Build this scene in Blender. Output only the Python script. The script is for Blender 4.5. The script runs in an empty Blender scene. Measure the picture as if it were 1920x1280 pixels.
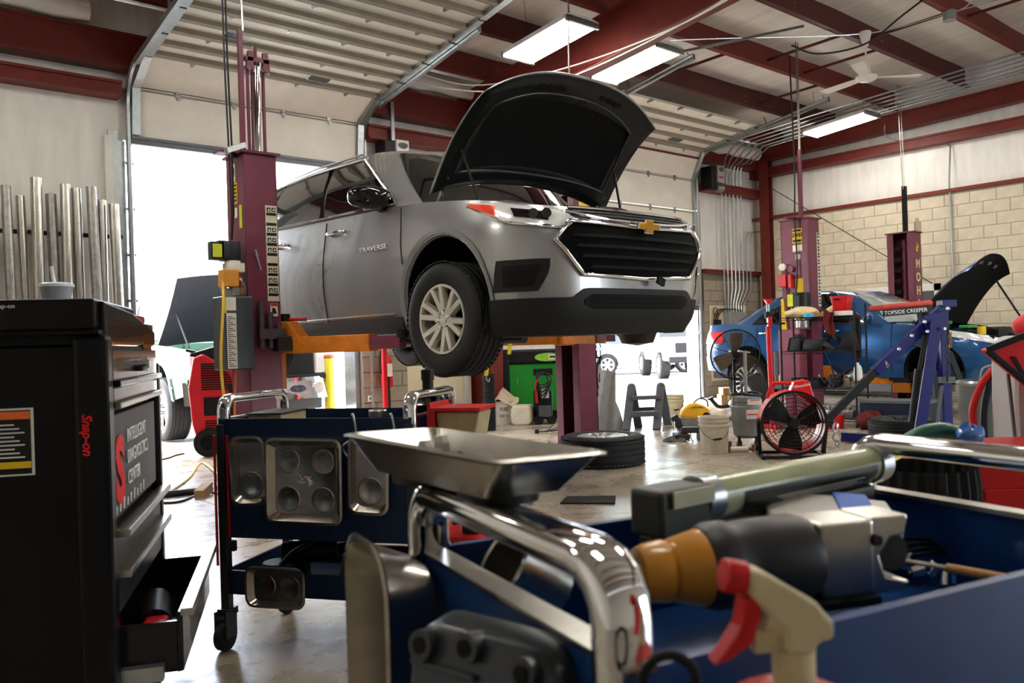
import bpy, bmesh, math, random
from mathutils import Matrix, Vector, Euler
random.seed(7)
S = bpy.context.scene
COL = S.collection
R = math.radians
PI = math.pi
# ---------------------------------------------------------------- camera
FPX, CAMH = 1570.0, 1.13
YAW, PITCH, ROLL = R(40.25), R(0.1), R(-1.75)
_F = Vector((math.sin(YAW)*math.cos(PITCH), math.cos(YAW)*math.cos(PITCH), math.sin(PITCH)))
_r = Vector((math.cos(YAW), -math.sin(YAW), 0))
_u = _r.cross(_F)
_R = _r*math.cos(ROLL) + _u*math.sin(ROLL)
_U = -_r*math.sin(ROLL) + _u*math.cos(ROLL)
CAMP = Vector((0, 0, CAMH))
cd = bpy.data.cameras.new('camera')
cam = bpy.data.objects.new('camera', cd)
COL.objects.link(cam)
cd.sensor_width = 36.0
cd.lens = FPX/1920*36.0
cd.clip_start, cd.clip_end = 0.05, 400
cd.dof.use_dof = True
cd.dof.focus_distance = 5.2
cd.dof.aperture_fstop = 6.5
cam.matrix_world = Matrix(((_R.x, _U.x, -_F.x, 0), (_R.y, _U.y, -_F.y, 0), (_R.z, _U.z, -_F.z, CAMH), (0, 0, 0, 1)))
S.camera = cam
# ---------------------------------------------------------------- daylight, sun, exposure
w = bpy.data.worlds.new('sky'); S.world = w
w.use_nodes = True
nt = w.node_tree
bg = nt.nodes['Background']
sky = nt.nodes.new('ShaderNodeTexSky')
sky.sky_type = 'NISHITA'
sky.sun_disc = False
sky.sun_elevation = R(52)
sky.sun_rotation = R(-20)
sky.air_density = 1.0
sky.dust_density = 3.0
mixw = nt.nodes.new('ShaderNodeMixRGB')
mixw.inputs[0].default_value = 0.72
mixw.inputs[2].default_value = (0.93, 0.96, 1.0, 1)
nt.links.new(sky.outputs[0], mixw.inputs[1])
nt.links.new(mixw.outputs[0], bg.inputs[0])
bg.inputs[1].default_value = 4.2
sl = bpy.data.lights.new('sun', 'SUN'); sl.energy = 6.0; sl.angle = R(2); sl.color = (1, .96, .9)
so = bpy.data.objects.new('sun', sl); COL.objects.link(so)
so.rotation_euler = (R(32), R(14), 0)
S.view_settings.view_transform = 'Standard'
S.view_settings.look = 'None'
S.view_settings.exposure = 1.05
S.view_settings.gamma = 1.0
S.view_settings.use_curve_mapping = False
S.cycles.max_bounces = 9
S.cycles.diffuse_bounces = 7
S.cycles.glossy_bounces = 4
S.cycles.transmission_bounces = 6
S.cycles.sample_clamp_indirect = 6.0
S.cycles.caustics_reflective = False
S.cycles.caustics_refractive = False

# ---------------------------------------------------------------- helpers
def at(u, v, x=None, y=None, z=None, d=None):
    """point of the photo's pixel (1920x1280) on a plane of the room"""
    q = _F + _R*((u-960)/FPX) - _U*((v-640)/FPX)
    if x is not None: t = x/q.x
    elif y is not None: t = y/q.y
    elif z is not None: t = (z-CAMH)/q.z
    else: t = d
    return CAMP + q*t
def cg(r_, f_, z=0.0):
    """floor point from metres right of / in front of the camera"""
    return Vector((math.cos(YAW)*r_ + math.sin(YAW)*f_, -math.sin(YAW)*r_ + math.cos(YAW)*f_, z))

def lin(c):
    if isinstance(c, str):
        c = [int(c[i:i+2], 16)/255 for i in (0, 2, 4)]
        c = [x/12.92 if x <= .04045 else ((x+.055)/1.055)**2.4 for x in c]
    return tuple(c) + (1.0,)
MATS = {}
def M(name, col='808080', rough=.5, metal=0.0, var=0.12, scale=12.0, bump=0.0, emit=0.0, trans=0.0, coat=0.0, alpha=1.0, stretch=None, spec=0.28, col2=None):
    if name in MATS: return MATS[name]
    m = bpy.data.materials.new(name); m.use_nodes = True
    n, l = m.node_tree.nodes, m.node_tree.links
    b = n['Principled BSDF']
    c = lin(col)
    b.inputs['Base Color'].default_value = c
    b.inputs['Roughness'].default_value = rough
    b.inputs['Metallic'].default_value = metal
    b.inputs['Specular IOR Level'].default_value = spec
    if trans: b.inputs['Transmission Weight'].default_value = trans; b.inputs['IOR'].default_value = 1.45
    if coat: b.inputs['Coat Weight'].default_value = coat; b.inputs['Coat Roughness'].default_value = .03
    if alpha < 1: b.inputs['Alpha'].default_value = alpha
    if emit:
        b.inputs['Emission Color'].default_value = c
        b.inputs['Emission Strength'].default_value = emit
    if var or bump or col2:
        tc = n.new('ShaderNodeTexCoord'); nz = n.new('ShaderNodeTexNoise')
        nz.inputs['Scale'].default_value = scale; nz.inputs['Detail'].default_value = 5
        if stretch:
            mp = n.new('ShaderNodeMapping'); mp.inputs['Scale'].default_value = stretch
            l.new(tc.outputs['Object'], mp.inputs[0]); l.new(mp.outputs[0], nz.inputs['Vector'])
        else:
            l.new(tc.outputs['Object'], nz.inputs['Vector'])
        rp = n.new('ShaderNodeValToRGB')
        rp.color_ramp.elements[0].position = .3; rp.color_ramp.elements[1].position = .7
        k = 1-var
        c2 = lin(col2) if col2 else (min(1, c[0]*(1+var*.5)), min(1, c[1]*(1+var*.5)), min(1, c[2]*(1+var*.5)), 1)
        rp.color_ramp.elements[0].color = (c[0]*k, c[1]*k, c[2]*k, 1)
        rp.color_ramp.elements[1].color = c2
        l.new(nz.outputs['Fac'], rp.inputs[0]); l.new(rp.outputs[0], b.inputs['Base Color'])
        if bump:
            bp = n.new('ShaderNodeBump'); bp.inputs['Strength'].default_value = bump; bp.inputs['Distance'].default_value = .01
            l.new(nz.outputs['Fac'], bp.inputs['Height']); l.new(bp.outputs[0], b.inputs['Normal'])
    MATS[name] = m
    return m

class MB:
    def __init__(s): s.v, s.f = [], []
    def add(s, vs, fs, mx=None):
        o = len(s.v)
        s.v += [(mx @ Vector(p))[:] if mx else tuple(p) for p in vs]
        s.f += [tuple(i+o for i in q) for q in fs]
        return s
    def box(s, c, sz, mx=None, rot=None, taper=1.0):
        a, b, d = sz[0]/2, sz[1]/2, sz[2]/2; t = taper
        vs = [(-a, -b, -d), (a, -b, -d), (a, b, -d), (-a, b, -d), (-a*t, -b*t, d), (a*t, -b*t, d), (a*t, b*t, d), (-a*t, b*t, d)]
        m = Matrix.Translation(c)
        if rot: m = m @ Euler(rot).to_matrix().to_4x4()
        if mx: m = mx @ m
        return s.add(vs, [(0, 3, 2, 1), (4, 5, 6, 7), (0, 1, 5, 4), (1, 2, 6, 5), (2, 3, 7, 6), (3, 0, 4, 7)], m)
    def bx(s, x0, x1, y0, y1, z0, z1, mx=None):
        return s.box(((x0+x1)/2, (y0+y1)/2, (z0+z1)/2), (abs(x1-x0), abs(y1-y0), abs(z1-z0)), mx)
    def bar(s, p, q, w, h=None, up=(0, 0, 1)):
        """rectangular bar from p to q"""
        p, q = Vector(p), Vector(q); d = q-p; L = d.length; d.normalize()
        up = Vector(up)
        if abs(d.dot(up)) > .98: up = Vector((0, 1, 0))
        sx = d.cross(up).normalized(); uz = sx.cross(d)
        m = Matrix(((sx.x, d.x, uz.x, 0), (sx.y, d.y, uz.y, 0), (sx.z, d.z, uz.z, 0), (0, 0, 0, 1)))
        m.translation = (p+q)/2
        return s.box((0, 0, 0), (w, L, h if h else w), m)
    def tube(s, pts, r, n=8, mx=None, closed=False, caps=True):
        pts = [Vector(p) for p in pts]; N = len(pts); vs = []; nrm = None
        rr = r if isinstance(r, (list, tuple)) else [r]*N
        for i, p in enumerate(pts):
            if closed: t = (pts[(i+1) % N]-pts[i-1])
            else: t = pts[min(i+1, N-1)]-pts[max(i-1, 0)]
            if t.length < 1e-9: t = Vector((0, 0, 1))
            t.normalize()
            if nrm is None:
                a = Vector((0, 0, 1)) if abs(t.z) < .9 else Vector((1, 0, 0))
                nrm = (a - t*a.dot(t)).normalized()
            else:
                nrm = nrm - t*nrm.dot(t)
                if nrm.length < 1e-6: nrm = t.orthogonal()
                nrm.normalize()
            bn = t.cross(nrm)
            for k in range(n):
                an = 2*PI*k/n
                vs.append(p + (nrm*math.cos(an) + bn*math.sin(an))*rr[i])
        fs = []
        for i in range(N if closed else N-1):
            j = (i+1) % N
            for k in range(n):
                k2 = (k+1) % n
                fs.append((i*n+k, i*n+k2, j*n+k2, j*n+k))
        if caps and not closed:
            fs.append(tuple(range(n-1, -1, -1))); fs.append(tuple((N-1)*n+k for k in range(n)))
        return s.add(vs, fs, mx)
    def cyl(s, p, q, r, n=16, r2=None, mx=None):
        return s.tube([p, q], [r, r if r2 is None else r2], n, mx)
    def lathe(s, prof, n=32, mx=None, arc=None):
        """profile [(radius, z)] about z"""
        vs, fs = [], []; K = len(prof)
        for i in range(n):
            an = 2*PI*i/n
            for r_, z in prof: vs.append((r_*math.cos(an), r_*math.sin(an), z))
        for i in range(n):
            j = (i+1) % n
            for k in range(K-1): fs.append((i*K+k, j*K+k, j*K+k+1, i*K+k+1))
        return s.add(vs, fs, mx)
    def prism(s, poly, h0, h1, mx=None, t=1.0):
        """2-D outline (xy) extruded from z=h0 to h1"""
        N = len(poly); cx = sum(p[0] for p in poly)/N; cy = sum(p[1] for p in poly)/N
        vs = [(p[0], p[1], h0) for p in poly] + [(cx+(p[0]-cx)*t, cy+(p[1]-cy)*t, h1) for p in poly]
        fs = [tuple(range(N-1, -1, -1)), tuple(range(N, 2*N))] + [(i, (i+1) % N, N+(i+1) % N, N+i) for i in range(N)]
        return s.add(vs, fs, mx)
    def grid(s, fn, nu, nv, mx=None, flip=False):
        vs = [fn(i/nu, j/nv) for j in range(nv+1) for i in range(nu+1)]
        fs = []
        for j in range(nv):
            for i in range(nu):
                a = j*(nu+1)+i
                q = (a, a+1, a+nu+2, a+nu+1)
                fs.append(q[::-1] if flip else q)
        return s.add(vs, fs, mx)
    def ball(s, c, r, n=12, sz=(1, 1, 1), mx=None):
        m = n//2; vs = []; fs = []
        for j in range(m+1):
            th = PI*j/m
            for i in range(n):
                ph = 2*PI*i/n
                vs.append((c[0]+r*sz[0]*math.sin(th)*math.cos(ph), c[1]+r*sz[1]*math.sin(th)*math.sin(ph), c[2]+r*sz[2]*math.cos(th)))
        for j in range(m):
            for i in range(n):
                fs.append((j*n+i, (j+1)*n+i, (j+1)*n+(i+1) % n, j*n+(i+1) % n))
        return s.add(vs, fs, mx)
    def obj(s, name, mat, parent=None, smooth=35, bev=0.0, seg=2, solid=0.0, sub=0, label=None, kind=None, loc=None, rot=None, wob=0.0):
        me = bpy.data.meshes.new(name); me.from_pydata(s.v, [], s.f)
        bm = bmesh.new(); bm.from_mesh(me)
        bmesh.ops.remove_doubles(bm, verts=bm.verts, dist=1e-5)
        bmesh.ops.dissolve_degenerate(bm, edges=bm.edges, dist=1e-6)
        bmesh.ops.recalc_face_normals(bm, faces=bm.faces)
        if sub:
            bmesh.ops.subdivide_edges(bm, edges=bm.edges, cuts=sub, use_grid_fill=True, smooth=1.0)
        if wob:
            for v in bm.verts: v.co += Vector((random.uniform(-1, 1), random.uniform(-1, 1), random.uniform(-1, 1)))*wob
        if bev:
            ed = [e for e in bm.edges if len(e.link_faces) == 2 and e.calc_face_angle(0) > .5]
            bmesh.ops.bevel(bm, geom=ed, offset=bev, segments=seg, profile=.5, affect='EDGES', clamp_overlap=True)
        if solid:
            bmesh.ops.solidify(bm, geom=bm.faces[:], thickness=solid)
        bm.to_mesh(me); bm.free()
        if smooth:
            me.polygons.foreach_set('use_smooth', [True]*len(me.polygons))
            me.set_sharp_from_angle(angle=R(smooth))
        if mat: me.materials.append(mat)
        o = bpy.data.objects.new(name, me); COL.objects.link(o)
        if parent: o.parent = parent
        if loc is not None: o.location = loc
        if rot is not None: o.rotation_euler = rot
        if label: o['label'] = label
        if kind: o['kind'] = kind
        return o

def thing(name, label, cat, loc=(0, 0, 0), rotz=0.0, group=None, rot=None, scale=None):
    o = bpy.data.objects.new(name, None); COL.objects.link(o)
    o.empty_display_size = .1
    o.location = loc; o.rotation_euler = rot if rot else (0, 0, rotz)
    if scale: o.scale = scale
    o['label'] = label; o['category'] = cat
    if group: o['group'] = group
    return o
def tag(o, label, cat, group=None, kind=None):
    o['label'] = label; o['category'] = cat
    if group: o['group'] = group
    if kind: o['kind'] = kind
    return o
def struct(o, label=None):
    o['kind'] = 'structure'
    if label: o['label'] = label
    return o
def kids(o): return [c for c in COL.objects if c.parent == o]
def dup(root, loc=None, rotz=None, label=None, group=None, rot=None):
    ch = [(c, [g for g in root.children_recursive if g.parent == c]) for c in root.children_recursive if c.parent == root]
    r = root.copy(); COL.objects.link(r)
    if loc is not None: r.location = loc
    if rotz is not None: r.rotation_euler = (0, 0, rotz)
    if rot is not None: r.rotation_euler = rot
    if label: r['label'] = label
    if group: r['group'] = group
    for c, gs in ch:
        n = c.copy(); COL.objects.link(n); n.parent = r
        for g in gs:
            k = g.copy(); COL.objects.link(k); k.parent = n
    return r
def text(s, size, mat, parent=None, loc=(0, 0, 0), rot=(0, 0, 0), depth=.001, align='CENTER', name='lettering', shear=0.0, sx=1.0, bold=0.0, mx=None):
    """mesh lettering; lies in its local xy plane"""
    c = bpy.data.curves.new('t', 'FONT'); c.body = s; c.size = size; c.extrude = depth; c.align_x = align; c.align_y = 'CENTER'
    c.shear = shear; c.offset = bold; c.resolution_u = 3
    t = bpy.data.objects.new('t', c); COL.objects.link(t)
    dg = bpy.context.evaluated_depsgraph_get()
    me = bpy.data.meshes.new_from_object(t.evaluated_get(dg)); me.name = name
    bpy.data.objects.remove(t); bpy.data.curves.remove(c)
    me.materials.clear(); me.materials.append(mat)
    if sx != 1: me.transform(Matrix.Diagonal((sx, 1, 1, 1)))
    o = bpy.data.objects.new(name, me); COL.objects.link(o)
    if parent: o.parent = parent
    o.location = loc; o.rotation_euler = rot
    if mx is not None: o.matrix_basis = mx
    return o
def rrect(w, h, r, n=4):
    P = []
    for cx, cy, a0 in ((w/2-r, h/2-r, 0), (-w/2+r, h/2-r, 90), (-w/2+r, -h/2+r, 180), (w/2-r, -h/2+r, 270)):
        for k in range(n+1):
            a = R(a0+90*k/n); P.append((cx+r*math.cos(a), cy+r*math.sin(a)))
    return P
def T(*a): return Matrix.Translation(a)
def RX(a): return Matrix.Rotation(R(a), 4, 'X')
def RY(a): return Matrix.Rotation(R(a), 4, 'Y')
def RZ(a): return Matrix.Rotation(R(a), 4, 'Z')
def lerp(a, b, t): return a+(b-a)*t
def interp(x, tab):
    if x <= tab[0][0]: return tab[0][1]
    for (x0, y0), (x1, y1) in zip(tab, tab[1:]):
        if x <= x1: return lerp(y0, y1, (x-x0)/(x1-x0))
    return tab[-1][1]
def spl(pts, n=6, closed=False):
    """Catmull-Rom through points"""
    pts = [Vector(p) for p in pts]; N = len(pts); out = []
    rng = range(N) if closed else range(N-1)
    for i in rng:
        g = (lambda k: pts[k % N]) if closed else (lambda k: pts[max(0, min(N-1, k))])
        a, b, c, d = g(i-1), g(i), g(i+1), g(i+2)
        for k in range(n):
            t = k/n
            out.append(.5*((2*b)+(c-a)*t+(2*a-5*b+4*c-d)*t*t+(3*b-a-3*c+d)*t**3))
    if not closed: out.append(pts[-1])
    return out
# ---------------------------------------------------------------- shared materials
m_red = M('painted_steel_red', '6c2822', .5, 0, .18, 6)
m_redd = M('painted_steel_maroon', '4e1d1c', .42, 0, .15, 6)
m_lift = M('lift_maroon', '6a3042', .36, 0, .15, 8)
m_vinyl = M('white_vinyl', 'e4e2dd', .35, 0, .10, 3, bump=.12, stretch=(3, 3, .6))
m_roof = M('white_vinyl_roof', 'e6e3de', .45, 0, .12, 1.6, bump=.25, stretch=(5, .35, 1))
m_galv = M('galvanised', 'aab0b2', .32, .85, .15, 20)
m_chrome = M('chrome', 'e6e8ea', .06, 1.0, 0)
m_steel = M('brushed_steel', 'b9b6ae', .28, 1.0, .12, 30)
m_tray = M('stainless_tray', 'a6a199', .25, 1.0, .18, 25)
m_black = M('black_plastic', '0b0b0c', .5, 0, .15, 20)
m_blackg = M('black_gloss', '08080a', .12, 0, 0, coat=.5)
m_rubber = M('rubber', '121213', .75, 0, .2, 25, bump=.1)
m_dark = M('dark_gap', '050505', .8, 0, 0)
m_white = M('white_paint', 'dedcd6', .4, 0, .06, 8)
m_grey = M('grey_plastic', '55585a', .5, 0, .12, 12)
m_orange = M('orange_arm', 'c8741c', .42, 0, .25, 9)
m_yellow = M('yellow_label', 'd9b21e', .5, 0, .08, 20)
m_paper = M('paper_label', 'dcd8cc', .6, 0, .08, 20)
m_redp = M('red_plastic', 'b5161a', .35, 0, .12, 9)
m_glass = M('clear_glass', 'dfe6e8', .02, 0, 0, trans=1.0)
m_wire = M('dark_wire', '2a2c2e', .4, .6, .1)
m_iron = M('dirty_iron', '3a3836', .5, .7, .3, 18, bump=.2)
m_alu = M('cast_alu', '9b9a96', .38, .9, .25, 18, bump=.15)
m_txtw = M('print_white', 'e4e4e0', .5, 0, 0)
m_txtk = M('print_black', '111111', .5, 0, 0)
m_txtr = M('print_red', 'c2181c', .5, 0, 0)
m_cord = M('black_cord', '1a1a1c', .5, 0, .1)
m_blue = M('blue_paint_cart', '0c3166', .42, 0, .35, 5, col2='123f7c')
# ================================================================ building
YB, XR, XL, YF = 9.7, 14.8, -5.0, -7.0
def zp(y): return 5.0 + .1*(6.9-y)          # underside of the purlins
ROOFT = .31
D1L, D1R, D1T = 2.72, 5.5, 3.46
D2L, D2R, D2T = 9.3, 12.75, 3.6
# floor: slabs between the saw-cut joints
m_conc = bpy.data.materials.new('concrete'); m_conc.use_nodes = True
def concrete(m):
    n, l = m.node_tree.nodes, m.node_tree.links; b = n['Principled BSDF']
    tc = n.new('ShaderNodeTexCoord')
    def noise(sc, det=6, rough=.6):
        z = n.new('ShaderNodeTexNoise'); z.inputs['Scale'].default_value = sc; z.inputs['Detail'].default_value = det; z.inputs['Roughness'].default_value = rough
        l.new(tc.outputs['Object'], z.inputs['Vector']); return z
    a, b2, c = noise(.55), noise(3.2, 8, .7), noise(22, 4)
    r1 = n.new('ShaderNodeValToRGB'); e = r1.color_ramp.elements
    e[0].position, e[0].color = .3, lin('8b8070'); e[1].position, e[1].color = .72, lin('b0a592')
    l.new(a.outputs['Fac'], r1.inputs[0])
    r2 = n.new('ShaderNodeValToRGB'); e = r2.color_ramp.elements
    e[0].position, e[0].color = .3, (.92, .9, .87, 1); e[1].position, e[1].color = .62, (1, 1, 1, 1)
    l.new(b2.outputs['Fac'], r2.inputs[0])
    mx = n.new('ShaderNodeMixRGB'); mx.blend_type = 'MULTIPLY'; mx.inputs[0].default_value = .75
    l.new(r1.outputs[0], mx.inputs[1]); l.new(r2.outputs[0], mx.inputs[2]); l.new(mx.outputs[0], b.inputs['Base Color'])
    r3 = n.new('ShaderNodeValToRGB'); e = r3.color_ramp.elements
    e[0].position, e[0].color = .3, (.17, .17, .17, 1); e[1].position, e[1].color = .7, (.42, .42, .42, 1)
    l.new(b2.outputs['Fac'], r3.inputs[0]); l.new(r3.outputs[0], b.inputs['Roughness'])
    bp = n.new('ShaderNodeBump'); bp.inputs['Strength'].default_value = .12; bp.inputs['Distance'].default_value = .01
    l.new(c.outputs['Fac'], bp.inputs['Height']); l.new(bp.outputs[0], b.inputs['Normal'])
concrete(m_conc)
fl = struct(MB().bx(XL, XR+.2, YF, YB+.25, -.3, -.02).obj('floor', m_conc, smooth=0))
for j, (y0, y1) in enumerate(((YF, -3.2), (-3.2, .8), (.8, 4.73), (4.73, 8.3), (8.3, YB+.25))):
    for x0, x1 in ((XL, -1.5), (-1.5, 2.3), (2.3, 6.1), (6.1, 9.9), (9.9, XR+.2)):
        MB().bx(x0+.004, x1-.004, y0+.004, y1-.004, -.02, 0).obj('floor_slab', m_conc, fl, smooth=0)
struct(MB().bx(-40, 60, YB+.25, 90, -.3, -.01).obj('ground', M('pavement', 'b9b4aa', .8, 0, .12, 2, bump=.2), smooth=0), 'pale paved yard outside the doors')

# far wall: insulated vinyl above, block below
m_cmud = M('block_paint_grey', '8f8576', .75, 0, .12, 7, bump=.3)
m_cmu = M('block_paint_cream', 'c9c0ab', .7, 0, .10, 7, bump=.3)
m_mort = M('mortar', 'a89d86', .85, 0, .1, 20)
m_mortd = M('mortar_grey', '6b6358', .85, 0, .1, 20)
wb = MB()
for x0, x1, z0, z1 in ((XL, D1L, 0, 5.0), (D1L, D1R, D1T+.02, 5.0), (D1R, D2L, 0, 5.0), (D2L, D2R, D2T, 5.0), (D2R, XR+.2, 0, 5.0)):
    wb.bx(x0, x1, YB, YB+.22, z0, z1)
wbk = struct(wb.obj('wall_back', m_vinyl, smooth=0))
def blocks(parent, mat, mort, mk, s0, s1, h, first=0):
    """courses of 0.4 x 0.2 blocks between s0..s1; mk(s0,s1,z0,z1) gives box bounds, pieces proud of the mortar"""
    cache = {}
    for k in range(int(round(h/.2))):
        s = s0 - (.2 if (k+first) % 2 else 0)
        while s < s1-.02:
            a, b = max(s, s0), min(s+.4, s1)
            if b-a > .03:
                L = round(b-a, 3)
                x0, x1, y0, y1, z0, z1 = mk(a+.005, b-.005, k*.2+.005, k*.2+.195)
                c = Vector(((x0+x1)/2, (y0+y1)/2, (z0+z1)/2))
                if L not in cache:
                    o = MB().box((0, 0, 0), (abs(x1-x0), abs(y1-y0), abs(z1-z0))).obj('block', mat, parent, smooth=0, bev=.004, seg=1, loc=c)
                    cache[L] = o.data
                else:
                    o = bpy.data.objects.new('block', cache[L]); COL.objects.link(o); o.parent = parent; o.location = c
            s += .4
MB().bx(D2R+.1, XR, YB-.10, YB, 0, 2.33).obj('mortar_bed', m_mortd, wbk, smooth=0)
blocks(wbk, m_cmud, m_mortd, lambda a, b, c, d: (a, b, YB-.108, YB-.05, c, d), D2R+.1, XR, 2.3)
MB().bx(D1R+.06, 6.25, YB-.10, YB, 0, 2.33).obj('mortar_bed', m_mortd, wbk, smooth=0)
blocks(wbk, m_cmud, m_mortd, lambda a, b, c, d: (a, b, YB-.108, YB-.05, c, d), D1R+.06, 6.25, 2.3)
MB().bx(6.28, 7.3, YB-.05, YB, 0, 2.4).obj('cream_board', M('cream_board', 'cfc3a6', .6, 0, .08, 3), wbk, smooth=0)
MB().bx(7.22, 7.34, YB-.09, YB, 0, 2.4).obj('board_edge', m_white, wbk, smooth=0)
# right wall
wrt = struct(MB().bx(XR, XR+.22, YF, YB+.22, 0, 6.6).obj('wall_right', m_vinyl, smooth=0))
MB().bx(XR-.10, XR+.01, 3.6, YB, 0, 3.42).obj('mortar_bed', m_mort, wrt, smooth=0)
blocks(wrt, m_cmu, m_mort, lambda a, b, c, d: (XR-.108, XR-.05, a, b, c, d), 3.6, YB-.06, 3.4)
struct(MB().bx(XL-.2, XL, YF, YB+.22, 0, 6.6).obj('wall_left', m_vinyl, smooth=0))
wf = MB()
for x0, x1, z0, z1 in ((XL, 7.5, 0, 6.6), (7.5, 11.5, 3.4, 6.6), (11.5, XR, 0, 6.6)):
    wf.bx(x0, x1, YF-.2, YF, z0, z1)
struct(wf.obj('wall_front', m_vinyl, smooth=0))
# roof lining
def rooffn(a, b):
    x, y = lerp(XL, XR, a), lerp(YF-.2, YB+.2, b)
    return (x, y, zp(y)+ROOFT+.012*math.sin(y*5.7+1)+.006*math.sin(x*3.1))
struct(MB().grid(rooffn, 90, 150).obj('ceiling', m_roof, smooth=80))
struct(MB().grid(lambda a, b: (lerp(XL, XR, a), lerp(YF-.2, YB+.2, b), zp(lerp(YF-.2, YB+.2, b))+.34), 1, 1).obj('roof_sheet', m_grey, smooth=0), 'metal roof sheet above the insulation')
# purlins (Z sections)
for i, y in enumerate((9.05, 7.95, 6.83, 5.66, 4.58, 3.45, 2.3, 1.15, 0, -1.5, -3, -4.5, -6)):
    z = zp(y)
    pr = MB().bx(XL, XR, y-.008, y+.008, z, z+ROOFT+.02).bx(XL, XR, y-.075, y, z, z+.012).bx(XL, XR, y, y+.075, z+ROOFT-.012, z+ROOFT)
    pr.bx(XL, XR, y-.079, y-.071, z, z+.03)
    o = struct(pr.obj('roof_purlin', m_redd if i % 2 else m_red, smooth=0), 'dark red steel roof purlin running along the back wall direction')
    o['group'] = 'roof purlins'
    if i < 7:
        bl = MB()
        for x in (9.6, 11.9, 4.0):
            for dz in (.07, .17): bl.ball((x, y-.012, z+dz), .012, 6)
        bl.obj('bolt', m_galv, o)
for x, y0, y1 in ((9.0, 9.05, 7.95), (9.9, 7.95, 6.83), (10.9, 6.83, 5.66), (11.6, 5.66, 4.58), (12.2, 4.58, 3.45), (11.9, 6.83, 5.66), (12.4, 7.95, 6.83)):
    o = struct(MB().bar((x-.1, y0, zp(y0)+.12), (x+.15, y1, zp(y1)+.12), .025, .035).obj('sag_angle', m_redd, smooth=0), 'thin red steel angle tying two roof purlins')
    o['group'] = 'purlin ties'
# main frame: rafter + tapered column at x = 7.6
XF = 7.42
rf = MB()
def rpt(y, dz): return (y, zp(y)-dz)
for (ya, yb) in ((YF, 9.7),):
    za, zb = zp(ya), zp(yb)
    rf.add([(XF-.006, ya, za-.56), (XF-.006, yb, zb-.56), (XF-.006, yb, zb), (XF-.006, ya, za), (XF+.006, ya, za-.56), (XF+.006, yb, zb-.56), (XF+.006, yb, zb), (XF+.006, ya, za)],
           [(0, 1, 2, 3), (7, 6, 5, 4), (0, 4, 5, 1), (2, 6, 7, 3), (0, 3, 7, 4), (1, 5, 6, 2)])
    rf.bar((XF, ya, za-.56), (XF, yb, zb-.56), .2, .014)
    rf.bar((XF, ya, za-.004), (XF, yb, zb-.004), .2, .012)
struct(rf.obj('steel_rafter', m_red, smooth=0), 'deep red steel main rafter over the gap between the two door bays')
cl = MB().prism([(9.15, 0), (9.69, 0), (9.69, 4.7), (8.95, 4.7)], -.009, .009, Matrix(((0, 0, 1, XF), (1, 0, 0, 0), (0, 1, 0, 0), (0, 0, 0, 1))))
cl.bar((XF, 9.15, 0), (XF, 8.95, 4.3), .22, .014, up=(0, 1, 0)).bx(XF-.11, XF+.11, 9.68, 9.695, 0, 4.7)
struct(cl.obj('steel_column', m_red, smooth=0), 'red steel frame column between the two garage doors')
# red plate shielding beside the column at floor level
# end-wall rafter, corner column, girts
er = MB()
p0, p1 = Vector((XR-.18, YB-.1, 4.70)), Vector((XR-.18, YF, 5.05))
er.bar(p0, p1, .014, .28).bar(p0+Vector((0, 0, -.14)), p1+Vector((0, 0, -.14)), .2, .012).bar(p0+Vector((0, 0, .14)), p1+Vector((0, 0, .14)), .2, .012)
struct(er.obj('steel_rafter', m_red, smooth=0), 'red steel rafter along the top of the right wall')
c2 = MB().bx(XR-.27, XR-.255, 9.25, 9.45, 0, 4.6).bx(XR-.12, XR-.105, 9.25, 9.45, 0, 4.6).bx(XR-.26, XR-.11, 9.344, 9.356, 0, 4.6)
struct(c2.obj('steel_column', m_red, smooth=0), 'red steel column in the far right corner')
def girt(name, lab, x0, x1, y0, y1, z0, z1):
    b = MB().bx(x0, x1, y0, y1, z0, z1)
    if abs(x1-x0) > abs(y1-y0): b.bx(x0, x1, y0-.03, y0, z0, z0+.03).bx(x0, x1, y0-.03, y0, z1-.03, z1)
    else: b.bx(x0-.03, x0, y0, y1, z0, z0+.03).bx(x0-.03, x0, y0, y1, z1-.03, z1)
    return struct(b.obj(name, m_red, smooth=0), lab)
girt('wall_girt', 'upper red girt on the right wall', XR-.2, XR, YF, YB, 4.26, 4.43)
girt('wall_girt', 'red angle capping the block of the right wall', XR-.13, XR, YF, YB, 3.42, 3.48)
girt('wall_girt', 'red girt on the back wall left of the first door', XL, D1L-.05, YB-.2, YB, 3.9, 4.06)
girt('eave_beam', 'deep maroon eave beam over the back wall left of the main column', XL, XF-.1, YB-.22, YB-.02, 4.2, 4.58)
girt('wall_girt', 'red girt between the two garage doors', D1R+.2, D2L-.2, YB-.2, YB, 3.86, 4.05)
girt('wall_girt', 'red girt right of the second garage door', D2R+.15, XR-.1, YB-.2, YB, 3.86, 4.02)
girt('wall_girt', 'red angle capping the block right of the second door', D2R+.1, XR-.1, YB-.13, YB, 2.33, 2.40)
girt('eave_beam', 'dark red eave beam over the second door', XF+.1, XR-.1, YB-.22, YB-.02, 4.4, 4.66)
ro = MB()
ro.tube([(XL+i*.32, YB-.2, 4.74+.012*math.sin(i*1.9)) for i in range(24)], [.12+.012*math.sin(i*2.7) for i in range(24)], 10)
struct(ro.obj('trim_1', m_vinyl, smooth=60), 'rolled white insulation along the eave left of the door')
ro = MB()
ro.tube([(D1R+.1+i*.3, YB-.2, 4.74+.012*math.sin(i*1.9)) for i in range(7)], [.11+.012*math.sin(i*2.7) for i in range(7)], 10)
struct(ro.obj('trim_2', m_vinyl, smooth=60), 'rolled white insulation along the eave beside the main column')
ro = MB()
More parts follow.
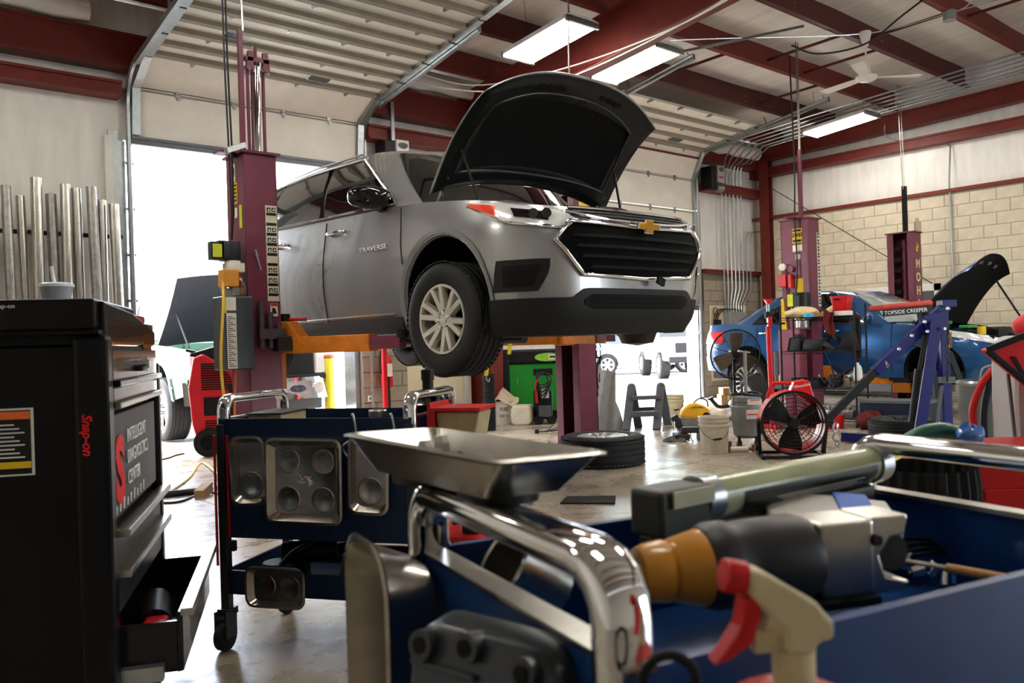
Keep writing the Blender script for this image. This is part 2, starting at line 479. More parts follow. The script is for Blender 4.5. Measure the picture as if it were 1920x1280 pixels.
ro.tube([(D2R-.2+i*.25, YB-.2, 4.72+.012*math.sin(i*1.9)) for i in range(9)], [.13+.015*math.sin(i*2.7) for i in range(9)], 10)
struct(ro.obj('trim_3', m_vinyl, smooth=60), 'rolled white insulation along the eave in the right corner')
# jambs
for i, (x, zt, lab) in enumerate(((D1L, D1T, 'pale metal jamb left of the first garage door'), (D1R, D1T, 'pale metal jamb right of the first garage door'), (D2L, D2T, 'metal jamb left of the second garage door'), (D2R, D2T, 'metal jamb right of the second garage door'))):
    s = -1 if i % 2 == 0 else 1
    struct(MB().bx(x-s*.008, x+s*.06, YB-.03, YB+.25, 0, zt).bx(x+s*.06, x+s*.16, YB-.03, YB-.01, 0, zt+.1).obj(f'trim_{i+4}', m_galv, smooth=0), lab)

# ---------------------------------------------------------------- sectional garage doors
m_dpan = M('door_panel_white', 'e8e3d8', .4, 0, .07, 4)
m_dstrut = M('door_strut', '8f887c', .5, 0, .15, 6)  # shadow of the ribs put into the strut colour, darker than the panels
def garage_door(n, x0, x1, zbot, ztop, yb, slope, ysec, lab, wins, seed):
    rnd = random.Random(seed)
    root = thing(f'door_{n}', lab, 'garage door'); del root['category']; root['kind'] = 'structure'
    # path of the door: up the wall, round the bend, then back under the roof
    path = [(yb, zbot), (yb, ztop-.42)]
    for k in range(1, 9):
        a = R(90*k/8)*.91
        path.append((yb-.42*(1-math.cos(a)), ztop-.42+.42*math.sin(a)))
    yl, zl = path[-1]
    path.append((yl-7, zl+7*slope))
    # arc-length sampling
    cum = [0]
    for p, q in zip(path, path[1:]): cum.append(cum[-1]+math.dist(p, q))
    def pos(s):
        for k in range(len(path)-1):
            if s <= cum[k+1] or k == len(path)-2:
                t = (s-cum[k])/(cum[k+1]-cum[k]); p, q = path[k], path[k+1]
                dy, dz = (q[0]-p[0])/(cum[k+1]-cum[k]), (q[1]-p[1])/(cum[k+1]-cum[k])
                return Vector((0, p[0]+(q[0]-p[0])*t, p[1]+(q[1]-p[1])*t)), Vector((0, dy, dz))
    nsec, h = 7, ysec
    for k in range(nsec):
        a, _ = pos(k*h+.005); b, _ = pos((k+1)*h-.005)
        d = (b-a).normalized(); nrm = Vector((0, -d.z, d.y))   # towards the room
        if nrm.y > 0 and nrm.z > 0: nrm = -nrm
        L = (b-a).length
        mx = Matrix(((1, 0, 0, 0), (0, d.y, nrm.y, a.y), (0, d.z, nrm.z, a.z), (0, 0, 0, 1)))
        p = MB().bx(x0, x1, 0, L, -.045, 0, mx)
        pan = p.obj('door_panel', m_dpan, root, smooth=0)
        r_ = MB()
        if k*h > ztop-zbot-.42+.35:
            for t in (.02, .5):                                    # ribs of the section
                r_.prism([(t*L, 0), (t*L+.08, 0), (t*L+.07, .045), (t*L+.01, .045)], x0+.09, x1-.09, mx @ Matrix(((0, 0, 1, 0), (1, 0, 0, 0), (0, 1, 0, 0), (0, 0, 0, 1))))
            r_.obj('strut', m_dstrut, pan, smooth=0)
        else:
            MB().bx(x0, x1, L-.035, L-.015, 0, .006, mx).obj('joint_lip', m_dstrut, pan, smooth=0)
        e = MB()
        for xa in (x0, x1-.085): e.bx(xa, xa+.085, .01, L-.01, 0, .05, mx)
        e.obj('end_stile', m_galv, pan, smooth=0)
        hg = MB()
        for fx in (.18, .4, .62, .83):
            xx = lerp(x0, x1, fx)+rnd.uniform(-.03, .03)
            hg.bx(xx-.028, xx+.028, L-.05, L+.03, .0, .014, mx).bx(xx-.012, xx+.012, L-.075, L-.03, .0, .02, mx).cyl(mx @ Vector((xx-.035, L-.01, .016)), mx @ Vector((xx+.035, L-.01, .016)), .007, 6)
        hg.obj('hinge', m_alu, pan, smooth=0)
        for (kk, f0, f1) in wins:
            if kk == k:
                xa, xb = lerp(x0, x1, f0), lerp(x0, x1, f1)
                MB().prism([(q[0]+(xa+xb)/2, q[1]+L*.35) for q in rrect(xb-xa, .15, .04)], .002, .022, mx).obj('window_frame', m_white, pan, smooth=0)
                MB().prism([(q[0]+(xa+xb)/2, q[1]+L*.35) for q in rrect(xb-xa-.03, .12, .035)], .015, .026, mx).obj('pane', M('door_pane', '3a4048', .1, 0, .1), pan, smooth=0)
    if zbot > 1:
        MB().bx(x0, x1, yb-.03, yb+.05, zbot-.09, zbot).bx(x0, x1, yb-.045, yb+.0, zbot-.035, zbot-.02).obj('bottom_seal', M('seal_grey', '6d6f76', .5, .3, .1), root, smooth=0)
    for x in (x0-.035, x1+.035):
        pts = [(x, yb-.03, .02), (x, yb-.03, ztop-.42)]+[(x, y-.03, z-.03) for y, z in path[2:-1]]
        e = pos((ztop-zbot)+ysec*nsec*.62)[0]
        pts.append((x, e.y, e.z-.03))
        t = MB().tube(pts, .03, 6)
        q0, q1 = Vector(pts[-2]), Vector(pts[-1])
        t.bar(q0+Vector((0, 0, -.02)), q1+Vector((0, 0, -.02)), .05, .07)
        t.obj('track', m_galv, root, smooth=30)
        h_ = MB()
        for f in (.5, .97):
            q = q0.lerp(q1, f); h_.bar(q, (q.x, q.y+.05, zp(q.y)+.02), .03, .005)
        h_.obj('track_hanger', m_galv, root, smooth=0)
        v = MB()
        for k in range(5):
            zz = 1.2+k*.5
            v.bx(x-.05, x+.05, yb-.02, yb+.05, zz, zz+.03)
        v.obj('track_bracket', m_galv, root, smooth=0)
    return root
g1 = garage_door(1, 2.79, 5.66, D1T+.06, 4.28, YB-.06, .155, .545, 'open white sectional garage door over the left bay', [(2, .33, .43), (2, .62, .72), (3, .2, .3)], 3)
g2 = garage_door(2, 9.28, 12.72, 1.72, 4.6, YB-.06, .155, .585, 'half open white sectional garage door over the right bay', [(5, .64, .74), (5, .2, .3)], 5)
# yellow stickers on the lowest panel of the first door
lp = [c for c in kids(g1) if c.name.startswith('door_panel')][0]
MB().bx(3.02, 3.24, YB-.067, YB-.062, 3.78, 3.9).bx(2.88, 2.96, YB-.067, YB-.062, 3.66, 3.92).obj('sticker', M('sticker_yellow', 'cdb45a', .6), lp, smooth=0)
# ================================================================ wheels
m_tire = M('tyre', '1b1b1c', .68, 0, .2, 14, bump=.1)
m_rim = M('alloy', 'd6d3cb', .3, .6, .08, 10)
m_rimd = M('alloy_dark', '3c3b3a', .4, .8, .1)
def wheel(parent, loc, rad=.394, wid=.25, rim=.235, spokes=6, style='y', rz=0.0, name='wheel', rot=None, lugs=6, matrim=None, rest=None):
    """tyre with rim; axle along local x, outer face towards -x"""
    matrim = matrim or m_rim
    h = wid/2
    prof = [(rim-.01, -h*.8), (rim, -h*.92), (rim+.02, -h), (lerp(rim, rad, .35), -h*1.1), (lerp(rim, rad, .7), -h*1.08), (rad-.022, -h*.94), (rad-.006, -h*.8), (rad, -h*.62)]
    full = list(prof)
    for g in (-.38, -.12, .12, .38):
        full += [(rad, g*wid*.8-.007), (rad-.008, g*wid*.8-.005), (rad-.008, g*wid*.8+.005), (rad, g*wid*.8+.007)]
    full += [(r_, -z) for r_, z in reversed(prof)]
    A = RY(90)   # z axis -> x
    t = MB().lathe(full, 56, A)
    for k in range(64):     # shoulder tread blocks
        a = 2*PI*k/64
        for s in (-1, 1):
            t.box((0, 0, 0), (.006, rad*.072, h*.36), A @ RZ(math.degrees(a)) @ T(rad-.009, 0, s*h*.77) @ RY(s*24))
    o = t.obj(name, m_tire, parent, smooth=40, loc=loc, rot=rot)
    f = -h*.78
    rm = MB().lathe([(rim+.006, -h*.93), (rim+.002, -h*1.0), (rim-.012, -h*.98), (rim-.02, -h*.7), (rim-.035, 0), (rim-.03, h*.8)], 40, A)
    def spoke(a0, a1, w0, w1, r0=.055, r1=rim-.012):
        """bar from hub angle a0 to rim angle a1 in the wheel plane"""
        p = Vector((f+.005, r0*math.cos(a0), r0*math.sin(a0))); q = Vector((f-.02, r1*math.cos(a1), r1*math.sin(a1)))
        d = (q-p).normalized(); s = d.cross(Vector((1, 0, 0)))
        vs = []
        for pt, ww in ((p, w0), (q, w1)):
            for dx, k in ((-.012, .8), (.03, 1.15), (.03, -1.15), (-.012, -.8)):
                vs.append(pt+s*ww*k+Vector((dx, 0, 0)))
        rm.add(vs, [(0, 1, 2, 3), (7, 6, 5, 4), (0, 4, 5, 1), (1, 5, 6, 2), (2, 6, 7, 3), (3, 7, 4, 0)])
    for k in range(spokes):
        a = 2*PI*k/spokes
        if style == 'y':
            st = .30
            spoke(a-.12, a-st*.70, .024, .020); spoke(a+.12, a+st*.70, .024, .020)
        elif style == 'multi': spoke(a, a, .011, .013, .045)
        else: spoke(a, a, .032, .042)
    rm.lathe([(0, f-.012), (.03, f-.012), (.034, f-.004), (.075, f-.002), (.082, f+.03), (0.07, f+.05)], 24, A)
    rm.obj('rim', matrim, o, smooth=30)
    MB().lathe([(rim-.02, f+.07), (0, f+.07)], 24, A).obj('brake_disc', m_rimd, o, smooth=0)
    for k in range(lugs):
        a = 2*PI*(k+.5)/lugs
        MB().cyl((f-.006, .055*math.cos(a), .055*math.sin(a)), (f-.03, .055*math.cos(a), .055*math.sin(a)), .0105, 6).obj('lug_nut', m_chrome if matrim == m_rim else m_iron, o, smooth=30)
    return o
def basis(o, xd, zd):
    """matrix with local x along xd, local z (normal) along zd"""
    x = Vector(xd).normalized(); z = Vector(zd).normalized(); y = z.cross(x).normalized(); x = y.cross(z)
    return Matrix(((x.x, y.x, z.x, o[0]), (x.y, y.y, z.y, o[1]), (x.z, y.z, z.z, o[2]), (0, 0, 0, 1)))

# ================================================================ car bodies: stacked plan outlines + glasshouse
class Body:
    def __init__(s, outline, fo, wx, ztop, zbot, gbase, groof, zroof, ro=None, bulge=.03):
        s.ol = spl([(x, y, 0) for x, y in outline], 8); s.n = len(s.ol)-1
        s.fo, s.wx, s.ztop, s.zbot, s.gb, s.gr, s.zr, s.ro, s.bulge = fo, wx, ztop, zbot, gbase, groof, zroof, ro or [(0, 0)], bulge
        s.len = outline[-1][1]
    def raw(s, t):
        k = max(0, min(s.n, t*s.n)); i = min(int(k), s.n-1); return s.ol[i].lerp(s.ol[i+1], k-i)
    def pt(s, t, z, off=0.0, sg=1):
        """t 0 front centre .. 1 rear centre; sg -1 mirrors"""
        p = s.raw(t)
        x = p.x*interp(z, s.wx); y = p.y
        y += interp(z, s.fo)*max(0, 1-p.y/1.3)**1.3 - interp(z, s.ro)*max(0, 1-(s.len-p.y)/1.0)**1.3
        if off:
            a, b = s.raw(max(0, t-.004)), s.raw(min(1, t+.004)); d = (b-a).normalized()
            x += d.y*off; y += -d.x*off
        return Vector((x*sg, y, z))
    def t_x(s, x):       # front parameter where half width = x
        for i in range(s.n):
            if s.ol[i+1].x >= x: return (i+(x-s.ol[i].x)/max(1e-6, s.ol[i+1].x-s.ol[i].x))/s.n
    def t_y(s, y):
        for i in range(s.n):
            if s.ol[i+1].y >= y and s.ol[i+1].x > .5: return (i+max(0, (y-s.ol[i].y))/max(1e-6, s.ol[i+1].y-s.ol[i].y))/s.n
        return 1
    def zt(s, t): return interp(s.raw(t).y, s.ztop)
    def zb(s, t): return interp(s.raw(t).y, s.zbot)
    def lower(s, rows, N=72):
        mb = MB()
        for sg in (-1, 1):
            def fn(a, b):
                zb, zt = s.zb(a), s.zt(a)
                k = b*(len(rows)-1); i = min(int(k), len(rows)-2); r_ = lerp(rows[i], rows[i+1], k-i)
                return s.pt(a, zb+(zt-zb)*r_, 0, sg)
            mb.grid(fn, N, len(rows)-1)
        return mb
    def patch(s, tl, tr, z0, z1, nu=10, nv=4, off=.006, sg=1):
        """piece of skin between parameters tl(k)..tr(k), heights z0..z1 (numbers or functions of a)"""
        f = lambda q, k: q(k) if callable(q) else q
        def fn(a, b):
            t = lerp(f(tl, b), f(tr, b), a)
            return s.pt(t, lerp(f(z0, a), f(z1, a), b), off, sg)
        return MB().grid(fn, nu, nv)
    def gpt(s, q, t, off=0.0, sg=1):
        """glasshouse: q index along outline (float), t 0 belt .. 1 roof"""
        k = max(0, min(len(s.gb)-1, q)); i = min(int(k), len(s.gb)-2); f = k-i
        def cr(L):
            g = lambda j: Vector((L[max(0, min(len(L)-1, j))][0], L[max(0, min(len(L)-1, j))][1], 0))
            a, b, c, d = g(i-1), g(i), g(i+1), g(i+2)
            if i == 0: a = Vector((-c.x, c.y, 0))
            return .5*((2*b)+(c-a)*f+(2*a-5*b+4*c-d)*f*f+(3*b-a-3*c+d)*f**3)
        b, r_ = cr(s.gb), cr(s.gr)
        zb, zr = interp(b.y, s.ztop), interp(r_.y, s.zr)
        p = b.lerp(r_, t); z = lerp(zb, zr, t)
        side = min(1, max(0, b.x/.9))
        p.x += s.bulge*math.sin(PI*t)*side; p.z = z
        if k < 2.2 : p.z += s.bulge*math.sin(PI*t)*(1-side*.5); p.y -= s.bulge*.6*math.sin(PI*t)
        if off:
            e = .03
            u = s.gpt(q+e, t)-s.gpt(q-e, t); v = s.gpt(q, min(1, t+e))-s.gpt(q, max(0, t-e))
            n = u.cross(v)
            if n.length > 1e-9:
                n.normalize()
                if n.x*1+n.z*.3 < 0 and k > 1: n = -n
                if k <= 1 and n.z < 0: n = -n
                p = p+n*off
        return Vector((p.x*sg, p.y, p.z))
    def glass(s, mb_q, t0, t1, nu=10, nv=6, off=.006, sg=1):
        f = lambda g, k: g(k) if callable(g) else g
        q0, q1 = mb_q
        def fn(a, b):
            t = lerp(f(t0, a), f(t1, a), b)
            q = lerp(f(q0, t), f(q1, t), a)
            return s.gpt(q, t, off, sg)
        return MB().grid(fn, nu, nv)
def boolean_cut(o, cutters):
    for c in cutters:
        md = o.modifiers.new('b', 'BOOLEAN'); md.operation = 'DIFFERENCE'; md.solver = 'EXACT'; md.object = c
    dg = bpy.context.evaluated_depsgraph_get()
    me = bpy.data.meshes.new_from_object(o.evaluated_get(dg)); o.modifiers.clear(); o.data = me
    for c in cutters: bpy.data.objects.remove(c)
    return o
def solid_skin(o, th):
    """give a sheet mesh thickness towards its inside"""
    bm = bmesh.new(); bm.from_mesh(o.data); bmesh.ops.solidify(bm, geom=bm.faces[:], thickness=th); bm.to_mesh(o.data); bm.free()
def cut_arches(mb, name, mat, parent, centers, rr, xs=1.2):
    """drop the skin inside the wheel arches (vertices near the rim are pulled onto it)"""
    me = bpy.data.meshes.new(name); me.from_pydata(mb.v, [], mb.f)
    bm = bmesh.new(); bm.from_mesh(me)
    bmesh.ops.remove_doubles(bm, verts=bm.verts, dist=1e-5)
    bmesh.ops.recalc_face_normals(bm, faces=bm.faces)
    for (cy, cz) in centers:
        # refine near the arch, then cut
        ed = [e for e in bm.edges if min(math.hypot(v.co.y-cy, v.co.z-cz) for v in e.verts) < rr+.12 and all(abs(v.co.x) > .5 for v in e.verts)]
        bmesh.ops.subdivide_edges(bm, edges=ed, cuts=3, use_grid_fill=True)
        dead = [f for f in bm.faces if abs(f.calc_center_median().x) > .45 and math.hypot(f.calc_center_median().y-cy, f.calc_center_median().z-cz) < rr]
        bmesh.ops.delete(bm, geom=dead, context='FACES')
        for v in bm.verts:
            if v.is_boundary and abs(v.co.x) > .45:
                dx, dz = v.co.y-cy, v.co.z-cz; d = math.hypot(dx, dz)
                if rr*.8 < d < rr*1.12 and v.co.z > .3:
                    v.co.y, v.co.z = cy+dx/d*rr, cz+dz/d*rr
    bm.to_mesh(me); bm.free()
    me.polygons.foreach_set('use_smooth', [True]*len(me.polygons)); me.set_sharp_from_angle(angle=R(40))
    me.materials.append(mat)
    o = bpy.data.objects.new(name, me); COL.objects.link(o); o.parent = parent
    return o

# ---------------------------------------------------------------- grey sport utility vehicle on the lift
m_paint = M('paint_steel_grey', '97999b', .25, .6, .03, 60, coat=1.0)
m_clad = M('dark_cladding', '131415', .55, 0, .1, 20)
m_carglass = M('car_glass_dark', '0c0f10', .03, 0, 0, spec=.7, coat=.6)
m_seam = M('panel_gap', '0a0a0a', .7, 0, 0)
m_lens = M('lamp_lens', 'e4e6e6', .12, .25, .08, 14, coat=1.0)
m_amber = M('amber_lens', 'e23c1c', .15, 0, .1, coat=.6)
m_gold = M('badge_gold', 'c8922a', .25, .75, .15, 30)
suv = thing('sport_utility_vehicle', 'large metallic grey sport utility vehicle raised on the lift with its hood open', 'car', (4.3, 3.70, 1.0))
B = Body(outline=[(0, 0), (.3, .008), (.55, .04), (.74, .115), (.87, .26), (.955, .48), (.985, .85), (.995, 1.5), (.997, 2.5), (.995, 3.5), (.985, 4.2), (.955, 4.75), (.86, 5.03), (.6, 5.14), (.3, 5.18), (0, 5.19)],
         fo=[(.16, .13), (.28, .045), (.42, .02), (.55, .02), (.7, 0), (.84, 0), (.94, .045), (1.0, .11), (1.08, .2)],
         wx=[(.16, .90), (.28, .95), (.45, .98), (.62, 1.0), (.78, 1.0), (.88, .994), (.93, .985), (1.05, .968), (1.2, .945), (1.3, .93)],
         ztop=[(0, .985), (.15, 1.0), (.35, 1.045), (.6, 1.08), (1.2, 1.14), (1.7, 1.165), (3, 1.205), (4.2, 1.255), (5.2, 1.28)],
         zbot=[(0, .19), (.5, .2), (.6, .24), (4.4, .26), (4.8, .34), (5.2, .36)],
         gbase=[(0, 1.12), (.42, 1.17), (.76, 1.31), (.925, 1.55), (.94, 2.3), (.94, 3.3), (.925, 4.3), (.86, 4.85), (.6, 5.12), (0, 5.18)],
         groof=[(0, 1.78), (.4, 1.82), (.61, 1.92), (.68, 2.12), (.69, 2.6), (.69, 3.4), (.675, 4.25), (.63, 4.72), (.42, 4.94), (0, 4.99)],
         zroof=[(1.75, 1.665), (2.2, 1.715), (3.2, 1.745), (4.2, 1.73), (5, 1.68)], ro=[(.2, .1), (.5, .02), (.8, 0), (1.3, .1)])
ARCH = ((.95, .415), (4.02, .415)); AR = .465
body = cut_arches(B.lower([0, .08, .16, .25, .36, .47, .58, .68, .77, .85, .92, 1]), 'body', m_paint, suv, ARCH, AR)
# fender shoulders beside the engine bay, belt ledge
fs = MB()
for sg in (-1, 1):
    fs.grid(lambda a, b: (lambda p: Vector((p.x*(1-.14*b), p.y+.02*b*max(0, .6-p.y), p.z+.014*math.sin(b*PI*.6))))(B.pt(lerp(B.t_x(.8), B.t_y(1.62), a), B.zt(lerp(B.t_x(.8), B.t_y(1.62), a)), 0, sg)), 24, 3)
    fs.grid(lambda a, b: B.pt(lerp(B.t_y(1.6), 1, a), B.zt(lerp(B.t_y(1.6), 1, a)), 0, sg).lerp(B.gpt(lerp(2.3, 9, a), 0, 0, sg), b), 40, 1)
fs.obj('fender_top', m_paint, body, smooth=50)
# glasshouse shell + roof
gh = MB()
for sg in (-1, 1):
    gh.grid(lambda a, b: B.gpt(lerp(0, 9, a), b, 0, sg), 72, 8)
    gh.grid(lambda a, b: (lambda p: Vector((p.x*(1-b), lerp(p.y, lerp(1.78, 4.99, a), b*.0)+0, p.z+.05*math.sin(b*PI/2))))(B.gpt(lerp(0, 9, a), 1, 0, sg)), 72, 6)
gh.obj('cabin', m_paint, suv, smooth=45)
# glass
MB().grid(lambda a, b: B.gpt(abs(lerp(-2.25, 2.25, a)), lerp(.05, .93, b), .007, -1 if a < .5 else 1), 24, 10).obj('windshield', m_carglass, suv, smooth=60)
MB().grid(lambda a, b: B.gpt(8.9-abs(lerp(-1.0, 1.0, a)), lerp(.12, .9, b), .007, -1 if a < .5 else 1), 14, 6).obj('rear_window', m_carglass, suv, smooth=60)
for sg in (-1, 1):
    top = lambda q: .9
    for (q0, q1) in ((3.02, 4.36), (4.44, 5.46), (5.52, 6.35)):
        def t1(a, q0=q0, q1=q1):
            q = lerp(q0, q1, a); return min(.885, .15+max(0, (q-2.98))*1.6) if q < 4.2 else .885-max(0, q-5.6)*.34
        B.glass((q0, q1), .05, t1, 14, 8, .008, sg).obj('door_glass', m_carglass, suv, smooth=60)
    pts = [B.gpt(lerp(3.0, 6.45, a), .035, .014, sg) for a in [i/24 for i in range(25)]]
    topl = [B.gpt(q, t, .014, sg) for q, t in [(6.45, .12), (6.42, .45), (6.3, .62)] + [(lerp(6.2, 3.55, i/16), .91-max(0, lerp(6.2, 3.55, i/16)-5.6)*.34) for i in range(17)] + [(3.35, .72), (3.15, .45), (3.0, .2)]]
    MB().tube(pts+topl, .0115, 6, closed=True).obj('window_trim', m_chrome, suv, smooth=40)
    MB().tube([B.gpt(lerp(3.6, 7, i/20), .99, .02, sg)+Vector((0, 0, .006)) for i in range(21)], .010, 6).obj('roof_rail', m_galv, suv, smooth=40)
    for q in (4.40, 5.49):
        MB().bar(B.gpt(q, .05, .008, sg), B.gpt(q, .9, .008, sg), .05, .012).obj('pillar_trim', m_blackg, suv, smooth=0)
# panel seams, handles, cladding
for sg in (-1, 1):
    for y0, y1, z0, z1 in ((1.40, 1.46, .72, 1.14), (2.6, 2.6, .33, 1.17), (3.66, 3.8, .5, 1.2)):
        MB().tube([B.pt(B.t_y(lerp(y0, y1, k/10)), lerp(z0, z1, k/10), .001, sg) for k in range(11)], .005, 5).obj('panel_gap', m_seam, body, smooth=0)
    B.patch(B.t_y(1.46), B.t_y(3.54), .225, .345, 24, 4, .012, sg).obj('rocker_cladding', m_clad, suv, smooth=50, solid=.006)
    MB().tube([B.pt(B.t_y(lerp(1.55, 3.5, k/12)), .37, .008, sg) for k in range(13)], .008, 5).obj('door_strip', m_galv, suv, smooth=0)
    for y in (2.4, 3.42):
        hb = MB()
        c = [B.pt(B.t_y(y+d), 1.065, o_, sg) for d, o_ in ((-.12, .004), (-.1, .036), (0, .045), (.1, .036), (.12, .004))]
        hb.tube(spl(c, 4), .015, 8)
        hb.obj('door_handle', m_chrome, suv, smooth=50)
    # wheel arch lips, liners
    for cy, cz in ARCH:
        lp_ = []
        for k in range(25):
            a = R(-18+216*k/24); y, z = cy+math.cos(a)*(AR+.012), cz+math.sin(a)*(AR+.012)
            lp_.append(B.pt(B.t_y(y), max(z, .22), .004, sg))
        inner = [Vector((p.x*.97, cy+(p.y-cy)*.955, cz+(p.z-cz)*.955)) for p in lp_]
        outer = [Vector((p.x+sg*.004, cy+(p.y-cy)*1.075, cz+(p.z-cz)*1.075)) for p in lp_]
        outer = [Vector((B.pt(B.t_y(p.y), max(.22, p.z), .008, sg).x, p.y, p.z)) for p in outer]
        mb = MB().grid(lambda a, b: (lambda i: lp_[i].lerp(outer[i], b*2-1) if b > .5 else inner[i].lerp(lp_[i], b*2))(int(round(a*24))), 24, 2)
        mb.obj('wheel_arch_trim', M('arch_grey', '808286', .35, .4, .04), suv, smooth=50)
        MB().grid(lambda a, b: Vector((sg*lerp(.5, .955, b), cy+math.cos(R(-25+230*a))*(AR-.012), cz+math.sin(R(-25+230*a))*(AR-.012))), 20, 1).add([(sg*.5, cy+math.cos(R(15*k))*AR, cz+math.sin(R(15*k))*AR) for k in range(-2, 15)], [tuple(range(17))]).obj('wheel_liner', m_black, suv, smooth=40)
for x, y, sg in ((-.87, .95, -1), (.87, .95, 1), (-.87, 4.02, -1), (.87, 4.02, 1)):
    if not (sg > 0 and y < 1): wheel(suv, (x, y, .305), rot=(R(18), 0, R(4) if y < 1 else 0) if sg < 0 else (0, 0, PI))
    else: MB().lathe([(0, -.06), (.07, -.06), (.075, -.02), (.16, -.02), (.16, .01), (0, .01)], 32, T(.86, y, .305) @ RY(90)).obj('brake_disc', m_rimd, suv, smooth=30)
    MB().cyl((x*.55, y, .33), (x*.92, y, .305), .05, 10).cyl((x*.62, y+.02, .35), (x*.55, y+.02, .95), .03, 10).lathe([(.06, -.02), (.075, 0), (.06, .02), (.075, .04), (.06, .06), (.075, .08), (.06, .1), (.075, .12), (.055, .14)], 16, T(x*.60, y+.02, .62)).obj('strut', m_black, suv, smooth=40)
# front: valance, grille, lamps
tA, tB = B.t_y(.52), 0
for sg in (-1, 1):
    B.patch(0, B.t_y(.50), .17, lambda a: .465 if a < .36 else max(.405, .465-(a-.36)*.75), 30, 5, .013, sg).obj('bumper_valance', m_clad, suv, smooth=40, solid=.006)
    B.patch(0, lambda b: B.t_x(lerp(.46, .56, 1-abs(2*b-1))), .33, .425, 14, 3, .02, sg).obj('lower_grille', m_dark, suv, smooth=30)
    for z in (.355, .385, .41):
        B.patch(0, B.t_x(.48), z-.003, z+.003, 14, 1, .024, sg).obj('grille_slat', m_dark, suv, smooth=30, solid=.006)
    # fog lamp pocket
    B.patch(lambda b: B.t_x(lerp(.80, .735, min(1, b*1.6))), lambda b: B.t_y(lerp(.44, .40, b)), .45, .65, 10, 4, .006, sg).obj('fog_pocket', m_clad, suv, smooth=30, solid=.008)
    B.patch(lambda b: B.t_x(lerp(.82, .775, b)), B.t_y(.36), .48, .615, 10, 2, .010, sg).obj('fog_recess', m_dark, suv, smooth=30)
    for z in (.51, .545, .58):
        B.patch(B.t_x(.81), B.t_x(.915), z-.003, z+.003, 8, 1, .014, sg).obj('fog_slat', m_dark, suv, smooth=30, solid=.006)
    # headlamp
    hl0 = lambda a: interp(a, [(0, .90), (.22, .838), (.62, .875), (.8, .91), (1, 1.03)])
    hl1 = lambda a: interp(a, [(0, .905), (.12, .955), (.4, .985), (.75, 1.035), (1, 1.055)])
    B.patch(B.t_x(.56), B.t_y(.60), hl0, hl1, 24, 5, .010, sg).obj('headlamp', m_lens, suv, smooth=50, solid=.008)
    B.patch(B.t_x(.735), B.t_y(.27), lambda a: lerp(.89, .925, a), lambda a: lerp(.945, .985, a), 12, 3, .016, sg).obj('lamp_bezel', m_blackg, suv, smooth=50)
    B.patch(B.t_y(.36), B.t_y(.585), lambda a: lerp(.925, 1.025, a), lambda a: lerp(1.01, 1.048, a), 8, 3, .018, sg).obj('turn_signal', m_amber, suv, smooth=50, solid=.004)
    for x in (.74, .80):
        p = B.pt(B.t_x(x), .935, .02, sg); n_ = (B.pt(B.t_x(x), .935, .06, sg)-p).normalized()
        MB().cyl(p, p+n_*.008, .032, 16).obj('lamp_projector', m_carglass, suv, smooth=40)
    MB().tube([B.pt(t_, z_, .016, sg) for t_, z_ in [(B.t_x(.56), .90), (B.t_x(.655), .838), (B.t_x(.8), .862), (B.t_y(.34), .895), (B.t_y(.6), 1.03)]], .006, 5).obj('lamp_trim', m_chrome, suv, smooth=40)
    # grille halves: mesh backing and bars
    gx = lambda b: B.t_x(interp(b, [(0, .51), (.66, .70), (1, .61)]))
    B.patch(0, gx, .535, .875, 20, 8, .012, sg).obj('grille_mesh', M('grille_black', '040405', .8, 0, .3, 160, bump=.6, spec=.1), suv, smooth=40)
    for z, xx in ((.60, .50), (.665, .56), (.73, .60), (.795, .62)):
        B.patch(0, lambda b: B.t_x(xx-.03*b), z-.009, z+.010, 20, 2, .026, sg).obj('grille_bar', M('grille_bar_black', '060607', .6, 0, 0, spec=.12), suv, smooth=40, solid=.012)
    B.patch(0, B.t_x(.58), .925, .975, 18, 2, .008, sg).obj('upper_grille', m_dark, suv, smooth=40)
    for z in (.935, .958):
        B.patch(0, B.t_x(.57), z-.004, z+.004, 18, 1, .014, sg).obj('grille_slat', m_black, suv, smooth=40, solid=.004)
fr = []
for x, z in ((-.53, .552), (0, .532), (.53, .552), (.715, .77), (.62, .888), (0, .868), (-.62, .888), (-.715, .77)):
    fr.append((x, z))
loop = []
for (x0, z0), (x1, z1) in zip(fr, fr[1:]+fr[:1]):
    for k in range(10):
        x, z = lerp(x0, x1, k/10), lerp(z0, z1, k/10)
        loop.append(B.pt(B.t_x(abs(x)), z, .022, 1 if x >= 0 else -1))
MB().tube(loop, .015, 8, closed=True).obj('grille_frame', m_chrome, suv, smooth=50)
for z, xx in ((.905, .62), (.985, .58)):
    MB().tube([B.pt(B.t_x(abs(lerp(-xx, xx, k/24))), z+(.05*abs(lerp(-1, 1, k/24))**3 if z < .95 else 0), .018, 1 if k >= 12 else -1) for k in range(25)], .011, 6).obj('grille_bar_chrome', m_chrome, suv, smooth=50)
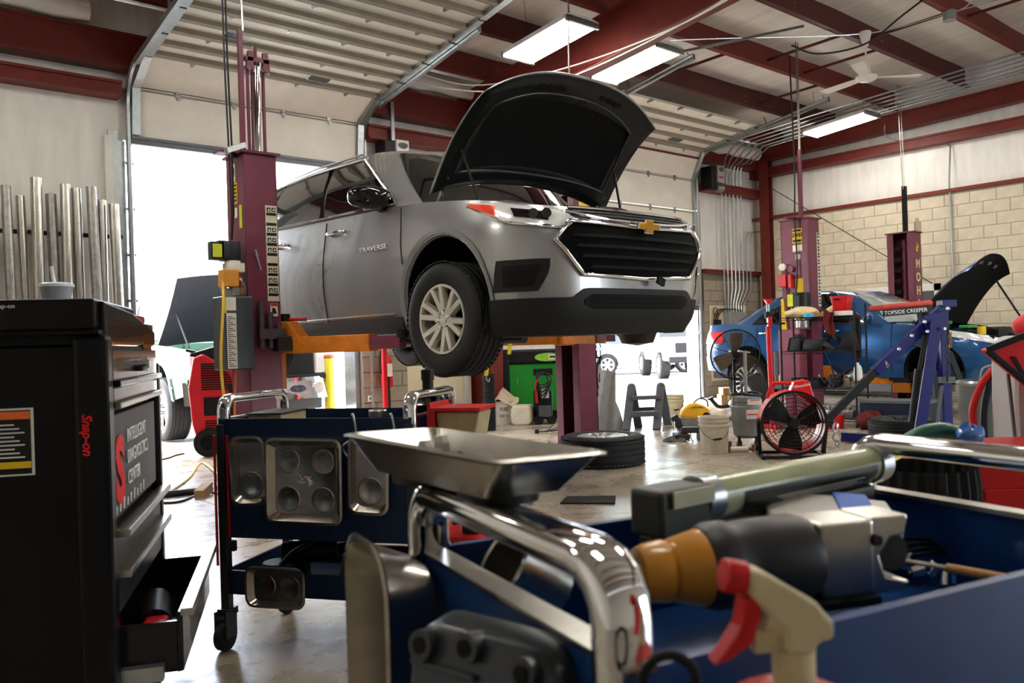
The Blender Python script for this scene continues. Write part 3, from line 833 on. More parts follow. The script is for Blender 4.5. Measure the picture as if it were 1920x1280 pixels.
# emblem: gold cross-shaped bar in a chrome outline
def bow(w, h, k):
    return [(-w, -h*.42), (-w*.36, -h*.42), (-w*.42, -h), (w*.30, -h), (w*.36, -h*.42), (w*.92, -h*.42), (w, h*.42), (w*.36, h*.42), (w*.42, h), (-w*.30, h), (-w*.36, h*.42), (-w*.92, h*.42)]
em = MB().prism(bow(.118, .05, 0), 0, .014, basis((0, -.052, .872), (1, 0, 0), (0, -1, .06))).obj('emblem', m_chrome, suv, smooth=0, bev=.003)
MB().prism(bow(.105, .04, 0), .01, .019, basis((0, -.052, .872), (1, 0, 0), (0, -1, .06))).obj('emblem_face', m_gold, em, smooth=0, bev=.002)
tb = text('TRAVERSE', .054, M('badge_silver', 'e2e2e0', .3, .2, 0), suv, depth=.003, name='badge_lettering', sx=1.65, mx=basis(B.pt(B.t_y(1.80), .875, .006, -1), (0, -1, 0), (-1, 0, 0)))
# plate tab under the grille
MB().box((.12, -.05, .515), (.07, .02, .05), rot=(0, R(20), 0)).obj('sensor_tab', m_dark, suv, smooth=0)
# mirrors
for sg in (-1, 1):
    m1 = MB()
    m1.grid(lambda a, b: (lambda u, v: Vector((sg*(1.07+.16*math.copysign(abs(math.cos(u))**.7, math.cos(u))*math.sin(v)**.6), 1.70+.085*math.cos(v)+.03*math.cos(u), 1.24+.085*math.copysign(abs(math.sin(u))**.7, math.sin(u))*math.sin(v)**.6)))(2*PI*a, PI*b), 20, 10)
    mo = m1.obj('mirror', m_blackg, suv, smooth=60)
    MB().bar((sg*.90, 1.72, 1.15), (sg*1.0, 1.71, 1.19), .07, .05).obj('mirror_arm', m_blackg, mo, smooth=0)
# engine bay: dark cavity, radiator cover, cowl
MB().grid(lambda a, b: Vector((lerp(-.78, .78, a), lerp(.1, 1.25, b), .86)), 4, 4).grid(lambda a, b: Vector((lerp(-.82, .82, a), 1.28, lerp(.7, 1.1, b))), 4, 1).obj('engine_bay', m_dark, suv, smooth=0)
rc = MB().grid(lambda a, b: Vector((lerp(-.62, .62, a), lerp(.10+.28*abs(2*a-1)**2.4*.6, .42+.2*abs(2*a-1)**2, b), 1.0+.03*math.sin(PI*b)-.03*abs(2*a-1)**2+.012*math.sin(a*PI*6))), 30, 6)
rc.obj('radiator_cover', m_black, suv, smooth=50, solid=.02)
en = MB().box((-.12, .72, .95), (.62, .42, .14), taper=.85).box((.45, .65, .93), (.3, .34, .16), taper=.9).box((-.6, .75, .92), (.18, .3, .16))
en.obj('engine_cover', m_black, suv, smooth=0, bev=.015)
MB().grid(lambda a, b: Vector((lerp(-.8, .8, a), lerp(1.20+.25*abs(2*a-1)**2.2, 1.42+.22*abs(2*a-1)**2, b)-.0, 1.10+.045*b)), 16, 3).obj('cowl', m_black, suv, smooth=50, solid=.015)
# underbody
MB().bx(-.82, .82, .35, 4.9, .22, .34).bx(-.45, .45, .3, 1.3, .17, .3).obj('underbody', m_black, suv, smooth=0, bev=.03)
MB().bx(-.7, -.3, 1.2, 1.5, .12, .2).cyl((-.2, 1.0, .16), (-.2, 4.4, .16), .035, 10).lathe([(0, -.12), (.12, -.10), (.16, 0), (.12, .1), (0, .12)], 16, T(.55, .55, .2)).obj('underbody_part', m_iron, suv, smooth=30)
# the open hood
def hood(a, b, dz=0.0):
    """a -1..1 across, b 0 hinge .. 1 nose, in hood space: x across, y forward, z up"""
    x = a*lerp(.89, .86, b**1.6)
    L0 = -.02-.10*abs(a)**2.2*0+.10*(1-abs(a)**2)
    L1 = 1.045-.22*abs(a)**2.6
    y = lerp(L0, L1, b)
    z = -.10*abs(a)**2.4 - .13*max(0, b-.72)**2*8*.28 - .02*b + dz + .05*math.sin(PI*b)
    return Vector((x, y, z))
HM = T(0, 1.17, 1.235) @ RX(180) @ RZ(180) @ RX(0)
HM = Matrix(((1, 0, 0, 0), (0, -math.cos(R(46)), math.sin(R(46)), 1.24), (0, math.sin(R(46)), math.cos(R(46)), 1.285), (0, 0, 0, 1)))
hd = MB().grid(lambda a, b: hood(2*a-1, b), 40, 24, HM).obj('hood', m_paint, suv, smooth=60)
solid_skin(hd, -.006)
m_liner = M('hood_liner', '060606', .95, 0, .2, 30, bump=.2)
def hin(a, b): return hood(a, b, -.022)
rim_ = MB()
# inner frame: raised border around a recessed black liner
def hinfn(a, b):
    a2 = 2*a-1
    e = min(1-abs(a2), b*1.15, (1-b)*.9)
    lift = .0 if e < .16 else -.0
    base = hood(a2*.985, lerp(.012, .985, b), -.012)
    k = min(1, max(0, (e-.015)/.05)); k2 = min(1, max(0, (e-.19)/.05))
    base.z += -.030*k + .022*k2
    return base
MB().grid(hinfn, 60, 44, HM).obj('hood_inner_panel', M('hood_inner', '232526', .3, .4, .05), hd, smooth=50)
def linfn(a, b):
    a2 = 2*a-1
    q = hood(a2*(.84-.10*max(0, b-.5)), lerp(.13+.05*a2*a2, .83-.06*abs(a2)**3, b), -.03)
    return q
MB().grid(linfn, 30, 20, HM).obj('hood_liner', m_liner, hd, smooth=60, solid=.006)
MB().tube([HM @ (linfn(lerp(0, 1, k/20), 0)+Vector((0, 0, -.012))) for k in range(21)]+[HM @ (linfn(1, lerp(0, 1, k/12))+Vector((0, 0, -.012))) for k in range(1, 13)]+[HM @ (linfn(lerp(1, 0, k/20), 1)+Vector((0, 0, -.012))) for k in range(1, 21)]+[HM @ (linfn(0, lerp(1, 0, k/12))+Vector((0, 0, -.012))) for k in range(1, 12)], .012, 8, closed=True).obj('liner_bead', M('hood_bead', '4a4b4c', .25, .6, .03), hd, smooth=60)
for a in (-.40, -.31, -.20, .30, .39, .47):
    mx = HM @ T(*hood(a, .89, -.046)) @ RX(-8)
    MB().prism(rrect(.10 if abs(a) == .2 else .07, .042, .018), -.004, .004, mx).obj('hood_slot', m_dark, hd, smooth=0)
MB().tube([HM @ (hood(.12+.03*math.cos(k*PI/5), .8+.03*math.sin(k*PI/5), -.045)) for k in range(8)], .006, 6).obj('hood_latch', m_iron, hd, smooth=30)
for sg in (-1, 1):
    MB().bar((sg*.74, 1.22, 1.10), HM @ hood(sg*.9, .02, -.03), .012, .035).bar((sg*.74, 1.35, 1.10), HM @ hood(sg*.9, .16, -.03), .012, .035).obj('hood_hinge', m_paint, suv, smooth=0)
    MB().cyl((sg*.72, .82, 1.08), HM @ hood(sg*.88, .40, -.03), .010, 8).obj('hood_strut', m_black, suv, smooth=30)
# wiper
MB().bar((-.5, 1.33, 1.165), (.1, 1.42, 1.19), .015, .012).bar((.0, 1.33, 1.165), (.6, 1.5, 1.21), .015, .012).obj('wiper', m_black, suv, smooth=0)
# ================================================================ strip lights
m_tube = M('fluorescent_tube', 'fffaf0', .3, 0, 0, emit=29.0)
m_fix = M('fixture_white', 'd8d8d4', .35, .1, .05)
def strip_light(loc, label, group, wide=.50, L=1.12, rotz=0, tilt=0.0):
    t = thing('strip_light', label, 'light', loc, group=group, rot=(R(tilt), 0, rotz))
    MB().prism([(-wide/2, .0), (-wide/2, .05), (-.1, .075), (.1, .075), (wide/2, .05), (wide/2, 0), (wide/2-.02, 0), (.03, .045), (0, .005), (-.03, .045), (-wide/2+.02, 0)], -L/2, L/2, Matrix(((1, 0, 0, 0), (0, 0, 1, 0), (0, 1, 0, 0), (0, 0, 0, 1)))).obj('housing', m_fix, t, smooth=0)
    for s in (-1, 1):
        MB().bx(-wide/2, wide/2, s*(L/2-.03), s*(L/2), -.03, .04).obj('end_cap', m_galv, t, smooth=0)
    n = 0
    for x in (-.40, -.27, -.14, .14, .27, .40):
        MB().cyl((x*wide, -L/2+.03, -.012), (x*wide, L/2-.03, -.012), .013, 8).obj('tube', m_tube, t, smooth=60)
    for s in (-1, 1):
        MB().cyl((s*.1, s*(L/2-.1), .07), (s*.1, s*(L/2-.1), .07+.70), .003, 5).obj('hanger', m_wire, t, smooth=0)
    return t
L0 = strip_light((6.62, 7.0, 4.58), 'hanging six tube strip light left of the main rafter above the open hood', 'strip lights', tilt=-5)
dup(L0, (8.06, 6.95, 4.57), label='hanging strip light just right of the main rafter, behind the hood tip')
dup(L0, (13.1, 6.95, 4.55), label='hanging strip light near the right wall below the conduits')
k = 0
for x, y in ((3.6, 3.9), (1.5, .9), (0.4, 4.6), (6.4, 2.0), (9.6, 3.0), (5.3, 4.0), (0.4, 7.4), (9.6, .6), (12.6, 3.2), (12.6, 1.0), (-2.6, 6.0)):  # unseen strip lights, added to fill the interior and the foreground
    dup(L0, (x, y, zp(y)-.46), label='white strip light added as interior fill, hanging outside the picture')
# ================================================================ two-post lifts
PLABEL = M('label_strip', 'cfcbb4', .6, 0, .05)
def lift_post(label, loc, rotz, H=2.68, dep=.36, wd=.27):
    """C column: back web in the plane x=0, flanges run to x=wd, opening towards +x; near flange at y=0"""
    t = thing('lift_post', label, 'lift post', loc, rotz, group='lift posts')
    c = MB().bx(0, .014, 0, dep, 0, H).bx(0, wd, 0, .014, 0, H).bx(0, wd, dep-.014, dep, 0, H)
    c.bx(wd-.014, wd, 0, .10, 0, H).bx(wd-.014, wd, dep-.10, dep, 0, H)
    c.obj('column', m_lift, t, smooth=0, bev=.003, seg=1)
    MB().bx(-.18, wd+.12, -.12, dep+.12, 0, .018).add([(0, -.1, .018), (.0, -.0, .018), (0, 0, .26), (.014, -.1, .018), (.014, 0, .018), (.014, 0, .26)], [(0, 1, 2), (5, 4, 3), (0, 3, 4, 1), (1, 4, 5, 2), (2, 5, 3, 0)]).obj('base_plate', m_lift, t, smooth=0)
    bl = MB()
    for x in (-.13, wd+.07):
        for y in (-.07, dep/2, dep+.07): bl.cyl((x, y, .018), (x, y, .05), .014, 6)
    bl.obj('anchor_bolt', m_galv, t, smooth=0)
    MB().bx(-.02, wd+.03, -.02, dep+.02, H, H+.02).bx(-.16, -.02, .08, .2, H, H+.015).obj('top_plate', m_lift, t, smooth=0)
    MB().cyl((.12, dep*.5, .05), (.12, dep*.5, H-.1), .045, 14).obj('guide_tube', m_lift, t, smooth=40)
    return t
def carriage(t, z, arms, wd=.27, dep=.36, lo=.35, hi=.18):
    MB().bx(.03, wd+.06, .05, dep-.05, z-lo, z+hi).obj('carriage', m_orange, t, smooth=0, bev=.006)
    for (x0, y0, x1, y1, tele) in arms:
        p, q = Vector((x0, y0, z)), Vector((x1, y1, z)); d = (q-p).normalized(); L = (q-p).length
        n = Vector((-d.y, d.x, 0))
        a = MB().bar(p, p.lerp(q, tele), .11, .13)
        mx = basis(p, d, (d.y, -d.x, 0))
        a.prism([(0, .06), (.16, .06), (.30, .0), (.36, -.0), (.30, .05), (.16, .19), (0, .19)], -.06, .06, mx)
        o = a.obj('arm', m_orange, t, smooth=0, bev=.006)
        MB().bar(p.lerp(q, tele), q, .085, .10).obj('arm_extension', m_lift, o, smooth=0, bev=.004)
        MB().cyl(q+Vector((0, 0, .03)), q+Vector((0, 0, .085)), .05, 16).obj('lift_pad', m_rubber, o, smooth=30)
# post beside the large vehicle (image left) with the power unit
P1 = lift_post('maroon lift post with instruction stickers and hydraulic power unit, left of the raised vehicle', (2.65, 6.3, 0), 0)
carriage(P1, 1.165, ((.30, .12, .72, -1.08, .78), (.30, .26, .72, 1.5, .7)))
MB().lathe([(0, 0), (.075, 0), (.085, .012), (.075, .025), (0, .025)], 20, T(.42, .02, 1.36)).obj('spare_pad', m_redp, P1, smooth=30)
MB().cyl((.33, .05, 1.36), (.33, .05, 1.42), .04, 14).obj('height_adapter', m_black, P1, smooth=30)
MB().bx(.2, .33, -.10, .02, 1.12, 1.24).obj('arm_lock', m_iron, P1, smooth=0, bev=.01)
MB().bx(.01, .045, .05, .085, 2.7, 3.66).obj('extension_tube', m_lift, P1, smooth=0)
MB().cyl((.055, .068, 3.66), (.02, .068, zp(6.3)), .007, 6).obj('sync_rod', m_steel, P1, smooth=0)
MB().cyl((.15, .1, 2.68), (.16, .1, 3.42), .036, 20).obj('cylinder_rod', m_chrome, P1, smooth=40)
MB().bx(.085, .105, .09, .11, 2.7, 3.42).bx(.215, .235, .09, .11, 2.7, 3.42).obj('tie_rod', m_lift, P1, smooth=0)
MB().bx(.06, .25, .03, .17, 3.42, 3.45).prism([(.06, 3.36), (.12, 3.36), (.12, 3.5), (.08, 3.5)], .03, .06, Matrix(((1, 0, 0, 0), (0, 0, 1, 0), (0, 1, 0, 0), (0, 0, 0, 1)))).prism([(.2, 3.36), (.26, 3.34), (.24, 3.5), (.2, 3.5)], .03, .06, Matrix(((1, 0, 0, 0), (0, 0, 1, 0), (0, 1, 0, 0), (0, 0, 0, 1)))).cyl((.16, .1, 3.42), (.16, .1, 3.56), .02, 8).obj('head_bracket', m_lift, P1, smooth=0)
MB().bar((-.16, -.06, 2.66), (.03, .05, 2.75), .03, .04).bar((-.16, -.06, 2.66), (.0, .2, 2.68), .03, .02).obj('hose_bracket', m_galv, P1, smooth=0)
for dx in (0, .025):
    MB().tube([(-.11+dx, .06, zp(6.35)-.02), (-.105+dx, .06, 3.4), (-.09+dx, .06, 2.7), (-.085+dx*.6, .05, 2.2), (-.08, .08, 2.0)], .008, 6).obj('hydraulic_hose', m_cord, P1, smooth=40)
# stickers
st = MB().bx(.165, .262, -.002, .001, 1.52, 2.28).obj('sticker_strip', PLABEL, P1, smooth=0)
lb = MB()
for k in range(9):
    z = 1.56+.08*k
    lb.bx(.172, .255, -.004, -.001, z, z+.022)
    if k % 4 != 3:
        lb.bx(.178, .208, -.004, -.001, z+.03, z+.062).bx(.218, .248, -.004, -.001, z+.03, z+.062)
lb.obj('sticker_print', m_txtk, st, smooth=0)
pc = MB()
for k in range(9):
    if k % 4 != 3:
        z = 1.56+.08*k
        pc.prism([(.184, z+.034), (.203, z+.034), (.199, z+.05), (.189, z+.055)], .0045, .006, Matrix(((1, 0, 0, 0), (0, 0, -1, 0), (0, 1, 0, 0), (0, 0, 0, 1)))).prism([(.224, z+.036), (.243, z+.04), (.238, z+.058), (.226, z+.05)], .0045, .006, Matrix(((1, 0, 0, 0), (0, 0, -1, 0), (0, 1, 0, 0), (0, 0, 0, 1))))
pc.obj('pictogram', m_paper, st, smooth=0)
wr = MB().bx(.185, .245, -.003, .001, 1.40, 1.50).obj('warning_sticker', m_paper, P1, smooth=0)
MB().bx(.187, .243, -.005, -.002, 1.48, 1.498).obj('warning_header', m_redp, wr, smooth=0)
MB().prism([(.195, 1.42), (.235, 1.42), (.225, 1.46), (.2, 1.47)], .002, .005, Matrix(((1, 0, 0, 0), (0, 0, -1, 0), (0, 1, 0, 0), (0, 0, 0, 1)))).obj('warning_picture', m_txtk, wr, smooth=0)
WX = Matrix(((0, 0, -1, 0), (-1, 0, 0, 0), (0, 1, 0, 0), (0, 0, 0, 1)))  # prism plane onto the -x web
for (y0, y1, z0, z1, mt, nm) in ((.06, .11, 2.1, 2.28, M('label_lime', 'c9d233', .5), 'lime_sticker'), (.17, .22, 2.48, 2.62, m_paper, 'white_sticker'), (.14, .22, 2.3, 2.47, m_yellow, 'capacity_sticker'), (.15, .21, 2.19, 2.27, m_paper, 'serial_sticker')):
    MB().bx(-.002, .002, y0, y1, z0, z1).obj(nm, mt, P1, smooth=0)
MB().prism([(-.20, 2.52), (-.185, 2.52), (-.18, 2.58), (-.2, 2.6)], .002, .004, WX).obj('sticker_figure', m_txtk, P1, smooth=0)
for k in range(5): MB().bx(-.004, -.002, .15, .21, 2.32+.03*k, 2.335+.03*k).obj('capacity_print', m_txtk, P1, smooth=0)
MB().bar((.06, -.03, 1.92), (.10, -.03, 1.76), .018, .012).cyl((.07, 0, 1.88), (.07, -.035, 1.88), .012, 8).obj('release_lever', m_galv, P1, smooth=0)
pk = MB().bx(.06, .27, -.07, -.0, 1.28, 1.295).bx(.06, .27, -.075, -.07, 1.22, 1.30)
for k, x in enumerate((.09, .165, .235)): pk.cyl((x, -.04, 1.15), (x, -.04, 1.52-.09*k), .024-.002*k, 12)
pk.obj('adapter_rack', M('adapter_steel', '57525a', .4, .6, .15), P1, smooth=30)
# power unit on the web
pu = MB().cyl((-.13, .2, 1.83), (-.13, .2, 1.98), .085, 18).bx(-.24, -.15, .12, .26, 1.84, 1.98).bx(-.3, -.2, .12, .2, 1.83, 1.97).obj('motor', M('motor_dark', '2b2f33', .4, .2, .1), P1, loc=(.02, -.14, 0), smooth=30, bev=.004)
MB().bx(-.29, -.22, .114, .121, 1.85, 1.95).obj('motor_label', M('label_lime', 'c9d233'), pu, smooth=0)
MB().cyl((-.12, .17, 1.74), (-.12, .17, 1.83), .06, 14).bx(-.19, -.05, .1, .2, 1.74, 1.81).obj('valve_block', m_paper, P1, loc=(.02, -.14, 0), smooth=30, bev=.004)
MB().cyl((-.11, .17, 1.60), (-.11, .17, 1.74), .045, 14).bx(-.16, -.04, .12, .24, 1.56, 1.62).obj('pump', m_alu, P1, loc=(.02, -.14, 0), smooth=30)
MB().bx(-.25, -.13, .02, .14, 1.62, 1.75).obj('switch_box', M('switch_box_orange', 'c98a35', .5, 0, .15), P1, loc=(.02, -.14, 0), smooth=0, bev=.006)
tk = MB().bx(-.25, -.02, .03, .28, .99, 1.55).obj('reservoir', M('reservoir_grey', '3c4146', .35, .2, .12), P1, loc=(.02, -.14, 0), smooth=0, bev=.012)
MB().bx(-.235, -.16, .028, .031, 1.0, 1.42).obj('reservoir_label', m_paper, tk, smooth=0)
for k in range(26): MB().bx(-.228, -.168-.02*((k*7) % 3), .0255, .0285, 1.015+.015*k, 1.021+.015*k).obj('label_line', m_grey, tk, smooth=0)
MB().bx(-.235, -.16, .028, .031, 1.44, 1.54).obj('reservoir_sticker', m_paper, tk, smooth=0)
MB().bx(-.26, -.235, .028, .032, 1.42, 1.54).obj('lime_tag', M('label_lime', 'c9d233'), tk, smooth=0)
MB().tube(spl([(-.22, .12, 1.56), (-.24, .1, 1.62), (-.19, .06, 1.6), (-.15, .1, 1.66)], 5), .009, 6).tube(spl([(-.06, .1, 1.56), (-.08, .06, 1.64), (-.12, .08, 1.7)], 5), .008, 6).obj('fitting_hose', m_galv, tk, smooth=40)
# post beyond the large vehicle, opening towards it
P2 = lift_post('maroon lift post behind the raised vehicle, standing beside the grey hanging cloth', (6.52, 6.66, 0), PI)
carriage(P2, 1.165, ((.30, .24, .9, 1.42, .78), (.30, .1, .85, -1.4, .75)), lo=.08, hi=.1)
MB().cyl((.14, .2, 2.68), (.14, .2, 3.4), .036, 16).obj('cylinder_rod', m_chrome, P2, smooth=40)
MB().bx(.0, .035, .2, .235, 2.7, 3.6).bx(.2, .22, .19, .21, 2.7, 3.4).obj('extension_tube', m_lift, P2, smooth=0)
MB().bx(.05, .2, .358, .362, 2.45, 2.66).obj('sticker', m_yellow, P2, smooth=0)
MB().cyl((.14, .2, 3.4), (.1, .2, zp(6.4)), .008, 6).obj('sync_rod', m_steel, P2, smooth=0)
cb = MB()
for k, (dx, dz, w_) in enumerate(((0, .5, .05), (.04, .62, .08), (-.05, .42, .06), (.08, .55, .1), (.02, .7, .04), (.1, .35, .05))):
    cb.tube(spl([(-.03, .2, 1.22), (-.10-dx*.4, .22+w_, 1.2-dz*.3), (-.14-dx, .24-w_, 1.2-dz*.75), (-.12-dx*.5, .24, 1.22-dz), (-.07-dx, .25, 1.2-dz*.8)], 6), .005, 5)
cb.obj('hanging_cable', m_cord, P2, smooth=40)
MB().bx(-.1, 0, .1, .22, .82, 1.0).cyl((-.14, .15, .95), (-.3, .15, .93), .014, 6).obj('valve_box', m_black, P2, smooth=0, bev=.006)
# lift in the far bay
P3 = lift_post('maroon lift post with the dark pump motor, in front of the blue car', (10.3, 5.96, 0), 0, dep=.42)
carriage(P3, .5, ((.30, .12, .8, -1.0, .78), (.30, .26, .75, 1.2, .7)))
MB().bx(.02, .06, .1, .15, 2.68, 3.62).obj('extension_tube', m_lift, P3, smooth=0)
MB().cyl((.03, .12, 3.62), (.03, .12, zp(6.1)), .008, 6).cyl((.06, .12, 3.62), (.075, .12, zp(6.1)), .006, 6).obj('sync_rod', m_steel, P3, smooth=0)
MB().bar((-.28, .1, 2.69), (.0, .2, 2.70), .16, .012).obj('hose_bracket', m_lift, P3, smooth=0)
for dx, b in ((-.10, .10), (.0, .16)):
    MB().tube(spl([(dx, b+.04, zp(6.1)-.2), (dx-.03, b, 3.4), (dx-.06, b, 2.7), (dx-.04, b, 2.0), (dx-.16, b, 1.3)], 6), .010, 6).obj('hydraulic_hose', m_cord, P3, smooth=40)
st = MB().bx(.20, .27, -.002, .001, 1.5, 2.5).obj('sticker_strip', PLABEL, P3, smooth=0)
lb = MB()
for k in range(11): lb.bx(.21, .262, -.004, -.001, 1.53+.09*k, 1.55+.09*k).bx(.218, .252, -.004, -.001, 1.565+.09*k, 1.595+.09*k)
lb.obj('sticker_print', m_txtk, st, smooth=0)
ys = MB().bx(-.002, .002, .1, .24, 2.36, 2.56).obj('capacity_sticker', m_yellow, P3, smooth=0)
text('2000', .075, m_txtk, ys, mx=basis((-.003, .17, 2.47), (0, -1, 0), (-1, 0, 0)), bold=.002)
MB().bx(-.004, -.002, .11, .23, 2.38, 2.41).bx(-.004, -.002, .11, .23, 2.52, 2.545).obj('print_line', m_txtk, ys, smooth=0)
MB().bx(-.002, .002, .1, .24, 2.25, 2.34).bx(-.002, .002, .13, .2, 2.14, 2.21).obj('white_sticker', m_paper, P3, smooth=0)
MB().bx(-.002, .002, .1, .22, 1.68, 1.88).obj('yellow_sticker', m_yellow, P3, smooth=0)
MB().cyl((-.05, .36, 2.05), (-.09, .36, 2.05), .05, 18).obj('pressure_gauge', m_paper, P3, smooth=30)
MB().bx(-.1, -.02, .3, .42, 1.78, 1.95).bx(-.1, -.02, .22, .27, 1.76, 1.94).obj('valve_body', m_redp, P3, smooth=0, bev=.006)
MB().cyl((-.03, .26, 2.02), (-.05, .26, 2.02), .045, 14).cyl((-.03, .34, 1.4), (-.03, .34, 2.02), .014, 8).obj('valve_knob', m_lift, P3, smooth=30)
MB().prism([(-.42, 1.18), (-.34, 1.18), (-.38, 1.62), (-.42, 1.62)], .0, .04, WX).obj('yellow_guard', m_yellow, P3, smooth=0)
pm = MB().cyl((-.14, .06, 1.46), (-.14, .06, 1.68), .13, 20).bx(-.28, -.2, .0, .14, 1.48, 1.64).obj('motor', M('motor_black', '1e211f', .4, .2, .1), P3, smooth=30)
MB().bx(-.29, -.275, .09, .17, 1.5, 1.66).obj('motor_label', M('label_lime', 'c9d233'), pm, smooth=0)
MB().cyl((-.13, .05, 1.22), (-.13, .05, 1.46), .085, 16).bx(-.22, -.06, -.03, .12, 1.32, 1.44).obj('pump', m_alu, P3, smooth=30)
MB().bx(-.05, .1, -.28, -.08, 1.34, 1.45).bx(-.06, .04, -.1, .02, 1.3, 1.42).obj('control_box', m_black, P3, smooth=0, bev=.01)
MB().bx(-.2, -.02, .06, .38, .5, 1.2).obj('reservoir', M('reservoir_maroon', '7d3f4c', .4, .1, .12), P3, smooth=0, bev=.012)
P4 = lift_post('maroon lift post with vertical gold lettering, behind the open hood of the blue car', (13.62, 6.36, 0), PI, dep=.42)
carriage(P4, .5, ((.30, .12, .8, 1.2, .78),))
MB().bx(.05, .09, .2, .25, 2.68, 3.45).bx(.12, .14, .2, .22, 2.68, 3.45).obj('extension_tube', m_black, P4, smooth=0)
MB().cyl((.07, .22, 3.4), (.06, .2, zp(6.2)), .007, 6).cyl((.13, .22, 3.4), (.16, .2, zp(6.2)), .007, 6).obj('sync_rod', m_steel, P4, smooth=0)
MB().cyl((-.03, .36, 2.70), (-.03, .36, 2.86), .05, 12).cyl((-.03, .36, 2.86), (-.03, .36, 2.93), .03, 12, .02).obj('oil_bottle', M('oil_bottle', 'b7ad98', .3, 0, .1), P4, smooth=30)
for k, ch in enumerate('MOHAWK'):
    text(ch, .19, m_yellow if k < 0 else M('gold_print', 'd8c79a', .5), P4, mx=basis((.13, .4215, 2.18-.21*k), (-1, 0, 0), (0, 1, 0)), name='lettering', bold=.006)
MB().prism([(-.05, -.07), (.02, -.07), (.0, -.01), (.05, 0), (0, .07), (-.03, .07), (-.0, .015), (-.05, .01)], 0, .002, basis((.13, .4205, 2.45), (-1, 0, 0), (0, 1, 0))).obj('feather_mark', m_yellow, P4, smooth=0)
for k in range(14): MB().bx(.2, .24, .06, .2, .2+.17*k, .26+.17*k).obj('latch_slot', m_dark, P4, smooth=0)

# ================================================================ pickup truck standing outside the left door
m_green = M('truck_paint_green', '3c5a48', .2, .4, .08, 4, coat=1.0)
trk = thing('pickup_truck', 'dark green pickup truck with open hood parked outside the left garage door', 'truck', (4.5, 10.25, 0))
TB = Body(outline=[(0, 0), (.5, .01), (.8, .05), (.95, .16), (.99, .35), (1.0, .8), (1.0, 2.5), (1.0, 4.5), (1.0, 5.6), (.95, 5.75), (.5, 5.8), (0, 5.8)],
          fo=[(.5, .05), (1.0, 0), (1.2, .06)], wx=[(.4, .97), (.7, 1), (1.1, .99), (1.3, .95)],
          ztop=[(0, 1.16), (.4, 1.2), (1.4, 1.26), (5.8, 1.32)], zbot=[(0, .62), (.4, .55), (5.8, .6)],
          gbase=[(0, 1.5), (.5, 1.55), (.85, 1.7), (.95, 2.0), (.95, 2.6), (.95, 3.2), (.95, 3.8), (.9, 3.95), (.5, 4), (0, 4)],
          groof=[(0, 2.2), (.5, 2.22), (.68, 2.3), (.74, 2.45), (.74, 2.8), (.74, 3.2), (.74, 3.7), (.7, 3.82), (.4, 3.86), (0, 3.86)], zroof=[(2, 1.88), (3, 1.93), (4, 1.9)])
tb_ = cut_arches(TB.lower([0, .15, .3, .5, .7, .85, 1], 60), 'body', m_green, trk, ((.95, .5), (4.6, .5)), .50)
gm = MB()
for sg in (-1, 1):
    gm.grid(lambda a, b: TB.gpt(lerp(0, 9, a), b, 0, sg), 36, 5)
    gm.grid(lambda a, b: (lambda p: Vector((p.x*(1-b), p.y, p.z+.04*b)))(TB.gpt(lerp(0, 9, a), 1, 0, sg)), 36, 3)
gm.obj('cab', m_green, trk, smooth=45)
MB().grid(lambda a, b: TB.gpt(abs(lerp(-2.2, 2.2, a)), lerp(.06, .92, b), .008, -1 if a < .5 else 1), 14, 5).obj('windshield', m_carglass, trk, smooth=60)
for sg in (-1, 1):
    TB.glass((3.1, 4.6), .06, .88, 8, 4, .01, sg).obj('door_glass', m_carglass, trk, smooth=60)
    MB().grid(lambda a, b: Vector((sg*lerp(.5, .97, b), .95+math.cos(R(-10+200*a))*.49, .5+math.sin(R(-10+200*a))*.49)), 16, 1).obj('wheel_liner', m_black, trk, smooth=40)
    MB().tube([TB.pt(TB.t_y(.95+.51*math.cos(R(190*k/20-5))), max(.55, .5+.51*math.sin(R(190*k/20-5))), .01, sg) for k in range(21)], .022, 6).obj('wheel_arch_trim', m_chrome, trk, smooth=40)
    MB().bx(sg*.7, sg*.96, -.01, .1, .80, 1.12).obj('headlamp', m_lens, trk, smooth=0, bev=.03)
    MB().cyl((sg*.72, -.06, .62), (sg*.72, -.10, .62), .075, 18).obj('fog_lamp', m_lens, trk, smooth=30)
    MB().bar((sg*1.0, 1.75, 1.3), (sg*1.2, 1.7, 1.4), .06, .05).bx(sg*1.1, sg*1.3, 1.64, 1.78, 1.3, 1.6).obj('mirror', m_chrome, trk, smooth=0, bev=.02)
for x, y, rot in ((-.86, .95, 0), (.86, .95, PI), (-.86, 4.6, 0), (.86, 4.6, PI)):
    wheel(trk, (x, y, .41), rad=.41, wid=.27, rim=.26, spokes=7, style='s', rot=(0, 0, rot), matrim=m_chrome)
MB().grid(lambda a, b: Vector((lerp(-1.0, 1.0, a), -.12+.16*abs(2*a-1)**3+.05*b, lerp(.48, .76, b))), 24, 3).obj('bumper', m_chrome, trk, smooth=50, solid=-.03)
MB().bx(-.68, .68, -.02, .06, .78, 1.12).obj('grille', m_dark, trk, smooth=0)
MB().bx(-.98, .98, -.03, .1, .74, .80).obj('bumper_filler', m_black, trk, smooth=0, bev=.01)
MB().bx(-.8, .8, -.02, .25, .34, .5).obj('air_dam', m_grey, trk, smooth=0, bev=.02)
pl_ = MB().prism(rrect(.46, .22, .02), 0, .02, basis((.37, -.11, .61), (1, 0, 0), (0, -1, 0))).obj('front_plate', m_alu, trk, smooth=0)
ov = MB().prism([(.115*math.cos(2*PI*k/28), .05*math.sin(2*PI*k/28)) for k in range(28)], .02, .028, basis((.40, -.11, .62), (1, 0, 0), (0, -1, 0))).obj('oval_badge', m_chrome, pl_, smooth=0)
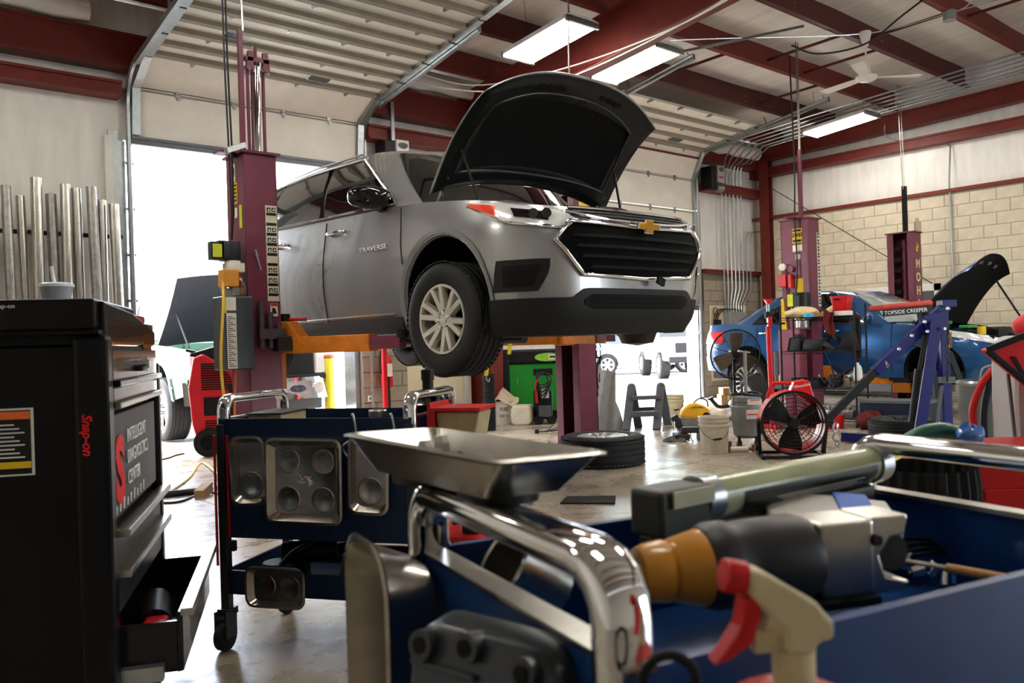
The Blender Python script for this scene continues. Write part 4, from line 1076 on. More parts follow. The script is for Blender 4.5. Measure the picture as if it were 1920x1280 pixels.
ov2 = MB().prism([(.105*math.cos(2*PI*k/28), .042*math.sin(2*PI*k/28)) for k in range(28)], .028, .031, basis((.40, -.11, .62), (1, 0, 0), (0, -1, 0))).obj('oval_field', M('badge_blue', '3b3f52', .3), pl_, smooth=0)
text('Ford', .068, m_chrome, pl_, mx=basis((.40, -.142, .62), (1, 0, 0), (0, -1, 0)), shear=.3, sx=1.1)
# its open hood
th = MB().grid(lambda a, b: Vector((lerp(-.86, .86, a)*lerp(1, .9, b), 1.42-.60*b+.05*abs(2*a-1)**2-.05*math.sin(PI*b), 1.30+.88*b-.07*abs(2*a-1)**2)), 16, 10).obj('hood', M('hood_dark', '3a3f45', .35, .3, .1), trk, smooth=50, solid=.03)
MB().cyl((-.7, .7, 1.2), (-.72, 1.08, 1.66), .012, 6).obj('hood_strut', m_black, trk, smooth=30)
MB().bx(-.8, .8, .15, 1.4, .8, 1.12).obj('engine_bay', m_dark, trk, smooth=0)

# ================================================================ red air-conditioning service machine in the left doorway
m_mred = M('machine_red', 'c8202c', .35, 0, .1, 6)
mc = thing('service_machine', 'red and black wheeled workshop service machine in the left doorway beside the truck wheel', 'machine', (3.62, 9.28, 0), R(-28))
WY = Matrix(((1, 0, 0, 0), (0, 0, -1, 0), (0, 1, 0, 0), (0, 0, 0, 1)))   # outline in xz, extruded towards -y
MB().prism([(-.28, .16), (.26, .14), (.30, .25), (.32, .78), (-.20, 1.12), (-.30, 1.08), (-.36, .75), (-.33, .35)], -.28, .28, WY).obj('housing', m_mred, mc, smooth=0, bev=.03, seg=3)
MB().prism([(-.34, 1.12), (-.20, 1.16), (.02, 1.22), (.34, .98), (.34, .8), (.3, .76), (-.16, 1.06), (-.34, 1.09)], -.25, .25, WY).obj('top_deck', m_black, mc, smooth=0, bev=.015)
MB().bar((-.38, -.2, 1.16), (.05, -.24, 1.05), .05, .03).obj('handle', m_black, mc, smooth=0, bev=.01)
MB().prism([(-.14, 1.13), (.06, 1.22), (.3, 1.0), (.28, .98)], -.2, .2, WY).obj('control_panel', m_grey, mc, smooth=0)
for k in range(12): MB().bx(-.22, lerp(.18, -.02, k/11), -.292, -.278, .72+.025*k, .732+.025*k).obj('vent_slot', m_dark, mc, smooth=0)
for k in range(7): MB().bx(-.19, .02, -.292, -.278, .22+.026*k, .232+.026*k).obj('vent_slot', m_dark, mc, smooth=0)
MB().bx(.06, .26, -.295, -.278, .68, .78).bx(-.2, .24, -.295, -.278, .44, .64).obj('panel_black', m_black, mc, smooth=0, bev=.004)
for k in range(4): MB().bx(-.05+.075*k, .0+.075*k, -.302, -.294, .5+.0*k, .6).obj('port', m_grey, mc, smooth=0)
for s in (-1, 1):
    MB().cyl((-.16, s*.26, .15), (-.16, s*.34, .15), .15, 28).lathe([(.0, 0), (.09, 0), (.1, .012), (.15, .012)], 24, T(-.16, s*.34, .15) @ RX(90 if s < 0 else -90)).obj('wheel', m_rubber, mc, smooth=30, bev=.01)
MB().cyl((.24, 0, .05), (.24, .05, .05), .05, 14).obj('caster', m_black, mc, smooth=30)
# ================================================================ helper: a spot on the floor facing the camera
def depth_of(p): return (Vector(p)-CAMP).dot(_F)
class Spot:
    """floor point seen at pixel (u, v); local x = camera right, y = away, z = up; L(u, v) = local point in that plane"""
    def __init__(s, u, v, z=0.0, d=None):
        s.loc = at(u, v, z=z) if d is None else at(u, v, d=d)
        if d is not None: s.loc = Vector((s.loc.x, s.loc.y, z))
        s.d = depth_of(s.loc); s.z = z
    def L(s, u, v, dy=0.0):
        w = at(u, v, d=s.d+dy)-s.loc
        c, n = math.cos(YAW), math.sin(YAW)
        return Vector((w.x*c-w.y*n, w.x*n+w.y*c, w.z))
    def thing(s, name, label, cat, group=None, turn=0.0):
        return thing(name, label, cat, s.loc, -YAW+turn, group)
    @property
    def k(s): return s.d/FPX
def XZ(y0=0): return Matrix(((1, 0, 0, 0), (0, 0, -1, y0), (0, 1, 0, 0), (0, 0, 0, 1)))  # prism outline in local xz, extruded towards the camera

# ================================================================ blue sedan in the far bay
m_carblue = M('paint_blue', '174c80', .22, .35, .05, 8, coat=1.0)
car = thing('sedan', 'blue sedan with its hood up in the far right bay', 'car', (11.72, 3.72, .30))
CB = Body(outline=[(0, 0), (.3, .01), (.55, .06), (.74, .18), (.85, .38), (.895, .7), (.905, 1.2), (.91, 2.2), (.91, 3.2), (.895, 3.9), (.85, 4.3), (.74, 4.46), (.4, 4.53), (0, 4.55)],
          fo=[(.15, .1), (.35, .0), (.5, .0), (.7, .12), (.85, .35)], wx=[(.15, .93), (.35, .985), (.55, 1.0), (.72, .99), (.85, .96), (1.0, .92)],
          ztop=[(0, .70), (.3, .76), (.8, .86), (1.3, .92), (2.2, .95), (3.4, .99), (4.1, 1.02), (4.55, 1.0)], zbot=[(0, .2), (.5, .2), (.7, .22), (4.0, .24), (4.55, .34)],
          gbase=[(0, 1.18), (.4, 1.24), (.70, 1.45), (.83, 1.75), (.84, 2.2), (.84, 2.8), (.82, 3.4), (.74, 3.85), (.5, 4.05), (0, 4.12)],
          groof=[(0, 1.98), (.35, 2.02), (.52, 2.1), (.575, 2.25), (.59, 2.5), (.59, 2.8), (.575, 3.1), (.54, 3.3), (.35, 3.4), (0, 3.44)],
          zroof=[(1.9, 1.36), (2.5, 1.43), (3.0, 1.42), (3.5, 1.35)], ro=[(.3, .04), (.7, 0), (1.0, .06)])
cut_arches(CB.lower([0, .1, .22, .36, .5, .65, .8, .92, 1], 64), 'body', m_carblue, car, ((.90, .31), (3.62, .31)), .37)
cg_ = MB()
for sg in (-1, 1):
    cg_.grid(lambda a, b: CB.gpt(lerp(0, 9, a), b, 0, sg), 54, 6)
    cg_.grid(lambda a, b: (lambda p: Vector((p.x*(1-b), p.y, p.z+.035*math.sin(b*PI/2))))(CB.gpt(lerp(0, 9, a), 1, 0, sg)), 54, 5)
    cg_.grid(lambda a, b: CB.pt(lerp(CB.t_y(1.35), 1, a), CB.zt(lerp(CB.t_y(1.35), 1, a)), 0, sg).lerp(CB.gpt(lerp(2, 9, a), 0, 0, sg), b), 40, 1)
    cg_.grid(lambda a, b: (lambda p: Vector((p.x*(1-.14*b), p.y, p.z+.012*b)))(CB.pt(lerp(CB.t_x(.7), CB.t_y(1.4), a), CB.zt(lerp(CB.t_x(.7), CB.t_y(1.4), a)), 0, sg)), 20, 2)
cg_.obj('cabin', m_carblue, car, smooth=45)
MB().grid(lambda a, b: CB.gpt(abs(lerp(-2.2, 2.2, a)), lerp(.05, .92, b), .008, -1 if a < .5 else 1), 16, 6).obj('windshield', M('windshield_pale', '9aa5a4', .05, 0, .1, coat=1), car, smooth=60)
MB().grid(lambda a, b: CB.gpt(8.85-abs(lerp(-1.2, 1.2, a)), lerp(.1, .92, b), .008, -1 if a < .5 else 1), 12, 6).obj('rear_window', m_carglass, car, smooth=60)
for sg in (-1, 1):
    for q0, q1 in ((3.05, 4.55), (4.65, 6.2)):
        CB.glass((q0, q1), .06, lambda a, q0=q0, q1=q1: min(.9, .2+max(0, lerp(q0, q1, a)-3)*1.2) if lerp(q0, q1, a) < 4 else min(.9, .9-max(0, lerp(q0, q1, a)-5.4)*.7), 10, 5, .008, sg).obj('door_glass', m_carglass, car, smooth=60)
    MB().tube([CB.gpt(lerp(3, 6.3, k/20), .03, .012, sg) for k in range(21)]+[CB.gpt(lerp(6.25, 3.4, k/14), .93-max(0, lerp(6.25, 3.4, k/14)-5.4)*.7, .012, sg) for k in range(15)], .010, 5, closed=True).obj('window_trim', m_chrome, car, smooth=40)
    for y in (1.42, 2.45, 3.45):
        MB().tube([CB.pt(CB.t_y(y), lerp(.3, .93, k/8), .001, sg) for k in range(9)], .005, 5).obj('panel_gap', m_seam, car, smooth=0)
    for y in (2.25, 3.3):
        MB().tube(spl([CB.pt(CB.t_y(y+d), .86, o, sg) for d, o in ((-.1, .0), (0, .035), (.1, .0))], 5), .014, 6).obj('door_handle', m_chrome, car, smooth=50)
    MB().ball((sg*.98, 1.68, 1.02), .1, 14, (1.1, .6, .75)).bar((sg*.84, 1.72, .95), (sg*.92, 1.7, .98), .06, .04).obj('mirror', m_carblue, car, smooth=60)
    for cy in (.90, 3.62):
        MB().grid(lambda a, b: Vector((sg*lerp(.45, .88, b), cy+math.cos(R(-25+230*a))*.365, .31+math.sin(R(-25+230*a))*.365)), 16, 1).add([(sg*.46, cy+math.cos(R(15*k))*.37, .31+math.sin(R(15*k))*.37) for k in range(-2, 15)], [tuple(range(17))]).obj('wheel_liner', m_dark, car, smooth=40)
    CB.patch(CB.t_x(.58), CB.t_y(.72), lambda a: lerp(.60, .76, a), lambda a: lerp(.70, .845, a), 18, 4, .012, sg).obj('headlamp', m_lens, car, smooth=50, solid=.006)
    CB.patch(CB.t_y(.58), CB.t_y(.72), lambda a: lerp(.735, .77, a), lambda a: lerp(.76, .80, a), 6, 2, .018, sg).obj('turn_signal', m_amber, car, smooth=50)
    CB.patch(CB.t_y(4.05), CB.t_x(.5) if False else CB.t_y(4.44), .72, .90, 8, 3, .010, sg).obj('tail_lamp', M('tail_lamp', 'd0242a', .15, 0, .1, coat=1), car, smooth=50)
    CB.patch(CB.t_y(3.98), 1, .30, .52, 18, 4, .014, sg).obj('rear_bumper', m_carblue, car, smooth=50, solid=.005)
    CB.patch(0, CB.t_x(.5), .28, .55, 12, 3, .01, sg).obj('grille', m_dark, car, smooth=40)
for x, y in ((-.79, 3.62), (.79, 3.62), (.79, .9)):
    wheel(car, (x, y, .14), rad=.34, wid=.22, rim=.235, spokes=16, style='multi', rot=(0, 0, 0 if x < 0 else PI))
MB().lathe([(0, -.05), (.07, -.05), (.075, -.02), (.15, -.02), (.15, .01), (0, .01)], 28, T(-.78, .9, .16) @ RY(-90)).obj('brake_disc', m_rimd, car, smooth=30)
MB().bx(-.8, .8, .3, 4.3, .18, .3).obj('underbody', m_black, car, smooth=0)
MB().bx(-.72, .72, .25, 1.25, .45, .74).obj('engine_bay', m_dark, car, smooth=0)
eb = MB()
for k in range(14):
    eb.box((random.uniform(-.6, .6), random.uniform(.25, 1.1), .76+random.uniform(0, .04)), (random.uniform(.12, .3), random.uniform(.1, .25), .1), rot=(0, 0, random.uniform(0, 2)))
eb.obj('engine_parts', m_black, car, smooth=0, bev=.012, kind='stuff')
MB().bx(-.55, -.25, .6, .72, .84, .88).bx(-.3, .1, 1.05, 1.12, .9, .95).obj('engine_cover_green', M('green_strip', '2f8f2f', .4), car, smooth=0, bev=.01)
MB().cyl((-.62, .42, .76), (-.62, .42, .86), .05, 12).obj('filler_cap', m_yellow, car, smooth=30)
def hood2(a, b): return Vector((a*lerp(.80, .66, b**1.5), lerp(-.02, 1.12-.22*abs(a)**2.4, b), -.09*abs(a)**2.2-.22*max(0, b-.7)**2*3+.05*math.sin(PI*b)))
H2 = Matrix(((1, 0, 0, 0), (0, -math.cos(R(50)), math.sin(R(50)), 1.22), (0, math.sin(R(50)), math.cos(R(50)), .97), (0, 0, 0, 1)))
h2 = MB().grid(lambda a, b: hood2(2*a-1, b), 28, 18, H2).obj('hood', m_carblue, car, smooth=60, solid=.006)
MB().grid(lambda a, b: hood2((2*a-1)*.985, lerp(.01, .985, b))-Vector((0, 0, .025)), 28, 18, H2).obj('hood_inner_panel', m_liner, h2, smooth=50)
for a in (-.5, -.2, .2, .5): MB().prism(rrect(.10, .05, .015), -.006, .006, H2 @ T(*(hood2(a, .86)-Vector((0, 0, .034))))).obj('hood_slot', m_grey, h2, smooth=0)
MB().cyl((.7, .35, .84), H2 @ (hood2(.9, .78)-Vector((0, 0, .03))), .013, 8).obj('prop_rod', m_black, car, smooth=30)
MB().bar((-.5, 1.3, .95), (.2, 1.5, 1.02), .015, .02).obj('wiper', m_black, car, smooth=0)

# ================================================================ black wire shelf
RX_, LX_ = Vector((9.50, 4.95, 0)), Vector((9.40, 5.86, 0))
ang = math.atan2((RX_-LX_).y, (RX_-LX_).x)
sh = thing('wire_shelf', 'black four-post wire shelf loaded with car parts, in front of the blue car', 'shelf', LX_, ang)
SL, SD = .92, .36
SZ = (.10, .46, .915, 1.335)
for x in (0, SL):
    for y in (0, SD):
        MB().cyl((x, y, 0), (x, y, 1.48), .012, 8).cyl((x, y, 0), (x, y, .02), .018, 8).obj('leg', m_wire, sh, smooth=40)
for z in SZ:
    g = MB()
    for y in (0, SD): g.cyl((0, y, z), (SL, y, z), .005, 5).cyl((0, y, z-.03), (SL, y, z-.03), .004, 5)
    for x in (0, SL): g.cyl((x, 0, z), (x, SD, z), .005, 5)
    for k in range(1, 30): g.cyl((SL*k/30, 0, z+.003), (SL*k/30, SD, z+.003), .002, 4)
    for k in range(30): g.cyl((SL*k/30, 0, z-.03), (SL*(k+1)/30, 0, z if k % 2 else z-.03), .002, 4)
    g.obj('wire_deck', m_wire, sh, smooth=0)
SM = Matrix.Translation(LX_) @ Matrix.Rotation(ang, 4, 'Z')
def on(name, label, cat, x, y, z, rz=0.0, group=None):
    p = SM @ Vector((x, y, z)); return thing(name, label, cat, p, ang+rz, group)
def lump(name, label, cat, x, y, z, pts, mat, rz=0, bev=.012, group=None, smooth=40, sub=1):
    """irregular moulded housing: prism stack"""
    t = on(name, label, cat, x, y, z, rz, group)
    for i, (poly, h0, h1, tt) in enumerate(pts):
        MB().prism(poly, h0, h1, None, tt).obj('housing' if i == 0 else 'moulding', mat, t, smooth=smooth, bev=bev)
    return t
# second deck from the top: black plastic air boxes
lump('air_box', 'angular black plastic air box at the left end of the upper shelf deck', 'car part', .14, .18, SZ[2]+.005, [([(-.10, -.12), (.08, -.14), (.12, .0), (.08, .12), (-.09, .12)], 0, .17, .8), ([(-.02, -.1), (.07, -.1), (.07, .05), (-.02, .05)], .17, .21, .8)], m_black)
t = lump('intake_duct', 'long rounded black plastic duct in the middle of the upper shelf deck', 'car part', .37, .16, SZ[2]+.005, [([(-.14, -.11), (.12, -.12), (.16, -.02), (.14, .1), (-.14, .1)], 0, .15, .82)], m_black, bev=.03)
MB().tube(spl([(.1, -.02, .08), (.2, -.05, .05), (.25, -.05, .0)], 5), .05, 10).obj('duct_end', m_black, t, smooth=40)
t = on('hose_bundle', 'tangle of black hoses with a silver clamp on the upper shelf deck', 'hose', .58, .18, SZ[2]+.01)
for k in range(4): MB().tube(spl([(-.1+.02*k, -.05, .02+.03*k), (-.03, .02*k, .15+.03*k), (.06, -.03, .12+.02*k), (.12, .03*k, .04)], 6), .016+.004*(k % 2), 8).obj('hose', m_black, t, smooth=40)
MB().lathe([(.03, 0), (.034, .005), (.034, .02), (.03, .025)], 14, T(.02, 0, .16) @ RX(60)).obj('clamp', m_chrome, t, smooth=40)
lump('splash_guard', 'pointed black splash guard leaning at the right end of the upper shelf deck', 'car part', .78, .15, SZ[2]+.005, [([(-.12, -.02), (.12, -.06), (.14, .05), (.02, .08)], 0, .22, .55)], m_black, rz=.2)
# lower deck: engine harness, pump, bits
t = lump('manifold_cover', 'ribbed black manifold cover lying on the middle shelf deck', 'car part', .27, .15, SZ[1]+.005, [([(-.2, -.10), (.2, -.12), (.22, .1), (-.2, .12)], 0, .10, .9)], m_rubber, bev=.02)
for k in range(6): MB().bx(-.17+.065*k, -.14+.065*k, -.11, .1, .10, .118).obj('rib', m_rubber, t, smooth=0)
t = on('alternator', 'round black alternator with a metal pulley on the middle shelf deck', 'car part', .62, .14, SZ[1]+.09)
MB().cyl((0, -.07, 0), (0, .08, 0), .085, 20).obj('housing', m_black, t, smooth=30, bev=.01)
MB().lathe([(0, -.03), (.03, -.03), (.035, -.02), (.028, -.01), (.035, 0), (.0, 0)], 16, T(0, -.07, 0) @ RX(90)).obj('pulley', m_steel, t, smooth=30)
for k in range(8): MB().box((.055*math.cos(k*PI/4), -.072, .055*math.sin(k*PI/4)), (.03, .006, .008), rot=(0, -k*PI/4, 0)).obj('vent_rib', m_grey, t, smooth=0)
t = on('throttle_body', 'silver and black throttle body with hoses at the right of the middle shelf deck', 'car part', .76, .2, SZ[1]+.01)
MB().cyl((0, -.03, .1), (.05, .05, .17), .045, 14).box((-.03, 0, .06), (.1, .09, .1)).obj('casting', m_alu, t, smooth=30, bev=.006)
MB().tube(spl([(-.1, 0, .1), (-.03, -.04, .18), (.04, 0, .22), (.08, .02, .12)], 5), .014, 8).obj('hose', m_black, t, smooth=40)
t = on('connector_loom', 'thin black wiring loom with metal fittings between the pump and the manifold cover', 'cable', .47, .1, SZ[1]+.02)
for k in range(4): MB().tube(spl([(-.06, .02*k, 0), (-.02, -.03, .06+.03*k), (.05, -.02*k, .05), (.08, .03, .01)], 5), .007, 6).obj('cable', m_cord, t, smooth=40)
MB().ball((-.02, -.03, .13), .018, 8).ball((.05, -.03, .06), .016, 8).obj('fitting', m_chrome, t, smooth=40)
t = on('strap', 'dark blue strap hanging down from the upper shelf deck', 'strap', .56, -.02, SZ[2])
MB().bar((0, 0, .0), (.06, 0, -.13), .03, .008).bar((.06, 0, -.13), (.11, 0, -.3), .03, .008).obj('webbing', M('strap_blue', '1a2740', .7), t, smooth=0)
# top deck
t = on('sack', 'cream cloth sack slumped on the left of the top shelf deck', 'sack', .2, .18, SZ[3]+.004)
MB().grid(lambda a, b: (lambda th, ph: Vector((.22*math.cos(th)*math.sin(ph)**.8, .17*math.sin(th)*math.sin(ph)**.8, .055+.06*math.cos(ph)*(1+.25*math.sin(3*th))+.012*math.sin(5*th+2*ph))))(2*PI*a, PI*b), 28, 12).obj('cloth', M('sack_cloth', 'cbb98f', .85, 0, .15, 14, bump=.5), t, smooth=60)
t = on('parts_tray', 'flat carton with a blue end label on the front of the top shelf deck', 'box', .43, .06, SZ[3]+.004)
MB().bx(-.13, .16, -.06, .12, 0, .045).obj('carton', M('carton_brown', '8a5f3c', .7), t, smooth=0, bev=.003)
MB().bx(-.132, .0, -.063, -.058, 0, .045).obj('label', M('label_blue', '4fb3e6', .5), t, smooth=0)
MB().bx(-.09, -.04, -.066, -.062, .018, .024).obj('print', m_txtk, t, smooth=0)
t = on('rag', 'dark red shop rag hanging over the top shelf edge', 'rag', .62, .02, SZ[3]+.005)
def ragfn(a, b): return Vector((lerp(-.06, .06, a)+.01*math.sin(9*b), -.03-.02*math.sin(6*a)-.01*math.sin(13*a+4*b), lerp(.06, -.22, b)+.02*math.sin(7*a)))
MB().grid(ragfn, 16, 14).obj('cloth', M('rag_red', '5c1a18', .9, 0, .2, 20, bump=.5), t, smooth=60, solid=.008)
t = on('brochure_box', 'small white carton under the red bin on the top shelf deck', 'box', .73, .08, SZ[3]+.004)
MB().bx(-.09, .11, -.06, .1, 0, .055).obj('carton', m_white, t, smooth=0, bev=.003)
t = on('bin', 'bright red plastic bin with a handle slot standing on the small white carton', 'bin', .74, .1, SZ[3]+.06)
MB().prism(rrect(.17, .14, .03), 0, .17, None, 1.35).obj('tub', m_redp, t, smooth=30, bev=.004)
MB().prism(rrect(.235, .195, .04), .165, .18).obj('rim', m_redp, t, smooth=30)
MB().prism(rrect(.08, .02, .008), 0, .004, basis((-.02, -.097, .14), (1, 0, 0), (0, -1, -.2))).obj('handle_slot', m_dark, t, smooth=0)
t = on('paper_roll', 'cream rolled cloth leaning against the red bin on the top shelf deck', 'cloth', .6, .26, SZ[3]+.01)
MB().tube([(-.16, 0, .03), (.02, 0, .12), (.06, 0, .14)], [.03, .04, .03], 10).obj('cloth', MATS['sack_cloth'], t, smooth=50)
# spray bottle and tubes in the rack
t = on('spray_bottle', 'white spray bottle with grey liquid hanging at the right end of the wire shelf', 'bottle', .90, .12, SZ[1]+.01)
MB().lathe([(0, 0), (.045, 0), (.05, .01), (.05, .09)], 18).obj('liquid', m_grey, t, smooth=40)
MB().lathe([(.0505, .088), (.05, .2), (.04, .25), (.016, .28), (.016, .31), (0, .31)], 18).obj('bottle', M('bottle_white', 'cfd0cc', .3), t, smooth=40)
MB().box((-.01, 0, .33), (.07, .03, .045)).cyl((0, 0, .3), (0, 0, .34), .02, 10).obj('trigger', m_black, t, smooth=20, bev=.006)
t = on('shock_absorber', 'dark strut hanging on the left post of the wire shelf', 'car part', -.07, .0, .62)
MB().cyl((0, 0, 0), (0, 0, .3), .03, 12).cyl((0, 0, -.08), (0, 0, 0), .02, 10).obj('cylinder', m_grey, t, smooth=30)
t = on('tie_bar', 'black upright bar leaning inside the right end of the wire shelf', 'car part', .85, .26, SZ[2]-.1)
MB().bx(-.05, .04, -.03, .03, 0, .5).obj('bar', m_black, t, smooth=0, bev=.01)

# bottom deck and floor in front of it
t = on('engine_block_part', 'dirty silver cylinder head casting on the bottom shelf deck', 'car part', .62, .16, SZ[0]+.005)
e_ = MB().bx(-.2, .22, -.08, .1, 0, .09)
for k in range(6): e_.cyl((-.16+.065*k, -.02, .09), (-.16+.065*k, -.02, .14), .02, 8)
e_.obj('casting', m_alu, t, smooth=30, bev=.008)
t = on('tool_tray', 'red tool tray beneath the cylinder head on the bottom shelf deck', 'tray', .55, -.18, .0)
MB().bx(-.2, .25, -.1, .1, 0, .16).obj('box', m_redp, t, smooth=0, bev=.01)
MB().bx(-.16, .2, -.104, -.09, .02, .12).obj('label', m_black, t, smooth=0)
t = on('tool_case', 'grey ribbed tool case on the floor before the wire shelf', 'case', .26, -.38, 0)
MB().bx(-.2, .18, -.1, .1, 0, .15).obj('case', m_grey, t, smooth=0, bev=.012)
for k in range(4): MB().bx(-.19, .17, -.108, -.1, .02+.035*k, .035+.035*k).obj('rib', m_grey, t, smooth=0)
t = on('shop_towel', 'crumpled dark red cloth lying right of the wire shelf', 'rag', 1.12, -.1, .0)
MB().grid(lambda a, b: (lambda th, ph: Vector((.17*math.cos(th)*math.sin(ph)*(1+.2*math.sin(3*th)), .13*math.sin(th)*math.sin(ph)*(1+.2*math.sin(5*th)), .09+.09*math.cos(ph)*(1+.35*math.sin(4*th+2*ph))+.03*math.sin(7*th+4*ph))))(2*PI*a, PI*b), 24, 12).obj('cloth', MATS['rag_red'], t, smooth=60)
t = on('paint_can', 'white plastic tub on the floor right of the wire shelf', 'tub', 1.1, .35, 0)
MB().lathe([(0, 0), (.09, 0), (.1, .26), (.105, .27), (.105, .29), (0, .29)], 22).obj('tub', m_white, t, smooth=30)
t = on('storage_box', 'dark blue low crate behind the wire shelf foot', 'crate', 1.35, .1, 0)
MB().bx(-.4, .35, -.1, .3, 0, .3).obj('crate', M('crate_navy', '10192c', .5), t, smooth=0, bev=.01)
MB().bx(-.41, .36, -.11, .31, .3, .33).obj('lid', m_grey, t, smooth=0)

# ================================================================ topside creeper behind the shelf
s = Spot(1700, 800, d=10.4)
t = s.thing('topside_creeper', 'padded work creeper with a red cushion leaning over the fender of the blue car', 'creeper')
a_, b_ = s.L(1640, 578), s.L(1735, 569)
MB().bar(a_+Vector((0, 0, .0)), b_+Vector((0, 0, .0)), .42, .075, up=(0, 0, 1)).obj('cushion', M('cushion_red', 'a8392f', .5, 0, .15, 10), t, smooth=40, bev=.03, seg=3)
a2, b2 = s.L(1642, 588), s.L(1733, 580)
MB().bar(a2+Vector((0, -.2, 0)), b2+Vector((0, -.2, 0)), .03, .085).obj('side_rail', m_black, t, smooth=0, bev=.004)
mid = (a2+b2)/2; dr = (b2-a2)
text('TOPSIDE CREEPER', .065, m_txtw, t, mx=basis(mid+Vector((-.03, -.218, -.005)), dr, (0, -1, 0)), sx=1.0)
MB().bar(b2+Vector((.02, -.1, .05)), s.L(1757, 790)+Vector((.0, .0, 0)), .04, .05).bar(b2+Vector((.02, .2, .05)), s.L(1757, 790, .3), .04, .05).bar(s.L(1700, 640), s.L(1757, 660), .03, .03).obj('frame', m_black, t, smooth=0)
MB().cyl(s.L(1757, 793)+Vector((0, -.05, 0)), s.L(1757, 793)+Vector((0, .05, 0)), .04, 12).obj('caster', m_black, t, smooth=30)

# ================================================================ blue engine hoist
m_hoist = M('hoist_blue', '141a5c', .32, 0, .12, 8)
s = Spot(1740, 836)
t = s.thing('engine_hoist', 'dark blue engine hoist with lowered boom and chain hook before the wire shelf', 'hoist')
MB().bar(s.L(1776, 826, .12), s.L(1766, 585, .12), .09, .09, up=(0, 1, 0)).obj('mast', m_hoist, t, smooth=0, bev=.006)
for dy in (-.02, .24):
    MB().bar(s.L(1722, 826, dy), s.L(1757, 600, dy), .012, .11, up=(1, 0, 0)).obj('brace', m_hoist, t, smooth=0)
MB().bar(s.L(1842, 826, .12), s.L(1778, 660, .12), .06, .06).obj('rear_brace', m_black, t, smooth=0, bev=.004)
bm_ = s.L(1775, 572, .12); bt = s.L(1640, 697, .12)
MB().bar(bm_, bt, .085, .10).obj('boom', m_hoist, t, smooth=0, bev=.006)
MB().bar(bt, s.L(1552, 785, .12), .06, .075).obj('boom_extension', m_black, t, smooth=0, bev=.004)
MB().bx(bm_.x-.07, bm_.x+.07, .05, .19, bm_.z-.02, bm_.z+.05).bar(s.L(1735, 610, .05), s.L(1775, 600, .05), .012, .2, up=(0, 0, 1)).obj('head_plate', m_hoist, t, smooth=0, bev=.006)
bl = MB()
for (u, v) in ((1776, 578), (1733, 603), (1738, 621), (1709, 629), (1685, 654), (1770, 616)):
    p = s.L(u, v, -.06); bl.cyl(p, p+Vector((0, -.02, 0)), .016, 6)
bl.obj('bolt', m_galv, t, smooth=0)
MB().cyl(s.L(1712, 792, .12), s.L(1724, 692, .12), .045, 14).cyl(s.L(1724, 692, .12), s.L(1738, 622, .12), .022, 10).obj('ram', m_black, t, smooth=30)
for du, nm in ((-180, 'leg'), (60, 'leg')):
    for dy in (-.25, .45):
        MB().bar(s.L(1790, 832, dy*.4), Vector((s.L(1790+du, 832).x, dy, .06)), .07, .09).obj(nm, m_hoist, t, smooth=0, bev=.004)
MB().bar(s.L(1735, 826, -.2)+Vector((0, 0, .02)), s.L(1735, 826, .45)+Vector((0, 0, .02)), .09, .09).obj('cross_member', m_hoist, t, smooth=0, bev=.004)
MB().bar(s.L(1760, 712, -.02), s.L(1790, 712, -.02), .03, .06).bar(s.L(1752, 820, .06), s.L(1766, 722, .06), .03, .03).obj('handle_socket', m_grey, t, smooth=0)
for du in (-185, 58):
    p = Vector((s.L(1790+du, 832).x, -.25 if du < 0 else .0, .03))
    MB().cyl(p+Vector((0, -.02, 0)), p+Vector((0, .02, 0)), .03, 12).obj('caster', m_black, t, smooth=30)
hk = s.L(1566, 792, .12)
def link(mb, c, r, rz, a=.6):
    mb.tube([c+Vector((r*a*math.cos(q)*math.cos(rz), r*a*math.cos(q)*math.sin(rz), r*math.sin(q))) for q in [2*PI*k/10 for k in range(10)]], r*.22, 6, closed=True)
for k in range(2):
    m_ = MB(); link(m_, hk+Vector((.028*k, 0, -.05-.01*k)), .045, .3+k*.9); m_.obj('chain_link', m_galv, t, smooth=40)
m_ = MB(); link(m_, hk+Vector((.01, 0, -.14)), .05, .2, .8); m_.obj('hook', m_galv, t, smooth=40)
for k in range(3):
    m_ = MB(); link(m_, hk+Vector((.012, 0, -.2-.045*k)), .03, k*1.5); m_.obj('chain_link', m_galv, t, smooth=40)
for k in range(12):
    m_ = MB(); link(m_, s.L(1777+1.0*math.sin(k), 612+9*k, -.05), .024, k*1.5); m_.obj('chain_link', m_iron, t, smooth=40)
MB().tube([s.L(1783, 622, -.07), s.L(1784, 650, -.07), s.L(1781, 652, -.07), s.L(1781, 624, -.07)], .006, 5).obj('safety_pin', M('brass', 'a07a40', .35, .8, .1), t, smooth=40)
MB().tube([s.L(1661, 677, -.06), s.L(1663, 688, -.06), s.L(1666, 690, -.06), s.L(1666, 684, -.06), s.L(1661, 677, -.06)], .004, 5).obj('locking_clip', m_chrome, t, smooth=40)
# ================================================================ things on the shop floor
# spare wheel lying flat
p = at(1131, 868, z=0)
t = wheel(None, (p.x, p.y, .13), rad=.385, wid=.25, rim=.23, rot=(0, R(90), R(20)), name='wheel')
tag(t, 'removed vehicle wheel lying flat on the concrete in front of the far lift post', 'wheel')
# two wheels by the pedestal fan
p = at(1432, 792, z=0)
t = wheel(None, (p.x, p.y+.05, .30), rad=.335, wid=.22, rim=.235, spokes=16, style='multi', rot=(R(8), R(-20), R(-38)), name='wheel')
tag(t, 'loose many-spoked alloy wheel leaning beside the red support pole', 'wheel')

